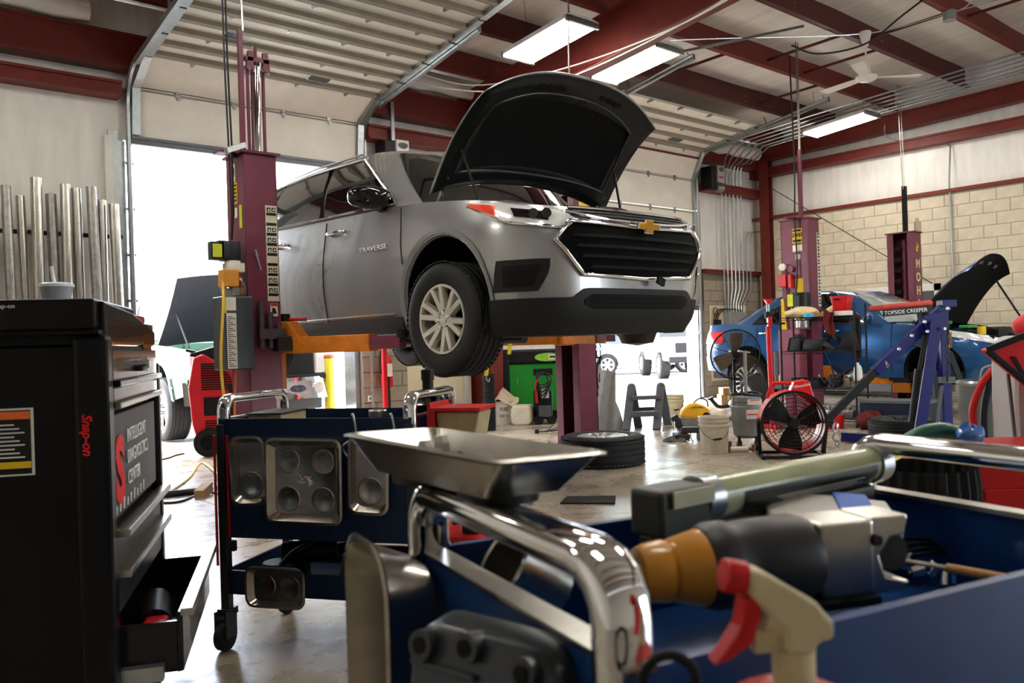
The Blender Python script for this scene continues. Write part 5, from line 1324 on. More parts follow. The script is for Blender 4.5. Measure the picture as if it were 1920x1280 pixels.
# red drum fan
s = Spot(1488, 858)
t = s.thing('drum_fan', 'red cordless drum fan with a black round grille and tilt stand', 'fan', turn=R(-8))
k = s.k; rr = 57*k; zc = (858-794)*k+.012
m_fan = M('fan_red', 'cf2020', .35, 0, .08, 8)
A = T(0, 0, zc) @ RX(90)    # axis towards the camera
MB().lathe([(rr*.96, -.02), (rr*.98, .07), (rr*1.04, .075), (rr*1.04, .02), (rr*1.06, -.14), (rr*.98, -.18), (rr*.92, -.18), (rr*.94, -.02)], 44, A).obj('drum', m_fan, t, smooth=30)
MB().lathe([(rr*.97, .06), (rr*1.06, .06), (rr*1.06, .09), (rr*.97, .09), (rr*.97, .06)], 44, A).obj('front_ring', m_black, t, smooth=30)
g = MB()
for q in (.32, .45, .57, .69, .81, .92): g.tube([A @ Vector((rr*q*math.cos(a), rr*q*math.sin(a), .07)) for a in [2*PI*i/32 for i in range(32)]], .0028, 4, closed=True)
for i in range(12):
    a = 2*PI*i/12; g.cyl(A @ Vector((rr*.2*math.cos(a), rr*.2*math.sin(a), .075)), A @ Vector((rr*.98*math.cos(a), rr*.98*math.sin(a), .075)), .003, 4)
g.obj('grille', m_black, t, smooth=0)
g = MB()
for q in (.3, .45, .6, .75, .9): g.tube([A @ Vector((rr*q*math.cos(a), rr*q*math.sin(a), -.17)) for a in [2*PI*i/28 for i in range(28)]], .003, 4, closed=True)
for i in range(10):
    a = 2*PI*i/10; g.cyl(A @ Vector((rr*.2*math.cos(a), rr*.2*math.sin(a), -.17)), A @ Vector((rr*.95*math.cos(a), rr*.95*math.sin(a), -.17)), .004, 4)
g.obj('rear_grille', m_fan, t, smooth=0)
def blade(mx, r0, r1, w0, w1, tw=30, mat=m_black, par=None, nm='blade', a0=0):
    def fn(a, b):
        r_ = lerp(r0, r1, a); ww = lerp(w0, w1, math.sin(a*PI*.6)); an = R(lerp(tw, tw*.5, a)); x = (b-.5)*ww
        return Vector((r_, x*math.cos(an), x*math.sin(an)))
    return MB().grid(fn, 8, 4, mx @ RZ(a0)).obj(nm, mat, par, smooth=60, solid=.006)
for a0 in (20, 143, 263): blade(A @ T(0, 0, 0), rr*.15, rr*.88, rr*.3, rr*.75, 32, m_black, t, a0=a0)
MB().lathe([(0, .09), (rr*.16, .085), (rr*.2, .06), (rr*.2, -.1), (0, -.1)], 28, A).obj('hub', m_black, t, smooth=30)
hz = zc+rr
MB().prism([(-.02, hz-.02), (.03, hz+.095), (.13, hz+.11), (.165, hz+.09), (.22, hz-.12), (.19, hz-.14), (.05, hz-.02)], -.08, .06, XZ(.06)).obj('battery_housing', m_fan, t, smooth=0, bev=.012)
h = MB().tube(spl([(.0, 0, hz+.08), (-.13, .0, hz+.085), (-.17, 0, hz+.07), (-.22, 0, hz-.05)], 4), .016, 8)
h.obj('handle', m_fan, t, smooth=40)
text('Milwaukee', .042, m_txtw, t, mx=basis((.085, -.002, hz+.055), (1, 0, .18), (0, -1, 0)), shear=.35, sx=.9)
for sx in (-1, 1):
    MB().bar((sx*rr*1.08, .02, zc), (sx*rr*1.08-.02*sx, .1, .02), .03, .05).bar((sx*rr*1.08-.02*sx, -.12, .015), (sx*rr*1.0, .3, .015), .03, .03).cyl((sx*rr*1.02, 0.02, zc), (sx*rr*1.14, .02, zc), .04, 14).obj('stand_arm', m_black, t, smooth=30, bev=.004)
MB().bar((-rr, -.10, .02), (rr, -.10, .02), .03, .025).bar((-rr, .3, .015), (rr, .3, .015), .03, .025).obj('stand_bar', m_black, t, smooth=0, bev=.004)

# pedestal fan
s = Spot(1384, 786)
t = s.thing('pedestal_fan', 'round grey pedestal fan with a fine wire cage in front of the blue car', 'fan')
c = s.L(1379, 664); rr = 46.5*s.k
A = T(*c) @ RX(90) @ RX(6)
for z in (.06, -.08):
    g = MB()
    for q in [.16+.84*i/15 for i in range(16)]: g.tube([A @ Vector((rr*q*math.cos(a), rr*q*math.sin(a), z*(1-q**6))) for a in [2*PI*i/36 for i in range(36)]], .0016, 4, closed=True)
    for i in range(10):
        a = 2*PI*i/10+.3; g.tube([A @ Vector((rr*q*math.cos(a), rr*q*math.sin(a), z*(1-q**6))) for q in (.15, .5, .8, 1)], .003, 4)
    g.obj('cage', m_wire, t, smooth=0)
MB().tube([A @ Vector((rr*math.cos(a), rr*math.sin(a), 0)) for a in [2*PI*i/44 for i in range(44)]], .011, 8, closed=True).obj('cage_rim', m_black, t, smooth=40)
for a0 in (88, 208, 328): blade(A, rr*.12, rr*.86, rr*.3, rr*.62, 24, M('blade_brown', '5d4a3c', .5, .2, .1), t, a0=a0)
MB().lathe([(0, .075), (rr*.15, .07), (rr*.17, .05), (0, .05)], 24, A).obj('hub_badge', m_black, t, smooth=30)
MB().bx(c.x-.05, c.x+.05, .03, .2, c.z-.06, c.z+.06).obj('motor', m_black, t, smooth=0, bev=.02)
MB().cyl((c.x, .1, .02), (c.x, .1, c.z), .02, 12).lathe([(0, 0), (.22, 0), (.22, .015), (.04, .05), (0, .05)], 28, T(c.x, .1, 0)).obj('stand', m_black, t, smooth=30)

# white bucket in front
def bucket(s, label, rad, h, col, handle=True, group=None):
    t = s.thing('bucket', label, 'bucket', group)
    MB().lathe([(0, 0), (rad*.86, 0), (rad*.88, .01), (rad*.97, h*.74), (rad*1.03, h*.74), (rad*1.03, h*.79), (rad*.98, h*.80), (rad*.98, h*.86), (rad*1.04, h*.86), (rad*1.04, h*.9), (rad*.99, h*.91), (rad, h*.97), (rad*1.04, h*.97), (rad*1.04, h), (rad*.96, h), (rad*.93, h*.9), (rad*.84, .02), (0, .02)], 36).obj('pail', col, t, smooth=30)
    if handle:
        MB().tube(spl([(-rad*1.04, -.0, h*.76), (-rad*.75, -rad*.85, h*.52), (-rad*.1, -rad*1.1, h*.40), (rad*.55, -rad*.95, h*.5), (rad*1.04, 0, h*.76)], 6), .003, 5).cyl((-rad*.3, -rad*1.06, h*.41), (rad*.25, -rad*1.06, h*.44), .009, 8).obj('handle', m_black, t, smooth=40)
    return t
m_pail = M('pail_white', 'd4cfbe', .45, 0, .14, 9, bump=.05)
s = Spot(1340, 849)
bucket(s, 'dirty white plastic bucket with a wire handle in front of the yellow saw', 28*s.k, 69*s.k, m_pail)
s = Spot(1266, 786)
bucket(s, 'cream plastic bucket standing in the doorway behind the step stool', 17*s.k, 46*s.k, M('pail_cream', 'cdbf98', .45, 0, .15, 9))
s = Spot(945, 794)
bk = bucket(s, 'white lidded bucket with a cloth on it near the green machine', 19*s.k, 43*s.k, m_pail, False)
text('FULL', .07, m_txtk, bk, mx=basis((.01, -19*s.k*.96, .21), (1, 0, 0), (0, -1, 0)), sx=.8)
text('USED OIL', .045, m_txtk, bk, mx=basis((.01, -19*s.k*.95, .12), (1, 0, 0), (0, -1, 0)), sx=.8)
rg = thing('rag', 'pale crumpled cloth draped on the white lidded bucket', 'rag', s.loc+Vector((0, 0, 43*s.k)), -YAW)
MB().grid(lambda a, b: (lambda th, r_: Vector((r_*1.15*math.cos(th), r_*math.sin(th), .18*(1-min(1, r_/.14))+.035*math.sin(3*th+1)*r_/.14+.012*math.sin(9*th)-.03*max(0, r_-.15)/.05)))(2*PI*a, .19*b), 36, 10).obj('cloth', M('cloth_pale', 'c9b7a0', .85, 0, .15, 16, bump=.4), rg, smooth=60)
# plastic jug lying down
s = Spot(977, 797)
t = s.thing('plastic_jug', 'square off-white plastic jug on its side beside the white bucket', 'jug', turn=R(-12))
k = s.k
MB().prism(rrect(38*k, 37*k, 9*k), 0, .30, T(0, 0, 18.5*k) @ RX(90) @ T(0, 0, -.3)).obj('body', M('jug_white', 'd9cfb8', .35, 0, .15, 8), t, smooth=40, bev=.012)
MB().prism(rrect(33*k, 31*k, 8*k), 0, .008, T(0, 0, 18.5*k) @ RX(90)).obj('base_panel', MATS['jug_white'], t, smooth=40)
# floor pipe, iron and rod
s = Spot(912, 785)
t = s.thing('steel_pipe', 'short dark pipe propped against the foot of the red column', 'pipe')
MB().cyl(s.L(900, 783), s.L(908, 765), .035, 12).obj('pipe', m_iron, t, smooth=30)
MB().cyl(s.L(908, 765), s.L(914, 754), .022, 10).obj('pipe_end', m_iron, t, smooth=30)
s = Spot(935, 786)
t = s.thing('exhaust_clamp', 'rusty exhaust end lying under the white lidded bucket', 'car part')
MB().cyl((-.15, -.18, .035), (.18, -.2, .035), .032, 12).lathe([(.012, -.012), (.035, -.012), (.035, .012), (.012, .012)], 14, T(-.17, -.18, .03) @ RX(80)).obj('pipe', m_iron, t, smooth=30)
s = Spot(1022, 812)
t = s.thing('jack_handle', 'thin steel tie rod lying on the floor left of the far lift post', 'car part')
MB().cyl((-.1, 0, .02), (.25, .05, .03), .008, 8).box((-.1, 0, .025), (.05, .04, .05)).cyl((.02, .02, .01), (.1, .1, .09), .006, 6).cyl((.05, .08, .02), (.16, .0, .07), .006, 6).obj('rod', m_iron, t, smooth=20)
# green machine with black top
s = Spot(985, 772, d=12.25)
t = s.thing('parts_washer', 'bright green cabinet machine with a black lid behind the far lift post', 'machine')
a_, b_ = s.L(948, 760), s.L(1045, 760); top = s.L(960, 656).z; mid = s.L(960, 683).z
MB().bx(a_.x, b_.x+.2, 0, .36, .12, mid).obj('cabinet', M('machine_green', '23862f', .35, 0, .06, 6), t, smooth=0, bev=.02)
MB().bx(a_.x-.03, b_.x+.2, -.03, .38, mid, top).obj('lid', m_black, t, smooth=0, bev=.03)
MB().bx(a_.x+.02, b_.x+.18, .04, .34, 0, .13).obj('plinth', m_black, t, smooth=0, bev=.02)
oc = s.L(1028, 669)
MB().prism([(26*s.k*math.cos(2*PI*i/28), 8*s.k*math.sin(2*PI*i/28)) for i in range(28)], 0, .006, basis(oc+Vector((0, -.035, 0)), (1, 0, 0), (0, -1, 0))).obj('oval_label', M('label_green', '8cc63f', .5), t, smooth=0)
MB().prism([(x, y) for x, y in ((.0, -.04), (.12, -.035), (.17, 0), (.12, .035), (0, .04))], .006, .009, basis(oc+Vector((0, -.035, 0)), (1, 0, 0), (0, -1, 0))).obj('label_panel', m_paper, t, smooth=0)
MB().bx(oc.x+.02, oc.x+.1, -.048, -.043, oc.z-.01, oc.z+.015).obj('label_print', m_txtk, t, smooth=0)
pl = s.L(1018, 697); MB().bx(pl.x-.14, pl.x+.14, -.01, .01, pl.z-.05, pl.z+.05).obj('panel', m_black, t, smooth=0, bev=.006)
MB().box((s.L(970, 715).x, -.012, s.L(970, 715).z), (.012, .02, .1)).obj('latch', m_galv, t, smooth=0)
# corrugated black hose beside it
for (u0, u1, nm, lab) in ((946, 948, 'exhaust_hose', 'black corrugated exhaust hose hanging beside the green machine'), (913, 918, 'exhaust_hose', 'black corrugated exhaust hose hanging in front of the red column')):
    s = Spot(u1, 780, d=10.9 if u0 < 930 else 12.15)
    t = s.thing(nm, lab, 'hose')
    n_ = 60; zt = s.L(u0, 655 if u0 > 930 else 700).z
    MB().tube([(0, 0, zt*i/n_) for i in range(n_+1)], [.075+.008*(i % 2) for i in range(n_+1)], 12).obj('hose', m_rubber, t, smooth=20)
# battery charger cart
s = Spot(1022, 795)
t = s.thing('charger_cart', 'black wheeled battery charger with coiled cables in front of the green machine', 'charger', turn=R(10))
k = s.k; W_ = 30*k
MB().bx(-W_/2, W_/2, -.02, .22, .08, 64*k).obj('case', m_black, t, smooth=0, bev=.02)
MB().bx(-W_/2*.8, W_/2*.8, -.03, -.015, .1, .26).obj('front_panel', m_grey, t, smooth=0, bev=.004)
MB().bx(-.04, .06, -.035, -.02, .36, .5).obj('label', m_paper, t, smooth=0)
MB().tube([(-W_*.35, .1, 64*k), (-W_*.35, .1, 92*k), (W_*.35, .1, 92*k), (W_*.35, .1, 64*k)], .012, 8).obj('handle', m_black, t, smooth=30)
cm = MB()
for i in range(5): cm.tube(spl([(-W_*.5, -.04, .62+.02*i), (-.05, -.09, .55-.05*i), (W_*.45, -.05, .62), (.05, .1, .70), (-W_*.5, -.04, .62+.02*i)], 6), .011, 6)
cm.obj('coiled_cable', m_cord, t, smooth=40)
MB().tube(spl([(-W_*.5, -.06, .62), (-W_*.62, -.08, .5), (-W_*.55, -.08, .38)], 5), .012, 6).bar((-W_*.58, -.08, .45), (-W_*.55, -.08, .30), .03, .04).obj('red_clamp', m_redp, t, smooth=30)
for sx in (-1, 1): MB().cyl((sx*W_*.42, -.03, .06), (sx*W_*.42-.0, .03, .06), .065, 18).obj('wheel', m_rubber, t, smooth=30)
# grey cloth hanging over a box by the post, in the door light
s = Spot(1165, 806)
t = s.thing('draped_panel', 'grey quilted cover hanging over a stand beside the far lift post', 'cover')
def drape(a, b):
    u = lerp(1117, 1154, a) if b < .5 else lerp(lerp(1117, 1108, (b-.5)*2), lerp(1154, 1172, ((b-.5)*2)), a)
    v = lerp(694, 806, b)
    p = s.L(u, v)
    return p+Vector((0, .03*math.sin(9*a+4*b)+.06*(b-.5), .01*math.sin(14*b+5*a)))
MB().grid(drape, 16, 28).obj('cloth', M('cover_grey', '8f8f8c', .8, 0, .18, 10, bump=.5), t, smooth=60, solid=.02)
MB().bx(s.L(1120, 700).x, s.L(1150, 700).x, .08, .3, 0, s.L(1135, 698).z).obj('stand', m_grey, t, smooth=0, bev=.01)
# step stool
s = Spot(1213, 806)
t = s.thing('step_stool', 'grey folding plastic step stool standing open in the right doorway', 'stool')
m_st = M('stool_grey', '54555a', .55, 0, .1, 12)
k = s.k
for x0, xt in ((-36*k, -31*k), (21*k, 25*k)):
    for dy, xx in ((0, x0-.02), (.34, x0+28*k)):
        MB().bar((xx+(.0 if dy == 0 else 0), dy, 0), (xt+8*k, .17, 83*k), .07, .10, up=(1, 0, 0)).obj('leg', m_st, t, smooth=0, bev=.012)
    MB().ball((xt+8*k, .17, 82*k), .048, 12, (1, 1, .8)).obj('hinge', m_st, t, smooth=60)
MB().bar((-27*k, .10, 60*k), (30*k, .10, 60*k), .12, .05).obj('upper_step', m_st, t, smooth=0, bev=.01)
MB().prism([(-34*k, 22*k), (-30*k, 35*k), (24*k, 35*k), (23*k, 21*k), (14*k, 25*k), (-20*k, 25*k)], -.03, .06, XZ(.05)).obj('lower_step', m_st, t, smooth=0, bev=.008)
MB().bar((-20*k, .28, 36*k), (44*k, .28, 36*k), .04, .05).obj('rear_brace', m_st, t, smooth=0, bev=.008)
# yellow chop saw
s = Spot(1300, 824)
t = s.thing('chop_saw', 'yellow abrasive chop saw on a dirty base behind the white bucket', 'saw')
m_saw = M('saw_yellow', 'e0a21c', .4, 0, .12, 8)
k = s.k
MB().prism([(-24*k, 44*k), (-20*k, 58*k), (-8*k, 67*k), (6*k, 69*k), (20*k, 64*k), (31*k, 55*k), (33*k, 42*k), (8*k, 39*k)], -.07, .07, XZ()).obj('guard', m_saw, t, smooth=30, bev=.02, seg=3)
MB().prism([(-7*k, 60*k), (0, 63*k), (12*k, 63*k), (19*k, 60*k)], .07, .075, XZ()).obj('label_plate', m_black, t, smooth=0)
text('DEWALT', 4.6*k, m_yellow, t, mx=basis((6*k, -.077, 61.6*k), (1, 0, 0), (0, -1, 0)), bold=.0006, sx=1.1)
MB().prism([(-25*k, 43*k), (10*k, 38*k), (14*k, 26*k), (-22*k, 26*k)], -.05, .05, XZ()).obj('lower_guard', m_alu, t, smooth=0, bev=.008)
MB().bar((-36*k, 0, 46*k), (-24*k, 0, 24*k), .10, .08).bx(-25*k, 33*k, -.1, .14, 14*k, 24*k).bx(-36*k, -10*k, -.14, .1, 4*k, 13*k).bx(8*k, 34*k, -.1, .06, 0, 14*k).obj('base', m_iron, t, smooth=0, bev=.008)
MB().cyl((-58*k, -.05, 27*k), (-36*k, -.05, 27*k), .012, 8).cyl((-59*k, -.05, 27*k), (-57*k, -.05, 27*k), .055, 16).cyl((-37*k, -.05, 20*k), (-37*k, -.05, 36*k), .012, 8).obj('vise_screw', m_steel, t, smooth=30)
MB().tube(spl([(4*k, .05, 68*k), (16*k, .06, 76*k), (30*k, .08, 72*k), (33*k, .1, 60*k)], 6), .008, 6).obj('power_cord', m_cord, t, smooth=40)
MB().cyl((23*k, -.075, 44*k), (23*k, .0, 44*k), .045, 16).obj('blade_hub', m_black, t, smooth=30)
MB().tube([(-8*k, -.1, 14*k), (-9*k, -.16, 4*k), (-6*k, -.17, 0)], .008, 6).obj('foot', m_galv, t, smooth=30)
s = Spot(1268, 827)
t = s.thing('rag', 'dirty grey rag on the floor left of the yellow saw', 'rag')
MB().grid(lambda a, b: (lambda th, r_: Vector((r_*1.3*math.cos(th), r_*.8*math.sin(th), .045*(1-(r_/.115)**2)+.012*math.sin(5*th)+.005)))(2*PI*a, .115*b), 26, 8).obj('cloth', M('rag_dirty', '4b4742', .9, 0, .3, 20, bump=.5), t, smooth=60)
# grey drain tank
s = Spot(1402, 842)
t = s.thing('waste_oil_tank', 'grey plastic waste oil drain tank on casters left of the red fan', 'tank')
k = s.k; r_ = 28*k
m_tk = M('tank_grey', '7c7f81', .4, .1, .12, 9)
MB().lathe([(0, .12), (r_*.7, .12), (r_*.88, .15), (r_*.95, .26), (r_*.98, .27), (r_*.98, .30), (r_, .31), (r_*1.0, .43), (r_*.93, .44), (r_*.93, .47), (r_*.98, .48), (r_*.95, .52), (r_*.7, .53), (0, .50)], 36).obj('drum', m_tk, t, smooth=30)
MB().tube([(r_*.98*math.cos(a), r_*.98*math.sin(a), .55+.01*math.sin(2*a)) for a in [2*PI*i/24 for i in range(24)]], .012, 6, closed=True).obj('hose', m_black, t, smooth=40)
MB().prism(rrect(.13, .09, .01), 0, .006, basis((.02, -r_*1.0, .36), (1, 0, 0), (0, -1, 0))).prism(rrect(.14, .055, .006), 0, .006, basis((.04, -r_*.985, .48), (1, 0, 0), (0, -1, 0))).obj('label', m_paper, t, smooth=0)
MB().bx(-.04, .08, -r_*1.0-.009, -r_*1.0-.005, .355, .365).bx(.0, .09, -r_*.985-.009, -r_*.985-.005, .495, .503).obj('label_print', m_redp, t, smooth=0)
MB().cyl((-.0, 0, .5), (.0, 0, .98), .018, 10).cyl((-.06, .02, .98), (.06, .02, .96), .01, 8).obj('funnel_post', m_galv, t, smooth=30)
for a in (.5, 2.0, 3.7, 5.2):
    q = Vector((r_*.8*math.cos(a), r_*.8*math.sin(a), 0))
    MB().cyl(q+Vector((-.015, 0, .04)), q+Vector((.015, 0, .04)), .04, 14).bx(q.x-.01, q.x+.01, q.y-.01, q.y+.01, .06, .14).obj('caster', m_black, t, smooth=30)
s = Spot(1384, 847)
t = s.thing('caulk_tube', 'white cartridge tube lying on the floor between the bucket and the grey tank', 'cartridge')
MB().cyl((-.08, -.02, .03), (.09, -.02, .03), .026, 14).obj('tube', m_paper, t, smooth=30)
MB().cyl((.09, -.02, .03), (.13, -.02, .03), .016, 10).cyl((-.07, .04, .0), (-.07, .04, .1), .02, 10).cyl((.15, 0, .0), (.15, 0, .07), .018, 10).obj('nozzle', M('nozzle_brown', '6b4a3e', .5), t, smooth=30)
# red support pole
s = Spot(1450, 803)
t = s.thing('support_stand', 'tall red under-hoist support stand with a cross handle', 'stand')
k = s.k
MB().cyl((0, 0, .04), (-.02, 0, s.L(1443, 612).z), .034, 14).obj('column', m_redp, t, smooth=30)
MB().cyl((-.02, 0, s.L(1443, 612).z), (-.02, 0, s.L(1443, 570).z), .02, 12).obj('screw', m_galv, t, smooth=30)
MB().cyl((-.02, 0, s.L(1442, 596).z), (-.02, 0, s.L(1442, 584).z), .04, 14).obj('collar', m_black, t, smooth=30)
MB().bar(s.L(1410, 607), s.L(1472, 606), .025, .025).obj('handle', m_black, t, smooth=0, bev=.006)
MB().box(s.L(1442, 603)+Vector((0, -.03, 0)), (.05, .05, .12)).obj('nut_housing', m_redp, t, smooth=0, bev=.008)
z = s.L(1442, 562).z
MB().prism([(-.10, z+.02), (-.06, z), (-.03, z-.05), (.0, z-.05), (.03, z), (.08, z+.02), (.03, z+.012), (-.05, z+.012)], -.03, .03, XZ()).obj('saddle', m_redp, t, smooth=0, bev=.004)
MB().prism([(.17*math.cos(2*PI*i/3+.5), .17*math.sin(2*PI*i/3+.5)) for i in range(3)], 0, .04).obj('foot', m_redp, t, smooth=0, bev=.01)
# cardboard boxes, muffler
s = Spot(1385, 752, d=14.0)
for i, (u0, u1, v0, v1, lab) in enumerate(((1350, 1376, 739, 752, 'lower cardboard carton by the back wall behind the pedestal fan'), (1353, 1380, 726, 739, 'upper cardboard carton stacked by the back wall behind the pedestal fan'))):
    p, q = s.L(u0, v1), s.L(u1, v0)
    o = s.thing('carton', lab, 'box'); base = p.z if i else 0
    MB().bx(p.x, q.x+.05, -.1, .2, max(0, p.z if i else 0), q.z).obj('box', M('cardboard', 'b58a5e', .75, 0, .1, 12), o, smooth=0, bev=.004)
    MB().bx(p.x+.1, p.x+.14, -.102, -.1, p.z+.01, q.z-.01).obj('tape', m_paper, o, smooth=0)
s = Spot(1370, 768)
t = s.thing('muffler', 'grey exhaust muffler with a bent pipe on the floor behind the pedestal fan', 'car part')
MB().lathe([(0, -.02), (.05, 0), (.075, .03), (.08, .17), (.05, .22), (0, .24)], 18, T(-.02, 0, .07) @ RY(85)).obj('can', m_alu, t, smooth=40)
MB().tube([(.2, 0, .06), (.4, .05, .07)], .025, 10).obj('pipe', m_iron, t, smooth=40)
MB().tube(spl([(-.02, 0, .06), (-.15, 0, .05), (-.22, 0, .08), (-.30, 0, .18)], 5), .028, 10).cyl((-.30, 0, .175), (-.31, 0, .20), .05, 12).obj('pipe', m_iron, t, smooth=40)
s = Spot(1690, 818)
t = wheel(None, (s.loc.x, s.loc.y, .10), rad=.33, wid=.19, rim=.2, rot=(0, R(90), 0), name='wheel', matrim=m_iron, spokes=6, style='s')
tag(t, 'dark wheel lying flat under the engine hoist, behind the far chrome handle', 'wheel')
s = Spot(852, 826)
t = wheel(None, (s.loc.x, s.loc.y, .15), rad=.15, wid=.09, rim=.08, rot=(0, 0, -YAW+R(80)), name='wheel', matrim=m_iron, spokes=5, style='s', lugs=0)
tag(t, 'small black wheel standing on the floor behind the red funnel holder', 'wheel')
# rubber mat
mt = MB().prism([(0, 0), (.33, -.19), (.46, .05), (.14, .2)], 0, .012, Matrix.Translation(at(1050, 945, z=0)) @ RZ(-20)).obj('floor_mat', m_rubber, smooth=0, bev=.003)
tag(mt, 'small black rubber mat on the floor before the steel tray', 'mat')

# ================================================================ along the back wall
t = thing('fire_extinguisher', 'red fire extinguisher hanging on the grey block wall under the raised vehicle', 'extinguisher', (5.86, YB-.2, .60))
MB().lathe([(0, 0), (.075, 0), (.08, .01), (.08, .33), (.06, .39), (.022, .42), (.02, .45), (0, .45)], 24).obj('cylinder', m_redp, t, smooth=40)
MB().cyl((0, 0, .44), (0, 0, .49), .02, 10).bar((-.03, 0, .5), (.09, 0, .53), .02, .012).bar((-.03, 0, .48), (.09, 0, .47), .02, .01).obj('valve', m_galv, t, smooth=20)
MB().tube(spl([(-.02, 0, .48), (-.09, -.02, .47), (-.11, -.02, .35), (-.10, -.02, .18)], 5), .012, 8).obj('hose', m_black, t, smooth=40)
MB().grid(lambda a, b: Vector((.0815*math.sin(lerp(-.7, .7, a)), -.0815*math.cos(lerp(-.7, .7, a)), lerp(.14, .31, b))), 8, 2).obj('label', m_paper, t, smooth=60)
MB().bx(-.03, .03, .07, .14, .1, .35).obj('bracket', m_iron, t, smooth=0)
t = thing('support_stand', 'thin red jack stand pole in front of the extinguisher, below the raised vehicle', 'stand', at(724, 785, d=10.6)*1, 0)
t.location.z = 0
MB().cyl((0, 0, .02), (0, 0, 1.16), .034, 12).cyl((0, 0, 0), (0, 0, .03), .14, 18).obj('column', m_redp, t, smooth=30)
MB().cyl((.07, .05, .0), (.07, .05, .75), .03, 10).obj('guard', m_black, t, smooth=30)
b_ = MB().bx(5.62, 5.67, YB-.13, YB-.108, .42, .5).obj('wall_switch', m_white, smooth=0, bev=.004)
tag(b_, 'small white switch plate on the grey block wall left of the extinguisher', 'switch')
MB().box((5.645, YB-.132, .46), (.016, .006, .03)).obj('toggle', m_black, b_, smooth=0)
# door openers
for (x, z, lab, first) in ((6.02, 3.52, 'grey garage door opener motor above the roof of the raised vehicle', True), (13.05, 3.98, 'black garage door opener motor right of the half open door', False)):
    t = thing('door_opener', lab, 'opener', (x, YB-.28, z))
    MB().bx(-.16, .0, -.05, .2, -.1, .32).obj('gear_case', m_black, t, smooth=0, bev=.01)
    MB().bx(.0, .2, -.08, .14, .02, .34).obj('control_box', m_white if first else M('opener_grey', 'a9a8a2', .4), t, smooth=0, bev=.01)
    MB().prism([(-.07, .0), (-.07, .035), (-.03, .05), (.03, .05), (.07, .035), (.07, .0), (.03, -.025), (-.03, -.025)], 0, .01, basis((.1, -.081, .25), (1, 0, 0), (0, -1, 0))).obj('badge', m_grey, t, smooth=0)
    for i in range(2): MB().bx(.04+.07*i, .08+.07*i, -.086, -.08, .1, .14).obj('button', m_redp, t, smooth=0)
    MB().cyl((.0, .0, -.06), (.2, .0, -.06), .085, 20).obj('motor', m_alu if not first else m_black, t, smooth=30)
    if first: MB().bx(-.02, .03, .0, .02, .34, .85).obj('slotted_strut', m_galv, t, smooth=0)
# electrical panels and conduits
t = thing('electrical_board', 'pale wooden board with grey electrical boxes and cables right of the second door', 'electrical panel', (13.0, YB-.125, .3))
MB().bx(0, 1.15, 0, .02, 0, 1.42).obj('board', M('board_pale', 'c9bda3', .7, 0, .1, 5), t, smooth=0)
MB().bx(.40, .74, -.16, 0, .72, 1.28).bx(.78, .98, -.13, 0, .8, 1.28).obj('breaker_box', M('box_grey', '8f9496', .4, .3, .08), t, smooth=0, bev=.008)
MB().bx(.1, .23, -.08, 0, .62, 1.15).obj('meter_box', m_black, t, smooth=0, bev=.006)
MB().bx(.31, .39, -.12, 0, .72, .92).bx(1.0, 1.06, -.06, 0, 1.15, 1.28).obj('switch_box', m_grey, t, smooth=0, bev=.006)
for i in range(4): MB().tube(spl([(.05+.02*i, -.02, .15), (.04, -.03, .8), (.1+.06*i, -.05, 1.3), (.6+.1*i, -.03, 1.34), (.98, -.03, 1.3)], 6), .008, 5).obj('cable', m_cord, t, smooth=40)
MB().tube([(.12+.07*math.cos(a), -.03, 1.3+.08*math.sin(a)) for a in [2*PI*i/14 for i in range(14)]], .008, 5, closed=True).obj('cable_coil', m_cord, t, smooth=40)
for i in range(8):
    x = 13.42+.125*i; xb = 13.44+.085*i; xc = 12.75+.21*i if i < 5 else 13.62+.12*(i-4)
    z = 4.52+.012*(i % 3)
    pts = [(xb, YB-.16, 1.58), (xb, YB-.16, 1.75), (x, YB-.16, 2.05)]
    if i < 6: pts += [(x, YB-.16, 4.15+.03*i), (x, YB-.22, 4.32+.03*i), (lerp(x, xc, .5), YB-.5, 4.42), (xc, YB-1.0, 4.62), (xc, YB-2.4, 4.72), (xc-.0, 2.0, 4.98), (xc, -5.5, 5.65)]
    else: pts += [(x, YB-.16, 3.0), (x+.06, YB-.18, 3.16), (XR-.15, YB-.18, 3.2)]
    o = MB().tube(pts, .0135, 6).obj('conduit', m_galv, smooth=50)
    tag(o, ['first', 'second', 'third', 'fourth', 'fifth', 'sixth', 'seventh', 'eighth'][i]+' grey electrical conduit from the left, rising from the panels right of the door', 'conduit', 'electrical conduits')
o = MB().tube(spl([(XR-.25, 6.9, 4.75), (XR-.2, 6.9, 4.55), (XR-.12, 6.6, 4.42), (XR-.06, 6.1, 4.36), (XR-.05, 5.9, 4.2)], 5)+[Vector((XR-.14, 5.9, 3.6)), Vector((XR-.14, 5.88, .6))], .014, 6).obj('conduit', m_galv, smooth=50)
tag(o, 'single conduit bending down the block of the right wall', 'conduit')
o = MB().tube([(XR-.26, YB-.5, 4.02), (XR-.13, 6.2, 1.9)], .008, 5).obj('brace_rod', m_wire, smooth=30)
tag(o, 'thin diagonal brace rod crossing the right wall from the corner column', 'rod')
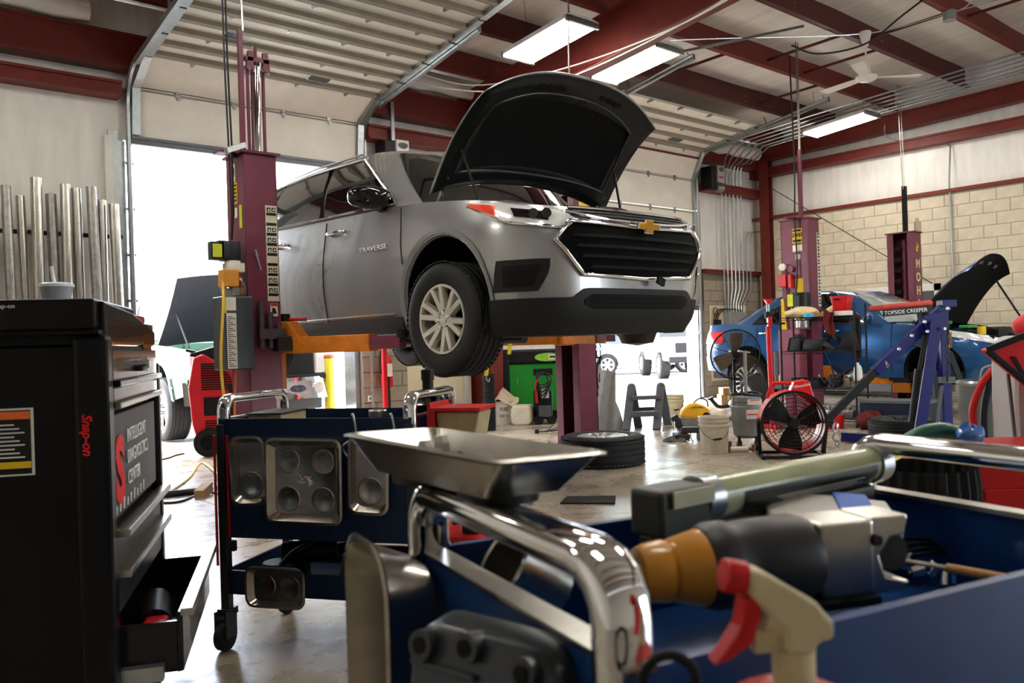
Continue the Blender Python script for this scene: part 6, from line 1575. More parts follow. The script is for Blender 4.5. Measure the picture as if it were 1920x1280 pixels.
# ceiling fan, wires, junction box
t = thing('ceiling_fan', 'white three-blade ceiling fan hanging below the purlins on the right', 'ceiling fan', (10.95, 5.42, zp(5.42)))
MB().lathe([(0, -.2), (.03, -.2), (.075, -.04), (.075, 0), (0, 0)], 18).cyl((0, 0, -.52), (0, 0, -.18), .012, 8).lathe([(0, -.66), (.10, -.655), (.135, -.63), (.14, -.6), (.06, -.56), (.05, -.48), (0, -.47)], 24).obj('motor', m_white, t, smooth=40)
for a in (-42, 78, 198): blade(T(0, 0, -.615), .1, .72, .1, .16, 12, m_white, t, a0=a)
t = thing('junction_box', 'grey octagonal junction box clipped to a purlin at the upper right', 'electrical box', (11.4, 4.52, zp(4.5)-.06))
MB().lathe([(0, -.06), (.085, -.06), (.085, .06), (0, .06)], 8).obj('box', MATS['box_grey'], t, smooth=0)
def wire(name, lab, cat, pts, r=.006, mat=None, n=8):
    return tag(MB().tube(spl(pts, n), r, 5).obj(name, mat or m_galv, smooth=50), lab, cat)
wire('cable', 'thin pale cable strung from the ceiling fan to the junction box', 'cable', [(8.6, 6.83, zp(6.83)-.05), (9.2, 6.5, zp(6.5)-.03), (10.95, 5.42, zp(5.42)-.02), (11.4, 4.52, zp(4.52)-.02), (11.9, 3.2, zp(3.2)-.02)], .008)
wire('cable', 'white cable curving up from the octagonal junction box', 'cable', [(11.4, 4.5, zp(4.5)-.02), (11.5, 4.35, zp(4.4)+.02), (11.35, 4.1, zp(4.1)+.12), (11.1, 3.9, zp(3.9)+.1)], .007, m_white)
wire('cable', 'black double cable sagging across the purlins above the far lift', 'cable', [(9.45, 5.62, zp(5.7)-.4), (9.7, 5.4, zp(5.4)-.55), (10.1, 5.0, zp(5)-.5), (10.3, 4.6, zp(4.6)-.25), (10.3, 3.9, zp(3.9)-.02)], .012, m_cord)
for i, (y0, z0, y1, z1, lab) in enumerate(((8.9, 4.55, 3.5, 5.0, 'upper'), (9.0, 4.42, 3.3, 4.8, 'lower'))):
    wire('cable', f'{lab} of the two white cables swagged across the main rafter above the hood', 'cable', [(5.9, y0, z0+.1), (6.6, 8.4-.2*i, z0-.12), (7.25, 7.4, z0-.05), (7.3, 5.6, zp(5.6)-.62), (7.3, 4.4, zp(4.4)-.5), (7.3, y1, z1+.3)], .009, m_white)
o = MB().bar((9.05, 7.0, zp(7)-.04), (9.9, 5.7, zp(5.7)-.04), .03, .03).obj('unistrut', m_galv, smooth=0)
tag(o, 'galvanised strut spanning two purlins above the far lift', 'strut')
# bundle of exhaust pipes standing against the wall on the left
rk = thing('pipe_rack', 'horizontal black rail holding the upright steel tubes on the left wall', 'rail', (0, YB-.24, 2.38))
MB().bx(.9, 2.62, -.02, .02, -.02, .02).obj('rail', m_iron, rk, smooth=0)
for i in range(12): MB().cyl((1.0+.135*i, -.025, 0), (1.0+.135*i, -.045, 0), .02, 8).obj('bolt', m_iron, rk, smooth=0)
rnd = random.Random(4)
xs = [.98, 1.10, 1.40, 1.53, 1.66, 1.79, 1.93, 2.05, 2.16, 2.29, 2.40, 2.50]
tops = [2.82, 2.80, 2.62, 2.80, 2.72, 2.9, 2.76, 2.86, 2.84, 2.86, 2.74, 2.7]
for i, (x, zt) in enumerate(zip(xs, tops)):
    r_ = .042+.012*rnd.random(); y = YB-.32-.03*rnd.random()-.05*(i % 2); dx = rnd.uniform(-.05, .05)
    o = MB().tube([(x-dx, y-.16, .0), (x, y+.0, zt)], r_, 14, caps=False).tube([(x-dx, y-.16, .002), (x, y, zt-.002)], r_*.88, 14, caps=False).obj('exhaust_tube', m_steel if i % 3 else m_alu, smooth=50)
    tag(o, ['leftmost', 'second', 'third', 'fourth', 'fifth', 'sixth', 'seventh', 'eighth', 'ninth', 'tenth', 'eleventh', 'rightmost'][i]+(' upright steel exhaust tube' if i in (0, 11) else ' steel exhaust tube from the left')+' in the row against the wall', 'tube', 'upright exhaust tubes')
for x, nm in ((2.6, 'white'), ):
    o = MB().bx(2.52, 2.60, YB-.06, YB-.01, 0, 3.5).obj('trim_8', m_white, smooth=0); struct(o, 'white vertical trim beside the left door jamb')
# yellow bollard and outside
t = thing('bollard', 'yellow bollard outside the first garage door', 'bollard', (5.42, 10.25, 0))
MB().cyl((0, 0, 0), (0, 0, 1.02), .07, 18).obj('post', M('bollard_yellow', 'd8d23c', .5, 0, .1), t, smooth=40)
MB().lathe([(0, 1.06), (.07, 1.05), (.08, 1.02), (.075, 1.0), (0, 1.0)], 18).obj('cap', M('cap_rust', '9b5a45', .6), t, smooth=30)
# parked cars in the yard
def yard_car(name, label, cat, loc, rz, col, tall=False):
    c_ = thing(name, label, cat, loc, rz, 'cars parked in the yard')
    h = 1.1 if tall else .95
    Bd = Body(outline=[(0, 0), (.4, .02), (.7, .15), (.85, .45), (.9, 1.0), (.9, 2.5), (.9, 3.8), (.8, 4.25), (.4, 4.4), (0, 4.42)], fo=[(.2, .1), (.5, 0), (.9, .2)], wx=[(.2, .95), (.6, 1), (1.0, .94)],
              ztop=[(0, .78), (.6, .9), (1.4, h), (4.4, h)], zbot=[(0, .26), (4.4, .3)],
              gbase=[(0, 1.3), (.4, 1.35), (.7, 1.5), (.82, 1.8), (.84, 2.2), (.84, 2.8), (.82, 3.6), (.76, 4.0), (.4, 4.2), (0, 4.25)],
              groof=[(0, 2.0), (.35, 2.03), (.52, 2.1), (.6, 2.3), (.62, 2.6), (.62, 2.9), (.6, 3.4), (.55, 3.7), (.35, 3.8), (0, 3.82)], zroof=[(1.9, h+.52), (3, h+.6), (4, h+.52)])
    cut_arches(Bd.lower([0, .2, .4, .6, .8, 1], 40), 'body', col, c_, ((.85, .33), (3.5, .33)), .37)
    m_ = MB()
    for sg in (-1, 1):
        m_.grid(lambda a, b: Bd.gpt(lerp(0, 9, a), b, 0, sg), 36, 4)
        m_.grid(lambda a, b: (lambda p: Vector((p.x*(1-b), p.y, p.z+.03*b)))(Bd.gpt(lerp(0, 9, a), 1, 0, sg)), 36, 2)
        m_.grid(lambda a, b: Bd.pt(a, Bd.zt(a), 0, sg).lerp(Vector((0, 1.2, .9)) if Bd.raw(a).y < 1.3 else Bd.gpt(lerp(2, 9, a), 0, 0, sg), b), 30, 2)
    m_.obj('cabin', col, c_, smooth=45)
    for sg in (-1, 1):
        for q0, q1 in ((3.05, 4.6), (4.7, 6.3)): Bd.glass((q0, q1), .08, .9, 6, 3, .01, sg).obj('door_glass', m_carglass, c_, smooth=60)
        Bd.patch(Bd.t_x(.5), Bd.t_y(.5), .62, .74, 8, 2, .012, sg).obj('headlamp', m_lens, c_, smooth=50)
    MB().grid(lambda a, b: Bd.gpt(abs(lerp(-2.2, 2.2, a)), lerp(.06, .92, b), .01, -1 if a < .5 else 1), 10, 4).obj('windshield', m_carglass, c_, smooth=60)
    Bd.patch(0, Bd.t_x(.55), .35, .5, 8, 2, .012).obj('grille', m_dark, c_, smooth=40); Bd.patch(0, Bd.t_x(.55), .35, .5, 8, 2, .012, -1).obj('grille', m_dark, c_, smooth=40)
    for x, y in ((-.8, .85), (.8, .85), (-.8, 3.5), (.8, 3.5)):
        wheel(c_, (x, y, .33), rad=.33, wid=.21, rim=.22, spokes=6, style='s', rot=(0, 0, 0 if x < 0 else PI), lugs=0)
    return c_
m_yw = M('paint_white', 'd8dadc', .25, 0, 0, coat=1.0); m_ys = M('paint_silver', 'b9c0c6', .25, .5, 0, coat=1.0)
p = at(1240, 706, z=0)
yard_car('parked_car', 'silver car parked in the yard seen through the right doorway', 'car', (23.2, 17.6, 0), R(60), m_ys)
yard_car('parked_car', 'white car parked farther back in the yard, behind the silver one', 'car', (27.0, 20.6, 0), R(50), m_yw)
jp = thing('off_road_vehicle', 'white boxy off-road vehicle parked in the yard at the right edge of the doorway', 'car', (18.6, 14.3, 0), R(-38))
MB().bx(-.8, .8, 0, 3.9, .5, 1.1).bx(-.72, .72, 1.3, 3.8, 1.1, 1.8).bx(-.95, .95, .2, 1.1, .75, .85).obj('body', m_yw, jp, smooth=0, bev=.05)
MB().bx(-.65, .65, 1.27, 1.31, 1.16, 1.7).bx(-.74, .74, 1.6, 2.4, 1.2, 1.68).obj('window', m_carglass, jp, smooth=0)
MB().bx(-.7, .7, -.15, 0, .45, .62).bx(-.5, .5, -.02, .02, .72, 1.0).obj('bumper', m_black, jp, smooth=0, bev=.02)
for x, y in ((-.72, .6), (.72, .6), (-.72, 3.1), (.72, 3.1)): wheel(jp, (x, y, .38), rad=.38, wid=.26, rim=.2, spokes=6, style='s', rot=(0, 0, 0 if x < 0 else PI), lugs=0)
# trees behind the yard
def tree(loc, h, r_, label, seed, trunk=True):
    rn = random.Random(seed)
    t = thing('tree', label, 'tree', loc, group='trees beyond the yard')
    MB().tube([(0, 0, 0), (.1, 0, h*.3), (0, .1, h*.6)], [.3, .22, .12], 10).obj('trunk', M('bark', '6d6152', .85, 0, .2, 8, bump=.4), t, smooth=50)
    lf = MB()
    for i in range(1500):
        a, b = rn.uniform(0, 2*PI), rn.uniform(-1, 1); q = r_*rn.uniform(.5, 1); s_ = rn.uniform(.12, .3)
        c = Vector((q*math.cos(a)*math.sqrt(1-b*b), q*math.sin(a)*math.sqrt(1-b*b), h*.62+q*b*.9))
        u = Vector((rn.uniform(-1, 1), rn.uniform(-1, 1), rn.uniform(-1, 1))).normalized(); v = u.orthogonal().normalized()
        lf.add([c-u*s_, c+v*s_*.5, c+u*s_, c-v*s_*.5], [(0, 1, 2, 3)])
    lf.obj('foliage', M('leaves', '6f8f4a', .6, 0, .35, 1), t, smooth=0, kind='stuff')
for i, (x, y, h, r_) in enumerate(((30, 31, 8, 3.0), (36.5, 29, 9, 3.4), (42, 25, 7.5, 2.8), (26, 38, 9, 3.2))):
    tree((x, y, 0), h, r_, ['leafy tree beyond the parked white car', 'tall leafy tree behind the off-road vehicle', 'leafy tree at the right end of the yard', 'leafy tree far behind the silver car'][i], i)
tree((9.5, 48, 0), 6, 2.6, 'pale tree beyond the left doorway above the truck hood', 9)
# things on the bench along the right wall
wb_ = thing('work_bench', 'long dark workbench along the right wall behind the blue car', 'workbench', (XR-.75, 7.4, 0))
MB().bx(0, .62, -1.6, 1.7, 1.28, 1.36).obj('top', m_black, wb_, smooth=0, bev=.008)
MB().bx(.02, .6, -1.5, 1.6, .1, 1.28).obj('cabinet', m_grey, wb_, smooth=0, bev=.01)
def bench(name, lab, cat, u, v, w_, h, d_, mat, tilt=0):
    p = at(u, v, x=XR-.5); o = thing(name, lab, cat, (XR-.5, p.y, 1.362))
    MB().box((0, 0, h/2+abs(math.sin(tilt))*w_/2), (d_, w_, h), rot=(tilt, 0, 0)).obj('case', mat, o, smooth=0, bev=.012)
    return o
o = bench('tool_case', 'red carton with a white lid on the bench behind the blue car', 'box', 1560, 552, .55, .14, .3, m_redp); MB().box((-.16, -.05, .1), (.02, .4, .1)).obj('label', m_paper, o, smooth=0)
o = bench('tool_case', 'flat bright red case on the bench beside the fourth lift post', 'case', 1632, 552, .6, .10, .3, M('case_coral', 'dc3a3c', .4)); MB().box((-.155, 0, .05), (.02, .2, .03)).obj('handle', m_black, o, smooth=0)
fr_ = thing('picture_frame', 'white framed shelf unit on the right wall above the bench', 'frame', (XR-.12, 6.95, 1.5))
MB().bx(-.02, .01, -.85, .85, .30, .42).bx(-.02, .01, -.85, .85, -.1, 0).bx(-.02, .01, .75, .85, 0, .42).bx(-.02, .01, -.85, -.75, 0, .42).obj('frame', m_white, fr_, smooth=0)
MB().bx(.0, .01, -.75, .75, 0, .30).obj('panel', m_grey, fr_, smooth=0)
o = bench('bag', 'clear plastic bag of small parts on the bench left of the fourth lift post', 'bag', 1662, 545, .35, .22, .25, M('bag_clear', 'aab0bd', .2, 0, .35, 18))
# ================================================================ black tool cabinet on the left
def heading(r_, f_):
    a = cg(r_, f_); return math.atan2(a.y, a.x)
m_cab = M('cabinet_black', '08080a', .3, 0, .05, 8, spec=.2)
m_draw = M('drawer_black', '121316', .2, .2, .05, 8, coat=.2)
cab = thing('tool_cabinet', 'tall black roller tool cabinet with an open bottom drawer at the left edge', 'tool cabinet', cg(-1.079, 2.2), heading(-.258, .966))
CW, CDp = .91, .60
MB().bx(.03, CW, .02, CDp, .14, 1.16).obj('carcass', m_cab, cab, smooth=0, bev=.006)
for x0, x1, zz in ((-.01, .07, 1.185), (CW-.05, CW+.012, 1.10)): MB().bx(x0, x1, -.015, .07, .14, zz).obj('corner_post', m_cab, cab, smooth=0, bev=.014)
MB().bx(-.02, CW*.62, .01, CDp+.02, 1.20, 1.28).bx(-.02, .05, .0, CDp, 1.185, 1.20).obj('top_chest', m_cab, cab, smooth=0, bev=.01)
MB().prism([(.03, 1.16), (.03, 1.275), (CW*.5, 1.262), (CW-.02, 1.21), (CW-.02, 1.16)], -.004, .5, Matrix(((1, 0, 0, 0), (0, 0, 1, 0), (0, 1, 0, 0), (0, 0, 0, 1)))).obj('lid', m_cab, cab, smooth=0, bev=.006)
MB().bx(.07, CW-.06, -.004, .02, 1.155, 1.235).obj('fascia', M('fascia_reflection', '5b4330', .18, .3, .1, 3, coat=.5), cab, smooth=0, bev=.004)  # brownish reflection put into the base colour of the fascia
text('Snap-on', .055, m_chrome, cab, mx=basis((CW*.74, -.008, 1.15), (1, 0, 0), (0, -1, 0)), depth=.003, bold=.001)
for (z0, z1) in ((1.045, 1.145), (.985, 1.04)):
    d_ = MB().bx(.08, CW-.06, -.012, .02, z0, z1).obj('drawer', m_draw, cab, smooth=0, bev=.004)
    MB().bx(.08, CW-.06, -.03, -.012, z0-.002, z0+.016).obj('drawer_pull', m_steel if z0 < 1 else m_draw, d_, smooth=0, bev=.003)
MB().cyl((.42, -.05, 1.10), (.42, -.01, 1.10), .022, 18).cyl((.42, -.055, 1.10), (.42, -.05, 1.10), .014, 14).obj('lock', m_chrome, cab, smooth=30)
pn = MB().bx(.07, CW-.10, -.006, .02, .68, .965).obj('badge_panel', M('panel_grey', '48484b', .5, .2, .05), cab, smooth=0, bev=.003)
for i, w_ in enumerate(('INTELLIGENT', 'DIAGNOSTICS', 'CENTER')):
    text(w_, .058, m_txtw, pn, mx=basis((.27, -.009, .89-.062*i), (1, 0, 0), (0, -1, 0)), align='LEFT', sx=.95)
text('S', .24, m_txtr, pn, mx=basis((.155, -.009, .80), (1, 0, 0), (0, -1, 0)), bold=.012, sx=1.1)
for i in range(9): MB().prism([(.09+.055*i, .692), (.10+.055*i, .692), (.107+.055*i, .712+.006*(i % 3)), (.094+.055*i, .715)], .006, .0085, XZ()).obj('panel_print', m_paper, pn, smooth=0)
for (z0, z1) in ((.535, .64), (.425, .53)):
    d_ = MB().bx(.08, CW-.04, -.01, .02, z0, z1).obj('drawer', M('drawer_grey', '2c2c2e', .35, .2, .06), cab, smooth=0, bev=.004)
    MB().bx(.07, CW-.03, -.045, -.008, z1-.006, z1+.016).obj('drawer_pull', m_steel, d_, smooth=0, bev=.004)
# open bottom drawer
od = MB().bx(.08, CW-.05, -.17, -.155, .25, .415).bx(.08, CW-.05, -.155, .3, .25, .262).bx(.08, .095, -.155, .3, .25, .39).bx(CW-.065, CW-.05, -.155, .3, .25, .39).obj('drawer', m_draw, cab, smooth=0, bev=.003)
MB().bx(.07, CW-.04, -.20, -.165, .405, .425).obj('drawer_pull', m_steel, od, smooth=0, bev=.004)
MB().bx(.05, .08, -.12, .02, .24, .28).obj('drawer_slide', m_galv, od, smooth=0)
MB().bx(.08, CW-.04, -.02, .02, .15, .24).obj('drawer', m_draw, cab, smooth=0, bev=.004)
MB().bx(-.03, CW+.02, -.06, CDp, .10, .15).obj('base_frame', m_cab, cab, smooth=0, bev=.01)
MB().bx(CW-.1, CW+.04, -.09, -.02, .09, .22).obj('bumper', m_redp, cab, smooth=0, bev=.01)
for x in (.1, CW-.08):
    for y in (.05, CDp-.1): MB().cyl((x-.02, y, .055), (x+.02, y, .055), .055, 18).bx(x-.028, x+.028, y-.02, y+.02, .06, .11).obj('caster', m_black, cab, smooth=30)
ps = MB().bx(.024, .028, .172, .44, .825, 1.0).obj('warning_poster', m_paper, cab, smooth=0)
MB().bx(.020, .025, .178, .434, .83, .995).obj('poster_field', m_txtk, ps, smooth=0)
MB().bx(.017, .022, .178, .434, .972, .992).obj('poster_header', M('print_orange', 'd8692a', .5), ps, smooth=0)
MB().bx(.017, .022, .178, .434, .845, .862).obj('poster_strip', m_yellow, ps, smooth=0)
for i in range(9): MB().bx(.0175, .0205, .192+.012*(i % 3), .42, .872+.0105*i, .8755+.0105*i).obj('poster_line', m_paper, ps, smooth=0)
text('Snap-on', .033, m_txtr, cab, shear=.25, mx=basis((-.0125, .038, .925), (0, 0, -1), (-1, 0, 0)), bold=.001)
text('Snap-on', .016, m_txtw, cab, mx=basis((-.022, .22, 1.262), (0, -1, 0), (-1, 0, 0)))
CM = Matrix.Translation(cg(-1.079, 2.2)) @ RZ(math.degrees(heading(-.258, .966)))
c_ = thing('paper_cup', 'clear plastic drink cup with a lid and a straw on top of the black cabinet', 'cup', CM @ Vector((.28, .17, 1.282)))
MB().lathe([(0, 0), (.033, 0), (.045, .052), (.043, .052), (.031, .003), (0, .003)], 24).obj('cup', M('cup_plastic', 'd7dde6', .15, 0, 0, trans=.55), c_, smooth=40)
MB().lathe([(0, .05), (.047, .05), (.047, .058), (.04, .062), (0, .062)], 24).obj('lid', M('cup_lid', 'dfe4ea', .2, 0, 0), c_, smooth=40)
MB().cyl((0, 0, .03), (-.012, 0, .11), .005, 8).obj('straw', m_white, c_, smooth=40)
c_ = thing('headrest_roll', 'black padded roll lying at the far end of the cabinet top', 'pad', CM @ Vector((.78, .14, 1.245)), heading(-.258, .966)+.9)
MB().tube([(-.13, 0, 0), (-.12, 0, 0), (.12, 0, 0), (.13, 0, 0)], [.02, .032, .032, .02], 14).obj('pad', m_black, c_, smooth=50)
c_ = thing('pry_tool', 'black and red hand tool lying on the cabinet lid', 'tool', CM @ Vector((.58, .04, 1.265)), heading(-.258, .966))
MB().bx(-.1, .26, -.02, .03, -.03, .0).obj('body', m_black, c_, smooth=0, bev=.006)
MB().bx(-.05, .2, -.024, -.016, -.02, -.008).obj('stripe', m_redp, c_, smooth=0)
c_ = thing('power_tool', 'red and black power tool lying in the open cabinet drawer', 'tool', CM @ Vector((.30, -.06, .263)), heading(-.258, .966))
MB().bx(-.08, .06, -.04, .03, 0, .07).obj('body', m_redp, c_, smooth=0, bev=.012)
MB().cyl((.05, 0, .045), (.28, .03, .05), .045, 14).obj('barrel', m_black, c_, smooth=40)

# ================================================================ blue utility carts with chrome end handles
m_cartl = M('cart_leg', '2e3338', .35, .4, .1)
CL, CWd, CZ = .79, .465, .875
def cart(label, r_, f_, dr, df, floor_z=.70, m_blue=m_blue):
    loc = cg(r_, f_); h = heading(dr, df)
    t = thing('utility_cart', label, 'cart', loc, h)
    b = MB()
    b.bx(0, CL, 0, .012, CZ-.45, CZ).bx(0, CL, CWd-.012, CWd, CZ-.45, CZ).bx(0, .012, 0, CWd, CZ-.45, CZ).bx(CL-.012, CL, 0, CWd, CZ-.45, CZ)
    b.bx(.01, CL-.01, .01, CWd-.01, floor_z-.01, floor_z)
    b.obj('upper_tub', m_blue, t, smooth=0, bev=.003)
    for x0 in (0, CL-.03): MB().bx(x0, x0+.03, 0, CWd, CZ-.004, CZ+.003).obj('end_rim', m_steel, t, smooth=0)
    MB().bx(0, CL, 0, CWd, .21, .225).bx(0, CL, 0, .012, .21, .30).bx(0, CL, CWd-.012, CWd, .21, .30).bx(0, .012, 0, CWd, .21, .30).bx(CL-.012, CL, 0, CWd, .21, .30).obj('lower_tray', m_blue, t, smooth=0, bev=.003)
    for x in (-.008, CL-.027):
        for y in (-.008, CWd-.027):
            MB().bx(x, x+.035, y, y+.035, .15, CZ-.02).obj('leg', m_cartl, t, smooth=0, bev=.005)
            cx, cy = x+.017, y+.017
            c2 = MB().cyl((cx-.015, cy-.02, .055), (cx+.02, cy-.02, .055), .055, 22).obj('caster', m_rubber, t, smooth=30, bev=.005)
            MB().bx(cx-.024, cx-.018, cy-.05, cy+.02, .05, .15).bx(cx+.022, cx+.028, cy-.05, cy+.02, .05, .15).bx(cx-.024, cx+.028, cy-.03, cy+.03, .13, .155).obj('caster_fork', m_cartl, c2, smooth=0)
    for x, s in ((0.012, -1), (CL-.012, 1)):
        pts = [(x, .02, CZ-.05), (x, .02, CZ+.03)]+[(x+s*0, .02+.045*(1-math.cos(R(a))), CZ+.03+.045*math.sin(R(a))) for a in (22, 45, 67, 90)]
        pts += [(x, CWd-.02-.045*(1-math.cos(R(a))), CZ+.03+.045*math.sin(R(a))) for a in (90, 67, 45, 22)]+[(x, CWd-.02, CZ+.03), (x, CWd-.02, CZ-.05)]
        hb = MB(); n = len(pts)
        vs = []
        for i, p in enumerate(pts):
            p = Vector(p); tg = (Vector(pts[min(i+1, n-1)])-Vector(pts[max(i-1, 0)])).normalized(); nn = Vector((1, 0, 0)).cross(tg)
            for k in range(12):
                a = 2*PI*k/12; cx = math.copysign(abs(math.cos(a))**.6, math.cos(a)); sx = math.copysign(abs(math.sin(a))**.6, math.sin(a))
                vs.append(p+Vector((1, 0, 0))*cx*.025+nn*sx*.0165)
        fs = [(i*12+k, i*12+(k+1) % 12, (i+1)*12+(k+1) % 12, (i+1)*12+k) for i in range(n-1) for k in range(12)]
        hb.add(vs, fs+[tuple(range(11, -1, -1)), tuple((n-1)*12+k for k in range(12))])
        hb.obj('handle', m_chrome, t, smooth=50)
    return t, Matrix.Translation(loc) @ RZ(math.degrees(h)), h
def tray(label, mw, w_, h_, depth=.03, magnets=((0, 0),), loose=False, flare=1.16, rad=.03, mag_r=.055, name='magnetic_tray', under=True):
    """stainless dish; local xy = mouth, opens towards +z"""
    t = thing(name, label, 'tray', (0, 0, 0)); t.matrix_world = mw
    a, b = rrect(w_, h_, rad, 5), rrect(w_/flare, h_/flare, rad*.8, 5)
    a2, b2 = rrect(w_-.006, h_-.006, rad, 5), rrect(w_/flare-.006, h_/flare-.006, rad*.8, 5)
    e = rrect(w_+.014, h_+.014, rad*1.2, 5)
    n = len(a); vs = []
    for L, z in ((e, depth-.002), (a, depth), (a2, depth), (b2, .004), (b, 0), (a, depth-.003), (e, depth-.004)): vs += [(p[0], p[1], z) for p in L]
    fs = []
    for r_ in (0, 1, 2):
        for i in range(n): fs.append((r_*n+i, r_*n+(i+1) % n, (r_+1)*n+(i+1) % n, (r_+1)*n+i))
    fs.append(tuple(3*n+i for i in range(n)))
    for r_ in (4, 5):
        for i in range(n): fs.append((r_*n+i, r_*n+(i+1) % n, (r_+1)*n+(i+1) % n, (r_+1)*n+i))
    fs.append(tuple(4*n+i for i in range(n-1, -1, -1)))
    MB().add(vs, fs).obj('dish', m_tray, t, smooth=45)
    for (x, y) in magnets:
        MB().lathe([(mag_r, .004), (mag_r*.93, .007), (mag_r*.6, .006), (mag_r*.5, .0045), (0, .0045)], 30, T(x, y, 0)).obj('magnet_boss', m_tray, t, smooth=30)
        if under: MB().cyl((x, y, -.012), (x, y, 0), mag_r*.9, 24).obj('magnet', m_black, t, smooth=30)
    return t
C1, CM1, H1 = cart('blue two-tier utility cart, coloured darker as backlit, with steel trays on its side, in the middle left', -1.128, 3.19, .964, -.268, m_blue=M('blue_paint_cart_backlit', '0a2240', .42, 0, .25, 5))  # backlit shade put into this cart's paint, a darker copy of the blue
for (x, y) in ((.0, -.014), (.045, -.014)): MB().bx(x-.004 if x else -.014, x+.004 if x else -.006, y-.003, y+.003, .32 if not x else .43, CZ-.06).obj('red_cord', m_redp, C1, smooth=0)
MB().bx(.05, .075, -.03, -.01, .38, .42).obj('cord_end', m_black, C1, smooth=0, bev=.004)
def face1(x, z, y=-.014): return CM1 @ basis((x, y, z), (1, 0, 0), (0, -1, 0))
tray('narrow steel tray stuck to the left of the middle cart side', face1(.147, .685) @ RZ(2), .135, .245, .028, ((0, -.055),), mag_r=.05)
tray('large square four-magnet steel tray in the middle of the cart side', face1(.375, .65) @ RZ(-1), .30, .30, .03, ((-.07, .07), (.07, .07), (-.07, -.07), (.07, -.07)), mag_r=.047)
tb2 = [o for o in kids(COL.objects['magnetic_tray.001'])]
eng = MB()
for i in range(22):
    a = random.uniform(0, 2*PI); q = random.uniform(.01, .033); eng.tube([(q*math.cos(a)*1.25, q*math.sin(a)*.8, .006), (q*.5*math.cos(a+.8), q*.5*math.sin(a+.8), .006)], .0016, 4)
eng.obj('etched_emblem', m_chrome, COL.objects['magnetic_tray.001'], smooth=0)
tray('narrow steel tray on the right of the cart side, behind the foreground tray', face1(.635, .675) @ RZ(-2), .145, .27, .028, ((0, -.06),), mag_r=.05)
tray('oblong two-magnet steel tray on the lower shelf edge of the middle cart', face1(.245, .255), .235, .14, .028, ((-.05, 0), (.05, 0)), mag_r=.043)
def in1(name, lab, cat, x, y, z, rz=0, group=None): return thing(name, lab, cat, CM1 @ Vector((x, y, z)), H1+rz, group)
o = in1('manual', 'thick tan book lying inside the left end of the middle cart', 'book', .1, .24, .86, .1)
MB().bx(-.06, .08, -.12, .12, -.04, .02).obj('pages', M('paper_tan', 'b5a27c', .7), o, smooth=0, bev=.006)
MB().bx(-.065, .085, -.125, .125, .02, .025).obj('cover', m_iron, o, smooth=0)
MB().bx(-.1, .12, -.15, .15, -.16, -.04).obj('block', m_black, o, smooth=0) if False else None
o = in1('jar', 'small steel lidded jar standing in the middle cart', 'jar', .57, .2, .70)
MB().lathe([(0, 0), (.032, 0), (.032, .16), (.036, .165), (.036, .185), (.033, .19), (0, .19)], 24).obj('jar', m_steel, o, smooth=30)
for i, x in enumerate((.55, .70)):
    o = tag(MB().tube(spl([CM1 @ Vector((x, -.016, CZ-.14)), CM1 @ Vector((x-.02, -.02, CZ-.10)), CM1 @ Vector((x+.03, -.018, CZ-.06)), CM1 @ Vector((x+.02, -.012, CZ+.01)), CM1 @ Vector((x+.0, .02, CZ+.01))], 6), .0045, 6).obj('wire_hook', m_galv, smooth=50), ['left', 'right'][i]+' bent wire hook over the rim of the middle cart', 'hook')
o = in1('oil_bottle', 'black oil bottle standing beyond the right end of the middle cart', 'bottle', .74, .30, .70, -.3)
MB().prism(rrect(.16, .09, .03), 0, .20).prism(rrect(.16, .09, .03), .20, .25, None, .5).obj('bottle', m_blackg, o, smooth=40, bev=.01)
MB().cyl((.0, 0, .24), (.0, 0, .30), .022, 14).lathe([(0, .30), (.026, .295), (.026, .335), (.0, .34)], 16).obj('cap', m_black, o, smooth=40)
MB().bx(-.03, .05, -.048, -.044, .04, .16).obj('label', m_paper, o, smooth=0)
o = in1('funnel_holder', 'red steel holder with a cream funnel bolted to the right end of the middle cart', 'holder', CL+.03, .08, .42)
MB().bx(0, .012, 0, .2, 0, .50).bx(0, .2, -.0, .2, .47, .482).bx(0, .2, 0, .2, .0, .015).bx(.0, .03, -.004, .0, .0, .48).obj('bracket', m_redp, o, smooth=0)
MB().prism([(.05, .22), (.14, .22), (.19, .465), (.02, .465)], -.18, -.03, XZ()).obj('funnel', M('funnel_cream', 'b9ab86', .45, 0, .2, 9), o, smooth=0, bev=.006)
MB().bx(.002, .04, -.006, -.002, .26, .3).obj('label', m_paper, o, smooth=0)
MB().bx(.1, .16, .06, .14, .016, .1).lathe([(.03, .1), (.05, .14), (.04, .14), (.02, .1)], 14, T(.13, .1, 0)).obj('filter', m_black, o, smooth=30)
o = in1('power_drill', 'black power drill lying on the lower shelf of the middle cart', 'drill', .25, .2, .225, .2)
MB().cyl((-.1, 0, .1), (.12, .02, .11), .045, 16).cyl((.12, .02, .11), (.17, .025, .113), .025, 12).bx(-.06, -.0, -.03, .04, 0, .09).obj('body', m_black, o, smooth=40, bev=.008)
MB().lathe([(0, .0), (.06, .01), (.065, .03), (.06, .05), (0, .05)], 18, T(-.1, -.05, .03)).obj('motor_end', m_iron, o, smooth=40)
MB().tube(spl([(-.1, -.08, .05), (-.03, -.1, .12), (.05, -.06, .16), (.1, .05, .2)], 5), .012, 8).cyl((0, .05, .1), (0, .06, .24), .05, 14).obj('hose', m_black, o, smooth=40)
o = in1('plastic_bag', 'crumpled clear plastic bag on the lower shelf of the middle cart', 'bag', .46, .12, .226)
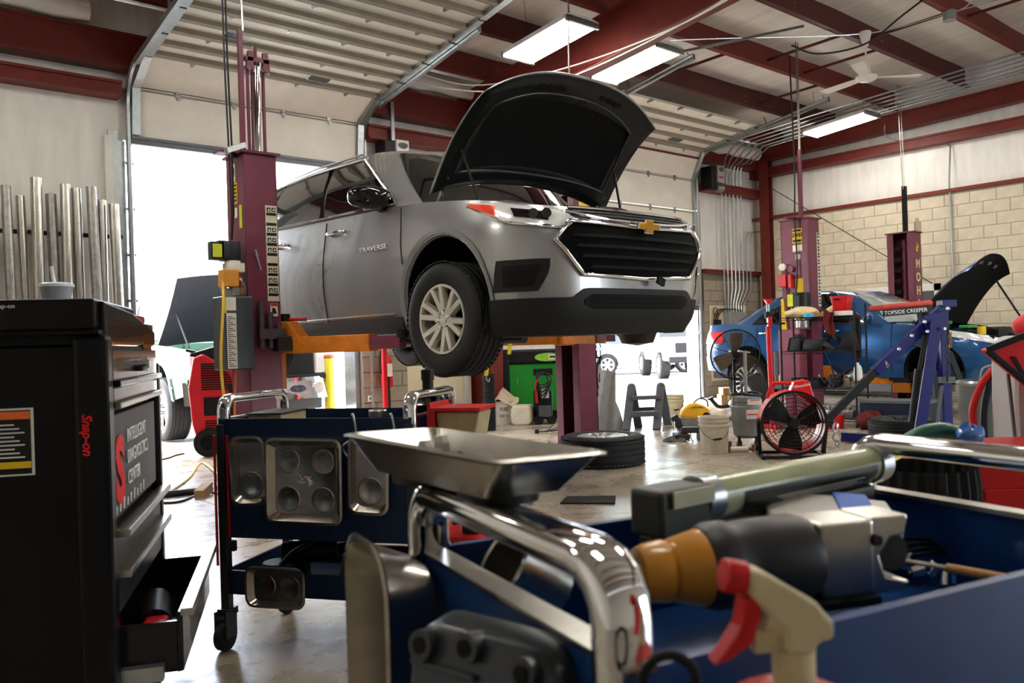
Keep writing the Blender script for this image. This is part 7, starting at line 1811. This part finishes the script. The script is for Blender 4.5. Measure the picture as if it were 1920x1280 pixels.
MB().grid(lambda a, b: Vector((lerp(-.06, .07, a)+.03*b, .03*math.sin(5*a+3*b), .16*b*(1-.5*abs(2*a-1))+.012*math.sin(9*a)))+Vector((0, random.uniform(-.008, .008), random.uniform(-.006, .006))), 10, 10).obj('film', M('bag_film', 'c6c8cc', .12, 0, .1, trans=.5), o, smooth=25, solid=.002)
o = in1('long_carton', 'long flat dark carton with a tan edge lying on the lower cart shelf', 'box', .58, .25, .226, -.25)
MB().bx(-.2, .2, -.06, .06, 0, .06).obj('carton', m_black, o, smooth=0, bev=.003)
MB().bx(-.2, .2, -.062, -.058, .03, .058).obj('edge_label', M('label_tan', 'b0a47a', .6), o, smooth=0)
o = thing('ramp_block', 'red and white low box on the floor behind the middle cart', 'box', at(600, 1030, z=0), -YAW)
MB().bx(-.12, .3, .1, .3, 0, .1).obj('box', m_redp, o, smooth=0, bev=.008); MB().bx(-.13, .31, .09, .31, .1, .13).obj('lid', m_white, o, smooth=0, bev=.004)

# ---------------------------------------------------------------- foreground cart
C2, CM2, H2_ = cart('blue utility cart in the near foreground with a chrome end handle', .079, .64, .893, .452, floor_z=.74)
MB().cyl((CL-.013, .11, .82), (CL-.02, .11, .82), .012, 12).obj('rivet', m_steel, C2, smooth=30)
def RFm(r_, f_, z, dr, df, up=None): return Matrix.Translation(cg(r_, f_, z)) @ RZ(math.degrees(heading(dr, df)))
tr = tray('long stainless tray balanced on the chrome handle of the near cart', RFm(-.065, .985, .972, .56, -.83) @ RX(-1.5), .37, .135, .045, ((-.08, 0), (.08, 0)), flare=1.35, rad=.02, mag_r=.05)
TRM = RFm(-.065, .985, .981, .56, -.83)
o = thing('bolt', 'black bolt lying in the tray on the chrome handle', 'bolt', TRM @ Vector((.02, -.01, .012)), .8)
MB().cyl((-.02, 0, .004), (.03, .0, .0), .007, 10).cyl((-.032, 0, .005), (-.018, 0, .004), .013, 6).obj('bolt', m_blackg, o, smooth=30)
for i, (x, y) in enumerate(((-.08, .02), (-.05, -.02))):
    o = thing('nut', ['farther', 'nearer'][i]+' pale nut standing in the tray on the chrome handle', 'nut', TRM @ Vector((x, y, .004)))
    MB().lathe([(.005, 0), (.011, 0), (.011, .022), (.008, .03), (.005, .03)], 6).obj('nut', m_paper, o, smooth=0)
def end2(y, z, x=-.014): return CM2 @ basis((x, y, z), (0, -1, 0), (-1, 0, 0))
tray('upright stainless tray stuck to the near end of the foreground cart', end2(.425, .735), .16, .33, .065, ((0, -.05),), flare=1.2, rad=.05, mag_r=.05)
# cast black cover on the end panel
o = thing('gear_cover', 'black cast gear cover with bolt bosses held on the end of the foreground cart', 'car part'); o.matrix_world = end2(.155, .765, -.03) @ RY(24) @ RX(-10)
poly = rrect(.19, .22, .035, 5)
MB().prism(poly, 0, .045, None, .9).obj('casting', M('cast_black', '3d4045', .3, .4, .12, 20), o, smooth=40, bev=.008, seg=3)
MB().lathe([(.074, .043), (.07, .06), (.058, .062), (.055, .047), (.04, .046), (.0, .046)], 36, T(0, -.03, 0)).obj('bearing_ring', MATS['cast_black'], o, smooth=30)
for (x, y) in ((-.065, .08), (-.01, .088), (.055, .08), (.075, .02), (-.078, .02)):
    b_ = MB().cyl((x, y, .02), (x, y, .056), .014, 14).obj('bolt_boss', MATS['cast_black'], o, smooth=30)
    MB().cyl((x, y, .055), (x, y, .0575), .008, 10).obj('bolt_hole', m_dark, b_, smooth=0)
MB().bx(-.08, .0, .06, .066, .04, .052).bx(.02, .07, .06, .066, .04, .052).obj('web', MATS['cast_black'], o, smooth=0, bev=.002)
MB().cyl((.0, -.085, .045), (.0, -.085, .075), .016, 14).obj('stud', m_steel, o, smooth=30)
# grease gun lying across the cart
def seg(name, mat, par, p, q, r_, n=20, r2=None, bev=0): return MB().cyl(p, q, r_, n, r2).obj(name, mat, par, smooth=40, bev=bev)
gp, gq = at(1320, 932, d=1.10), at(1632, 846, d=1.34)
o = thing('grease_gun', 'clear and black grease gun lying across the foreground cart', 'grease gun', (0, 0, 0))
dv = (gq-gp).normalized()
o.matrix_world = basis(gp, dv, (0, 0, 1)); GL = (gq-gp).length
MB().cyl((0, 0, 0), (GL, 0, 0), .027, 24).obj('barrel', M('barrel_clear', 'c3c99f', .2, 0, .2, 12, trans=.25), o, smooth=40)
MB().grid(lambda a, b: Vector((lerp(.05, GL*.93, a), .0285*math.cos(lerp(-3.3, -1.2, b)), .0285*math.sin(lerp(-3.3, -1.2, b)))), 10, 8).obj('barrel_label', M('label_dark', '23241f', .3, 0, .1), o, smooth=60)
for i in range(4): MB().grid(lambda a, b: Vector((lerp(.12+.01*i, .34-.02*(i % 2), a), .029*math.cos(-2.75+.14*i+.05*b), .029*math.sin(-2.75+.14*i+.05*b))), 6, 1).obj('label_print', m_paper, o, smooth=60)
for x0 in (-.02, GL-.012): MB().cyl((x0, 0, 0), (x0+.03, 0, 0), .031, 20).obj('end_cap', m_galv, o, smooth=40)
MB().box((-.06, 0, -.006), (.10, .055, .06)).box((.14, -.0, -.045), (.5, .03, .03)).obj('head', M('gun_olive', '3d3f38', .45, .1, .12), o, smooth=0, bev=.006)
MB().box((-.055, -.032, .012), (.075, .003, .02)).obj('head_label', M('label_cream', 'c9c7a8', .5), o, smooth=0)
MB().cyl((-.07, 0, -.03), (-.03, -.06, -.075), .012, 10).obj('lever', m_black, o, smooth=40)
MB().cyl((GL+.015, 0, 0), (GL+.04, 0, .004), .011, 6).cyl((GL+.04, 0, .004), (GL+.085, -.0, .012), .0135, 6).cyl((GL+.085, 0, .012), (GL+.105, 0, .016), .009, 10).obj('coupling', M('brass_bright', 'b89a4c', .28, .9, .12), o, smooth=20)
MB().tube(spl([(GL+.095, 0, .015), (GL+.13, 0, .026), (GL+.17, -.01, .036), (GL+.215, -.02, .033), (GL+.26, -.02, .012)], 6), .0145, 12).obj('hose', M('hose_green', '1f5f4c', .35, 0, .1), o, smooth=50)
# white box under the gun
o = thing('parts_box', 'white and blue parts carton lying in the foreground cart under the grease gun', 'box', at(1555, 950, d=1.14), -YAW-.2, None)
MB().box((0, .02, -.03), (.17, .11, .055), rot=(R(8), R(6), 0)).obj('carton', m_white, o, smooth=0, bev=.004)
MB().box((.035, .02, -.03), (.045, .112, .057), rot=(R(8), R(6), 0)).obj('blue_band', M('print_blue', '2a5fbf', .5, 0, .1), o, smooth=0)
MB().box((-.03, .03, -.002), (.05, .03, .003), rot=(R(8), R(6), 0)).obj('print', MATS['print_blue'], o, smooth=0)
# impact tool lying on the near rim
o = thing('air_hammer', 'grey and yellow impact tool with a steel clamp head on the near rim', 'tool', (0, 0, 0))
ip, iq = at(1195, 1075, d=.86), at(1700, 1050, d=.94)
dv = (iq-ip).normalized(); IL = (iq-ip).length
o.matrix_world = basis(ip, dv, (0, 0, 1))
MB().lathe([(0, -.005), (.026, -.0), (.030, .01), (.032, .03), (.026, .034), (.033, .04), (.04, .07), (.042, .075), (0, .075)], 24, RY(90)).obj('handle', M('tool_yellow', 'c98a2c', .35, 0, .15, 12, coat=.3), o, smooth=40)
MB().lathe([(0, .07), (.042, .07), (.046, .08), (.046, .10), (.043, .105), (.045, .125), (.047, .18), (.042, .195), (.03, .2), (0, .2)], 28, RY(90)).obj('body', M('tool_grey', '2c2b2e', .45, .1, .15, 16), o, smooth=40)
MB().box((.228, 0, .0), (.065, .06, .08)).obj('clamp_block', m_steel, o, smooth=0, bev=.004)
MB().prism([(.258, -.038), (.30, -.042), (.305, -.03), (.275, -.022), (.268, .0), (.282, .018), (.30, .02), (.305, .042), (.258, .042)], -.028, .028, XZ()).obj('jaw', m_steel, o, smooth=0, bev=.003)
MB().cyl((.262, -.034, .018), (.262, -.029, .018), .006, 12).cyl((.29, -.02, .0), (.29, .02, 0), .02, 14).obj('pivot', m_iron, o, smooth=30)
MB().box((.21, -.0, -.045), (.11, .07, .012)).obj('pad', m_black, o, smooth=0, bev=.003)
# spray bottle hung on the near side
o = thing('spray_bottle', 'cream spray bottle with red trigger and nozzle before the foreground cart', 'bottle', (0, 0, 0))
sp = at(1488, 1235, d=.63)
o.location = sp; o.rotation_euler = (0, 0, -YAW+.15)
k = .63/FPX
m_cream = M('trigger_cream', 'cbbf9c', .4, 0, .15, 12)
MB().prism([(-100*k, 165*k), (-85*k, 182*k), (-60*k, 172*k), (35*k, 112*k), (70*k, 70*k), (66*k, 40*k), (40*k, 38*k), (25*k, 18*k), (-30*k, 20*k), (-30*k, 60*k), (-90*k, 130*k)], -.013, .013, XZ()).obj('head', m_cream, o, smooth=0, bev=.004, seg=3)
MB().cyl((-60*k, 0, 85*k), (-5*k, 0, 70*k), .012, 14).bx(-80*k, 20*k, -.005, .005, 20*k, 60*k).obj('pump', m_cream, o, smooth=40)
MB().cyl((0, 0, -40*k), (0, 0, 22*k), .016, 20).obj('neck', m_cream, o, smooth=40)
MB().lathe([(0, -160*k), (.045, -158*k), (.047, -75*k), (.025, -48*k), (.019, -40*k), (0, -40*k)], 26).obj('bottle', M('bottle_red', 'a83a30', .4, 0, .1), o, smooth=40)
MB().cyl((-135*k, 0, 168*k), (-92*k, 0, 158*k), .0125, 14).obj('nozzle', m_redp, o, smooth=40, bev=.002)
MB().prism([(-100*k, 130*k), (-68*k, 132*k), (-70*k, 92*k), (-88*k, 44*k), (-135*k, 16*k), (-165*k, 8*k), (-140*k, 36*k), (-112*k, 75*k)], -.010, .010, XZ()).obj('trigger', m_redp, o, smooth=0, bev=.003)
# can behind the handle, small things in the tub
o = thing('steel_can', 'open steel can lying in the foreground cart behind the chrome handle', 'can', at(1035, 1105, d=.98), 0)
o.matrix_world = basis(at(1030, 1105, d=1.0), cg(.5, .8), cg(-.6, -.3)+Vector((0, 0, .45)))
MB().lathe([(0, 0), (.043, 0), (.043, .07), (.046, .072), (.043, .075), (.040, .073), (.040, .006), (0, .006)], 32).obj('can', m_steel, o, smooth=30)
o = thing('screwdriver', 'screwdriver with a pale wooden handle over the near rim of the foreground cart', 'screwdriver', (0, 0, 0))
a_, b_ = at(1775, 1064, d=1.06), at(1885, 1084, d=1.02)
MB().cyl(a_, b_, .006, 12).obj('handle', M('wood_pale', 'b98a55', .5, 0, .2, 30), o, smooth=40)
MB().cyl(at(1690, 1050, d=1.1), a_, .003, 8).obj('blade', m_steel, o, smooth=40)
o = tag(MB().lathe([(0, 0), (.035, 0), (.036, .004), (.012, .007), (0, .007)], 24, Matrix.Translation(at(1748, 1010, d=1.33))).obj('disc', m_yellow, smooth=30), 'yellow grinding disc in the back of the foreground cart', 'disc')
for i in range(4):
    o = tag(MB().tube(spl([at(1640+14*i, 1030+6*i, d=1.2), at(1700+20*i, 1010+9*i, d=1.25), at(1790+30*i, 1020+8*i, d=1.3), at(1880, 1040+5*i, d=1.32)], 6), .004, 6).obj('cable', m_cord, smooth=50), ['topmost', 'upper', 'lower', 'lowest'][i]+' black cable in the clutter of the foreground cart', 'cable')
for i in range(7):
    p = at(1690+16*i, 1056+5*((i*3) % 4), d=1.12+.01*i)
    o = thing('socket', ['first', 'second', 'third', 'fourth', 'fifth', 'sixth', 'seventh'][i]+' small steel socket from the left in the clutter of the foreground cart', 'socket', p, i, 'sockets in the near cart')
    MB().lathe([(.004, 0), (.008, 0), (.009, .018), (.005, .018), (.004, 0)], 12, RX(60+20*i)).obj('socket', m_chrome, o, smooth=30)
o = thing('rubber_ring', 'black rubber ring hanging on the near corner of the foreground cart', 'ring', at(1255, 1262, d=.60), -YAW)
MB().tube([(.019*math.cos(a), .0, .019*math.sin(a)-.006) for a in [2*PI*i/24 for i in range(24)]], .004, 8, closed=True).obj('ring', m_rubber, o, smooth=50)
o = thing('knob', 'round black rubber knob on the near side of the foreground cart', 'knob', CM2 @ Vector((.36, -.02, .70)), H2_)
MB().lathe([(0, 0), (.034, 0), (.038, .01), (.034, .03), (.02, .034), (0, .034)], 24, RX(90)).obj('knob', m_rubber, o, smooth=40)
# pale bits on the far rim
o = tag(MB().tube(spl([CM2 @ Vector((.13, CWd+.0, CZ+.01)), CM2 @ Vector((.12, CWd, CZ+.035)), CM2 @ Vector((.15, CWd-.0, CZ+.045)), CM2 @ Vector((.17, CWd, CZ+.04))], 5), .006, 8).obj('hook', m_paper, smooth=50), 'pale bent hook on the far rim of the foreground cart', 'hook')
o = thing('tape_roll', 'crumpled blue plastic wrap on the far chrome handle', 'wrap', at(1818, 814, d=1.42), 0)
MB().grid(lambda a, b: (lambda th, ph: Vector((.027*math.cos(th)*math.sin(ph)*(1+.15*math.sin(5*th)), .022*math.sin(th)*math.sin(ph), .014*math.cos(ph)*(1+.35*math.sin(4*th))+.004*math.sin(7*th+3*ph))))(2*PI*a, PI*b), 16, 8).obj('wrap', M('wrap_blue', '4a78c4', .15, 0, .2, 30, coat=.5), o, smooth=40)
# ================================================================ right edge: bin, red chest, vacuum with cover, barrel, hoses
s = Spot(1735, 1130, d=2.35)
o = s.thing('waste_bin', 'waste bin with a pleated black liner beyond the foreground cart', 'bin')
zr = s.L(1735, 872).z; r_ = .145
def liner(a, b):
    th = 2*PI*a; rr_ = (r_ if b < .5 else r_*.96)+.006*math.sin(th*26)*(1 if b < .95 else .3)
    return Vector((rr_*math.cos(th), rr_*math.sin(th), lerp(zr-.18, zr, min(1, b*2)) if b < .5 else lerp(zr, zr-.2, (b-.5)*2)))
MB().grid(liner, 156, 6).obj('liner', m_rubber, o, smooth=30)
MB().lathe([(0, 0), (r_*.8, 0), (r_*.97, zr-.1)], 28).obj('bin', m_grey, o, smooth=40)
s = Spot(1900, 1150, d=2.45)
o = s.thing('tool_chest', 'bright red steel tool chest behind the far handle of the foreground cart', 'tool chest')
p, q = s.L(1824, 935), s.L(2150, 848)
MB().bx(p.x, q.x, 0, .45, .12, q.z).obj('carcass', m_redp, o, smooth=0, bev=.01)
for z0 in (.2, .36, .52): MB().bx(p.x+.03, q.x-.03, -.014, .0, z0, z0+.14).obj('drawer', m_redp, o, smooth=0, bev=.004)
for x in (p.x+.06, q.x-.06): MB().cyl((x-.02, .08, .06), (x+.02, .08, .06), .06, 16).obj('caster', m_black, o, smooth=30)
s = Spot(1905, 1000, d=3.1)
o = s.thing('shop_vacuum', 'tall pale grey machine under a red and black cover at the right edge', 'machine')
zf = [s.L(1875, v).z for v in (665, 760, 900)]
MB().prism([(s.L(1874, 700).x, 1.06), (s.L(1888, 690).x, 1.10), (s.L(1990, 690).x, 1.10), (s.L(1990, 900).x, 0), (s.L(1884, 900).x, 0), (s.L(1873, 745).x, .86)], -.06, .12, XZ()).obj('body', M('vac_grey', 'b4b6b8', .4, 0, .05, 5), o, smooth=0, bev=.02)
MB().bar(s.L(1890, 700, -.13), s.L(1912, 900, -.13), .008, .01).obj('body_seam', m_grey, o, smooth=0)
cv = [s.L(u, v, -.17) for u, v in ((1842, 656), (1930, 622), (2000, 640), (2000, 800), (1930, 728))]
MB().prism([(p_.x, p_.z) for p_ in cv], .14, .20, XZ(), 1.0).obj('cover', M('cover_red', 'd3202c', .55, 0, .08, 8), o, smooth=0, bev=.012)
e_ = MB()
for i in (0, 3, 4): e_.bar(Vector((cv[i].x, -.20, cv[i].z)), Vector((cv[(i+1) % 5].x, -.20, cv[(i+1) % 5].z)), .012, .022)
e_.obj('cover_binding', m_black, o, smooth=0, bev=.003)
MB().prism([(s.L(u, v, -.2).x, s.L(u, v, -.2).z) for u, v in ((1894, 668), (1904, 668), (1924, 705), (1918, 708))], .20, .204, XZ()).obj('cover_mark', m_black, o, smooth=0)
c0 = s.L(1925, 612)
MB().ball((c0.x, -.1, c0.z), .095, 20, (1.05, 1, .62)).obj('cap', MATS['cover_red'], o, smooth=60)
MB().ball((c0.x-.01, -.1, c0.z-.04), .09, 18, (.95, .9, .5)).obj('cap_under', m_black, o, smooth=60)
MB().cyl(s.L(1899, 640, -.1), s.L(1899, 655, -.1), .02, 10).obj('stem', M('vac_stem', '9aa0a0', .4), o, smooth=30)
s = Spot(1850, 838)
s = Spot(1850, 1000, d=4.6)
o = s.thing('trash_barrel', 'grey ribbed trash barrel with a wire bail at the right, behind the hoses', 'barrel')
zt = s.L(1850, 712).z; r_ = .115
MB().lathe([(0, 0), (r_*.85, 0), (r_*.96, zt*.55), (r_*1.0, zt*.56), (r_, zt*.6), (r_*.98, zt*.61), (r_*1.02, zt*.8), (r_*1.06, zt*.81), (r_*1.06, zt), (r_*.98, zt), (r_*.9, .05), (0, .05)], 30).obj('barrel', M('barrel_grey', '6a6f74', .45, .1, .1, 8), o, smooth=30)
MB().lathe([(r_*1.07, zt*.97), (r_*1.12, zt*.985), (r_*1.07, zt)], 30).obj('rim', m_galv, o, smooth=40)
MB().tube(spl([(-r_*.6, -.1, zt), (-r_*.5, -.12, zt+.07), (r_*.1, -.12, zt+.08), (r_*.4, -.1, zt+.02)], 6), .006, 6).obj('bail', m_galv, o, smooth=40)
for (nm, lab, mat, us) in (('air_hose', 'red air hose looping down at the right edge', m_redp, ((1862, 692), (1838, 725), (1824, 768), (1828, 808), (1840, 850), (1846, 1000))), ('air_hose', 'dark blue-grey air hose looping down beside the red one', M('hose_slate', '23343c', .4, 0, .1), ((1870, 695), (1855, 725), (1846, 768), (1846, 815), (1850, 860), (1856, 1000)))):
    pts = [at(u, v, d=3.2) for u, v in us]
    pts = [p_ if p_.z > .02 else Vector((p_.x, p_.y, .02)) for p_ in pts]
    tag(MB().tube(spl(pts, 8), .0135, 10).obj(nm, mat, smooth=50), lab, 'hose')
# ================================================================ cords and small things on the floor at the left
def floor_line(name, lab, cat, uv, r_, mat):
    return tag(MB().tube(spl([at(u, v, z=r_) for u, v in uv], 8), r_, 8).obj(name, mat, smooth=50), lab, cat)
yc = [Vector((2.42, 6.2, 1.66)), at(385, 640, d=6.0), at(382, 760, d=5.9), at(390, 850, d=5.4), at(380, 868, d=5.6)]
yp = [Vector((2.45, 6.28, 1.72)), Vector((2.38, 6.1, 1.5)), Vector((2.33, 6.05, 1.0)), Vector((2.36, 6.0, .5)), Vector((2.40, 5.95, .12))]
e0 = [at(u, v, z=.01) for u, v in ((382, 868), (355, 895), (320, 920), (285, 935))]
tag(MB().tube(spl(yp+e0, 8), .011, 8).obj('extension_cord', M('cord_yellow', 'c9a63a', .45, 0, .1), smooth=50), 'yellow extension cord hanging from the lift power unit to the floor', 'cord')
tag(MB().tube(spl([Vector((2.60, 6.29, 1.7)), Vector((2.57, 6.27, 1.3)), Vector((2.52, 6.26, .95)), Vector((2.50, 6.26, .4)), Vector((2.52, 6.2, .02)), Vector((2.3, 6.0, .012))], 8), .009, 8).obj('cord', M('cord_orange', 'c9652c', .45, 0, .1), smooth=50), 'orange cord hanging in front of the maroon lift post', 'cord')
floor_line('cord', 'black cord curling on the floor by the red service machine', 'cord', ((288, 868), (300, 862), (316, 858), (330, 853), (345, 850)), .008, m_cord)
floor_line('cord', 'black cord lying along the floor from behind the cabinet to the middle cart', 'cord', ((285, 942), (330, 941), (362, 930), (385, 912), (398, 905)), .008, m_cord)
o = tag(MB().cyl(at(293, 928, z=.025), at(368, 920, z=.025), .025, 12).obj('steel_bar', m_iron, smooth=40), 'dark steel bar lying on the floor left of the middle cart', 'bar')
o = thing('wood_block', 'short block of wood on the floor left of the middle cart', 'block', at(385, 930, z=0), .3)
MB().box((0, .02, .04), (.17, .08, .075), rot=(0, R(-12), .5)).obj('block', M('wood_block', 'a98a66', .7, 0, .2, 14), o, smooth=0, bev=.004)
# yellow tie-down straps hanging under the vehicle
for (u0, v0, u1, v1, lab) in ((957, 640, 955, 664, 'yellow ratchet strap loop hanging from the right lift arm'), (914, 676, 912, 704, 'yellow strap with metal hooks hanging before the red column')):
    a_, b_ = at(u0, v0, d=8.6), at(u1, v1, d=8.6)
    o = thing('tie_down_strap', lab, 'strap', (0, 0, 0))
    MB().bar(a_+Vector((-.01, 0, 0)), b_+Vector((-.01, 0, 0)), .035, .006, up=(0, 1, 0)).bar(a_+Vector((.03, 0.02, 0)), b_+Vector((.02, 0.02, 0)), .03, .006, up=(0, 1, 0)).obj('webbing', M('strap_yellow', 'd4c734', .6), o, smooth=0)
    if u0 < 930:
        for q, sg in ((a_, 1), (b_, -1)):
            MB().tube(spl([q, q+Vector((.0, 0, .04*sg)), q+Vector((.03, 0, .06*sg)), q+Vector((.04, 0, .03*sg))], 5), .006, 6).obj('hook', m_galv, o, smooth=40)
        MB().cyl(a_, Vector((a_.x, a_.y, 1.17)), .004, 6).obj('cord', m_cord, o, smooth=40)
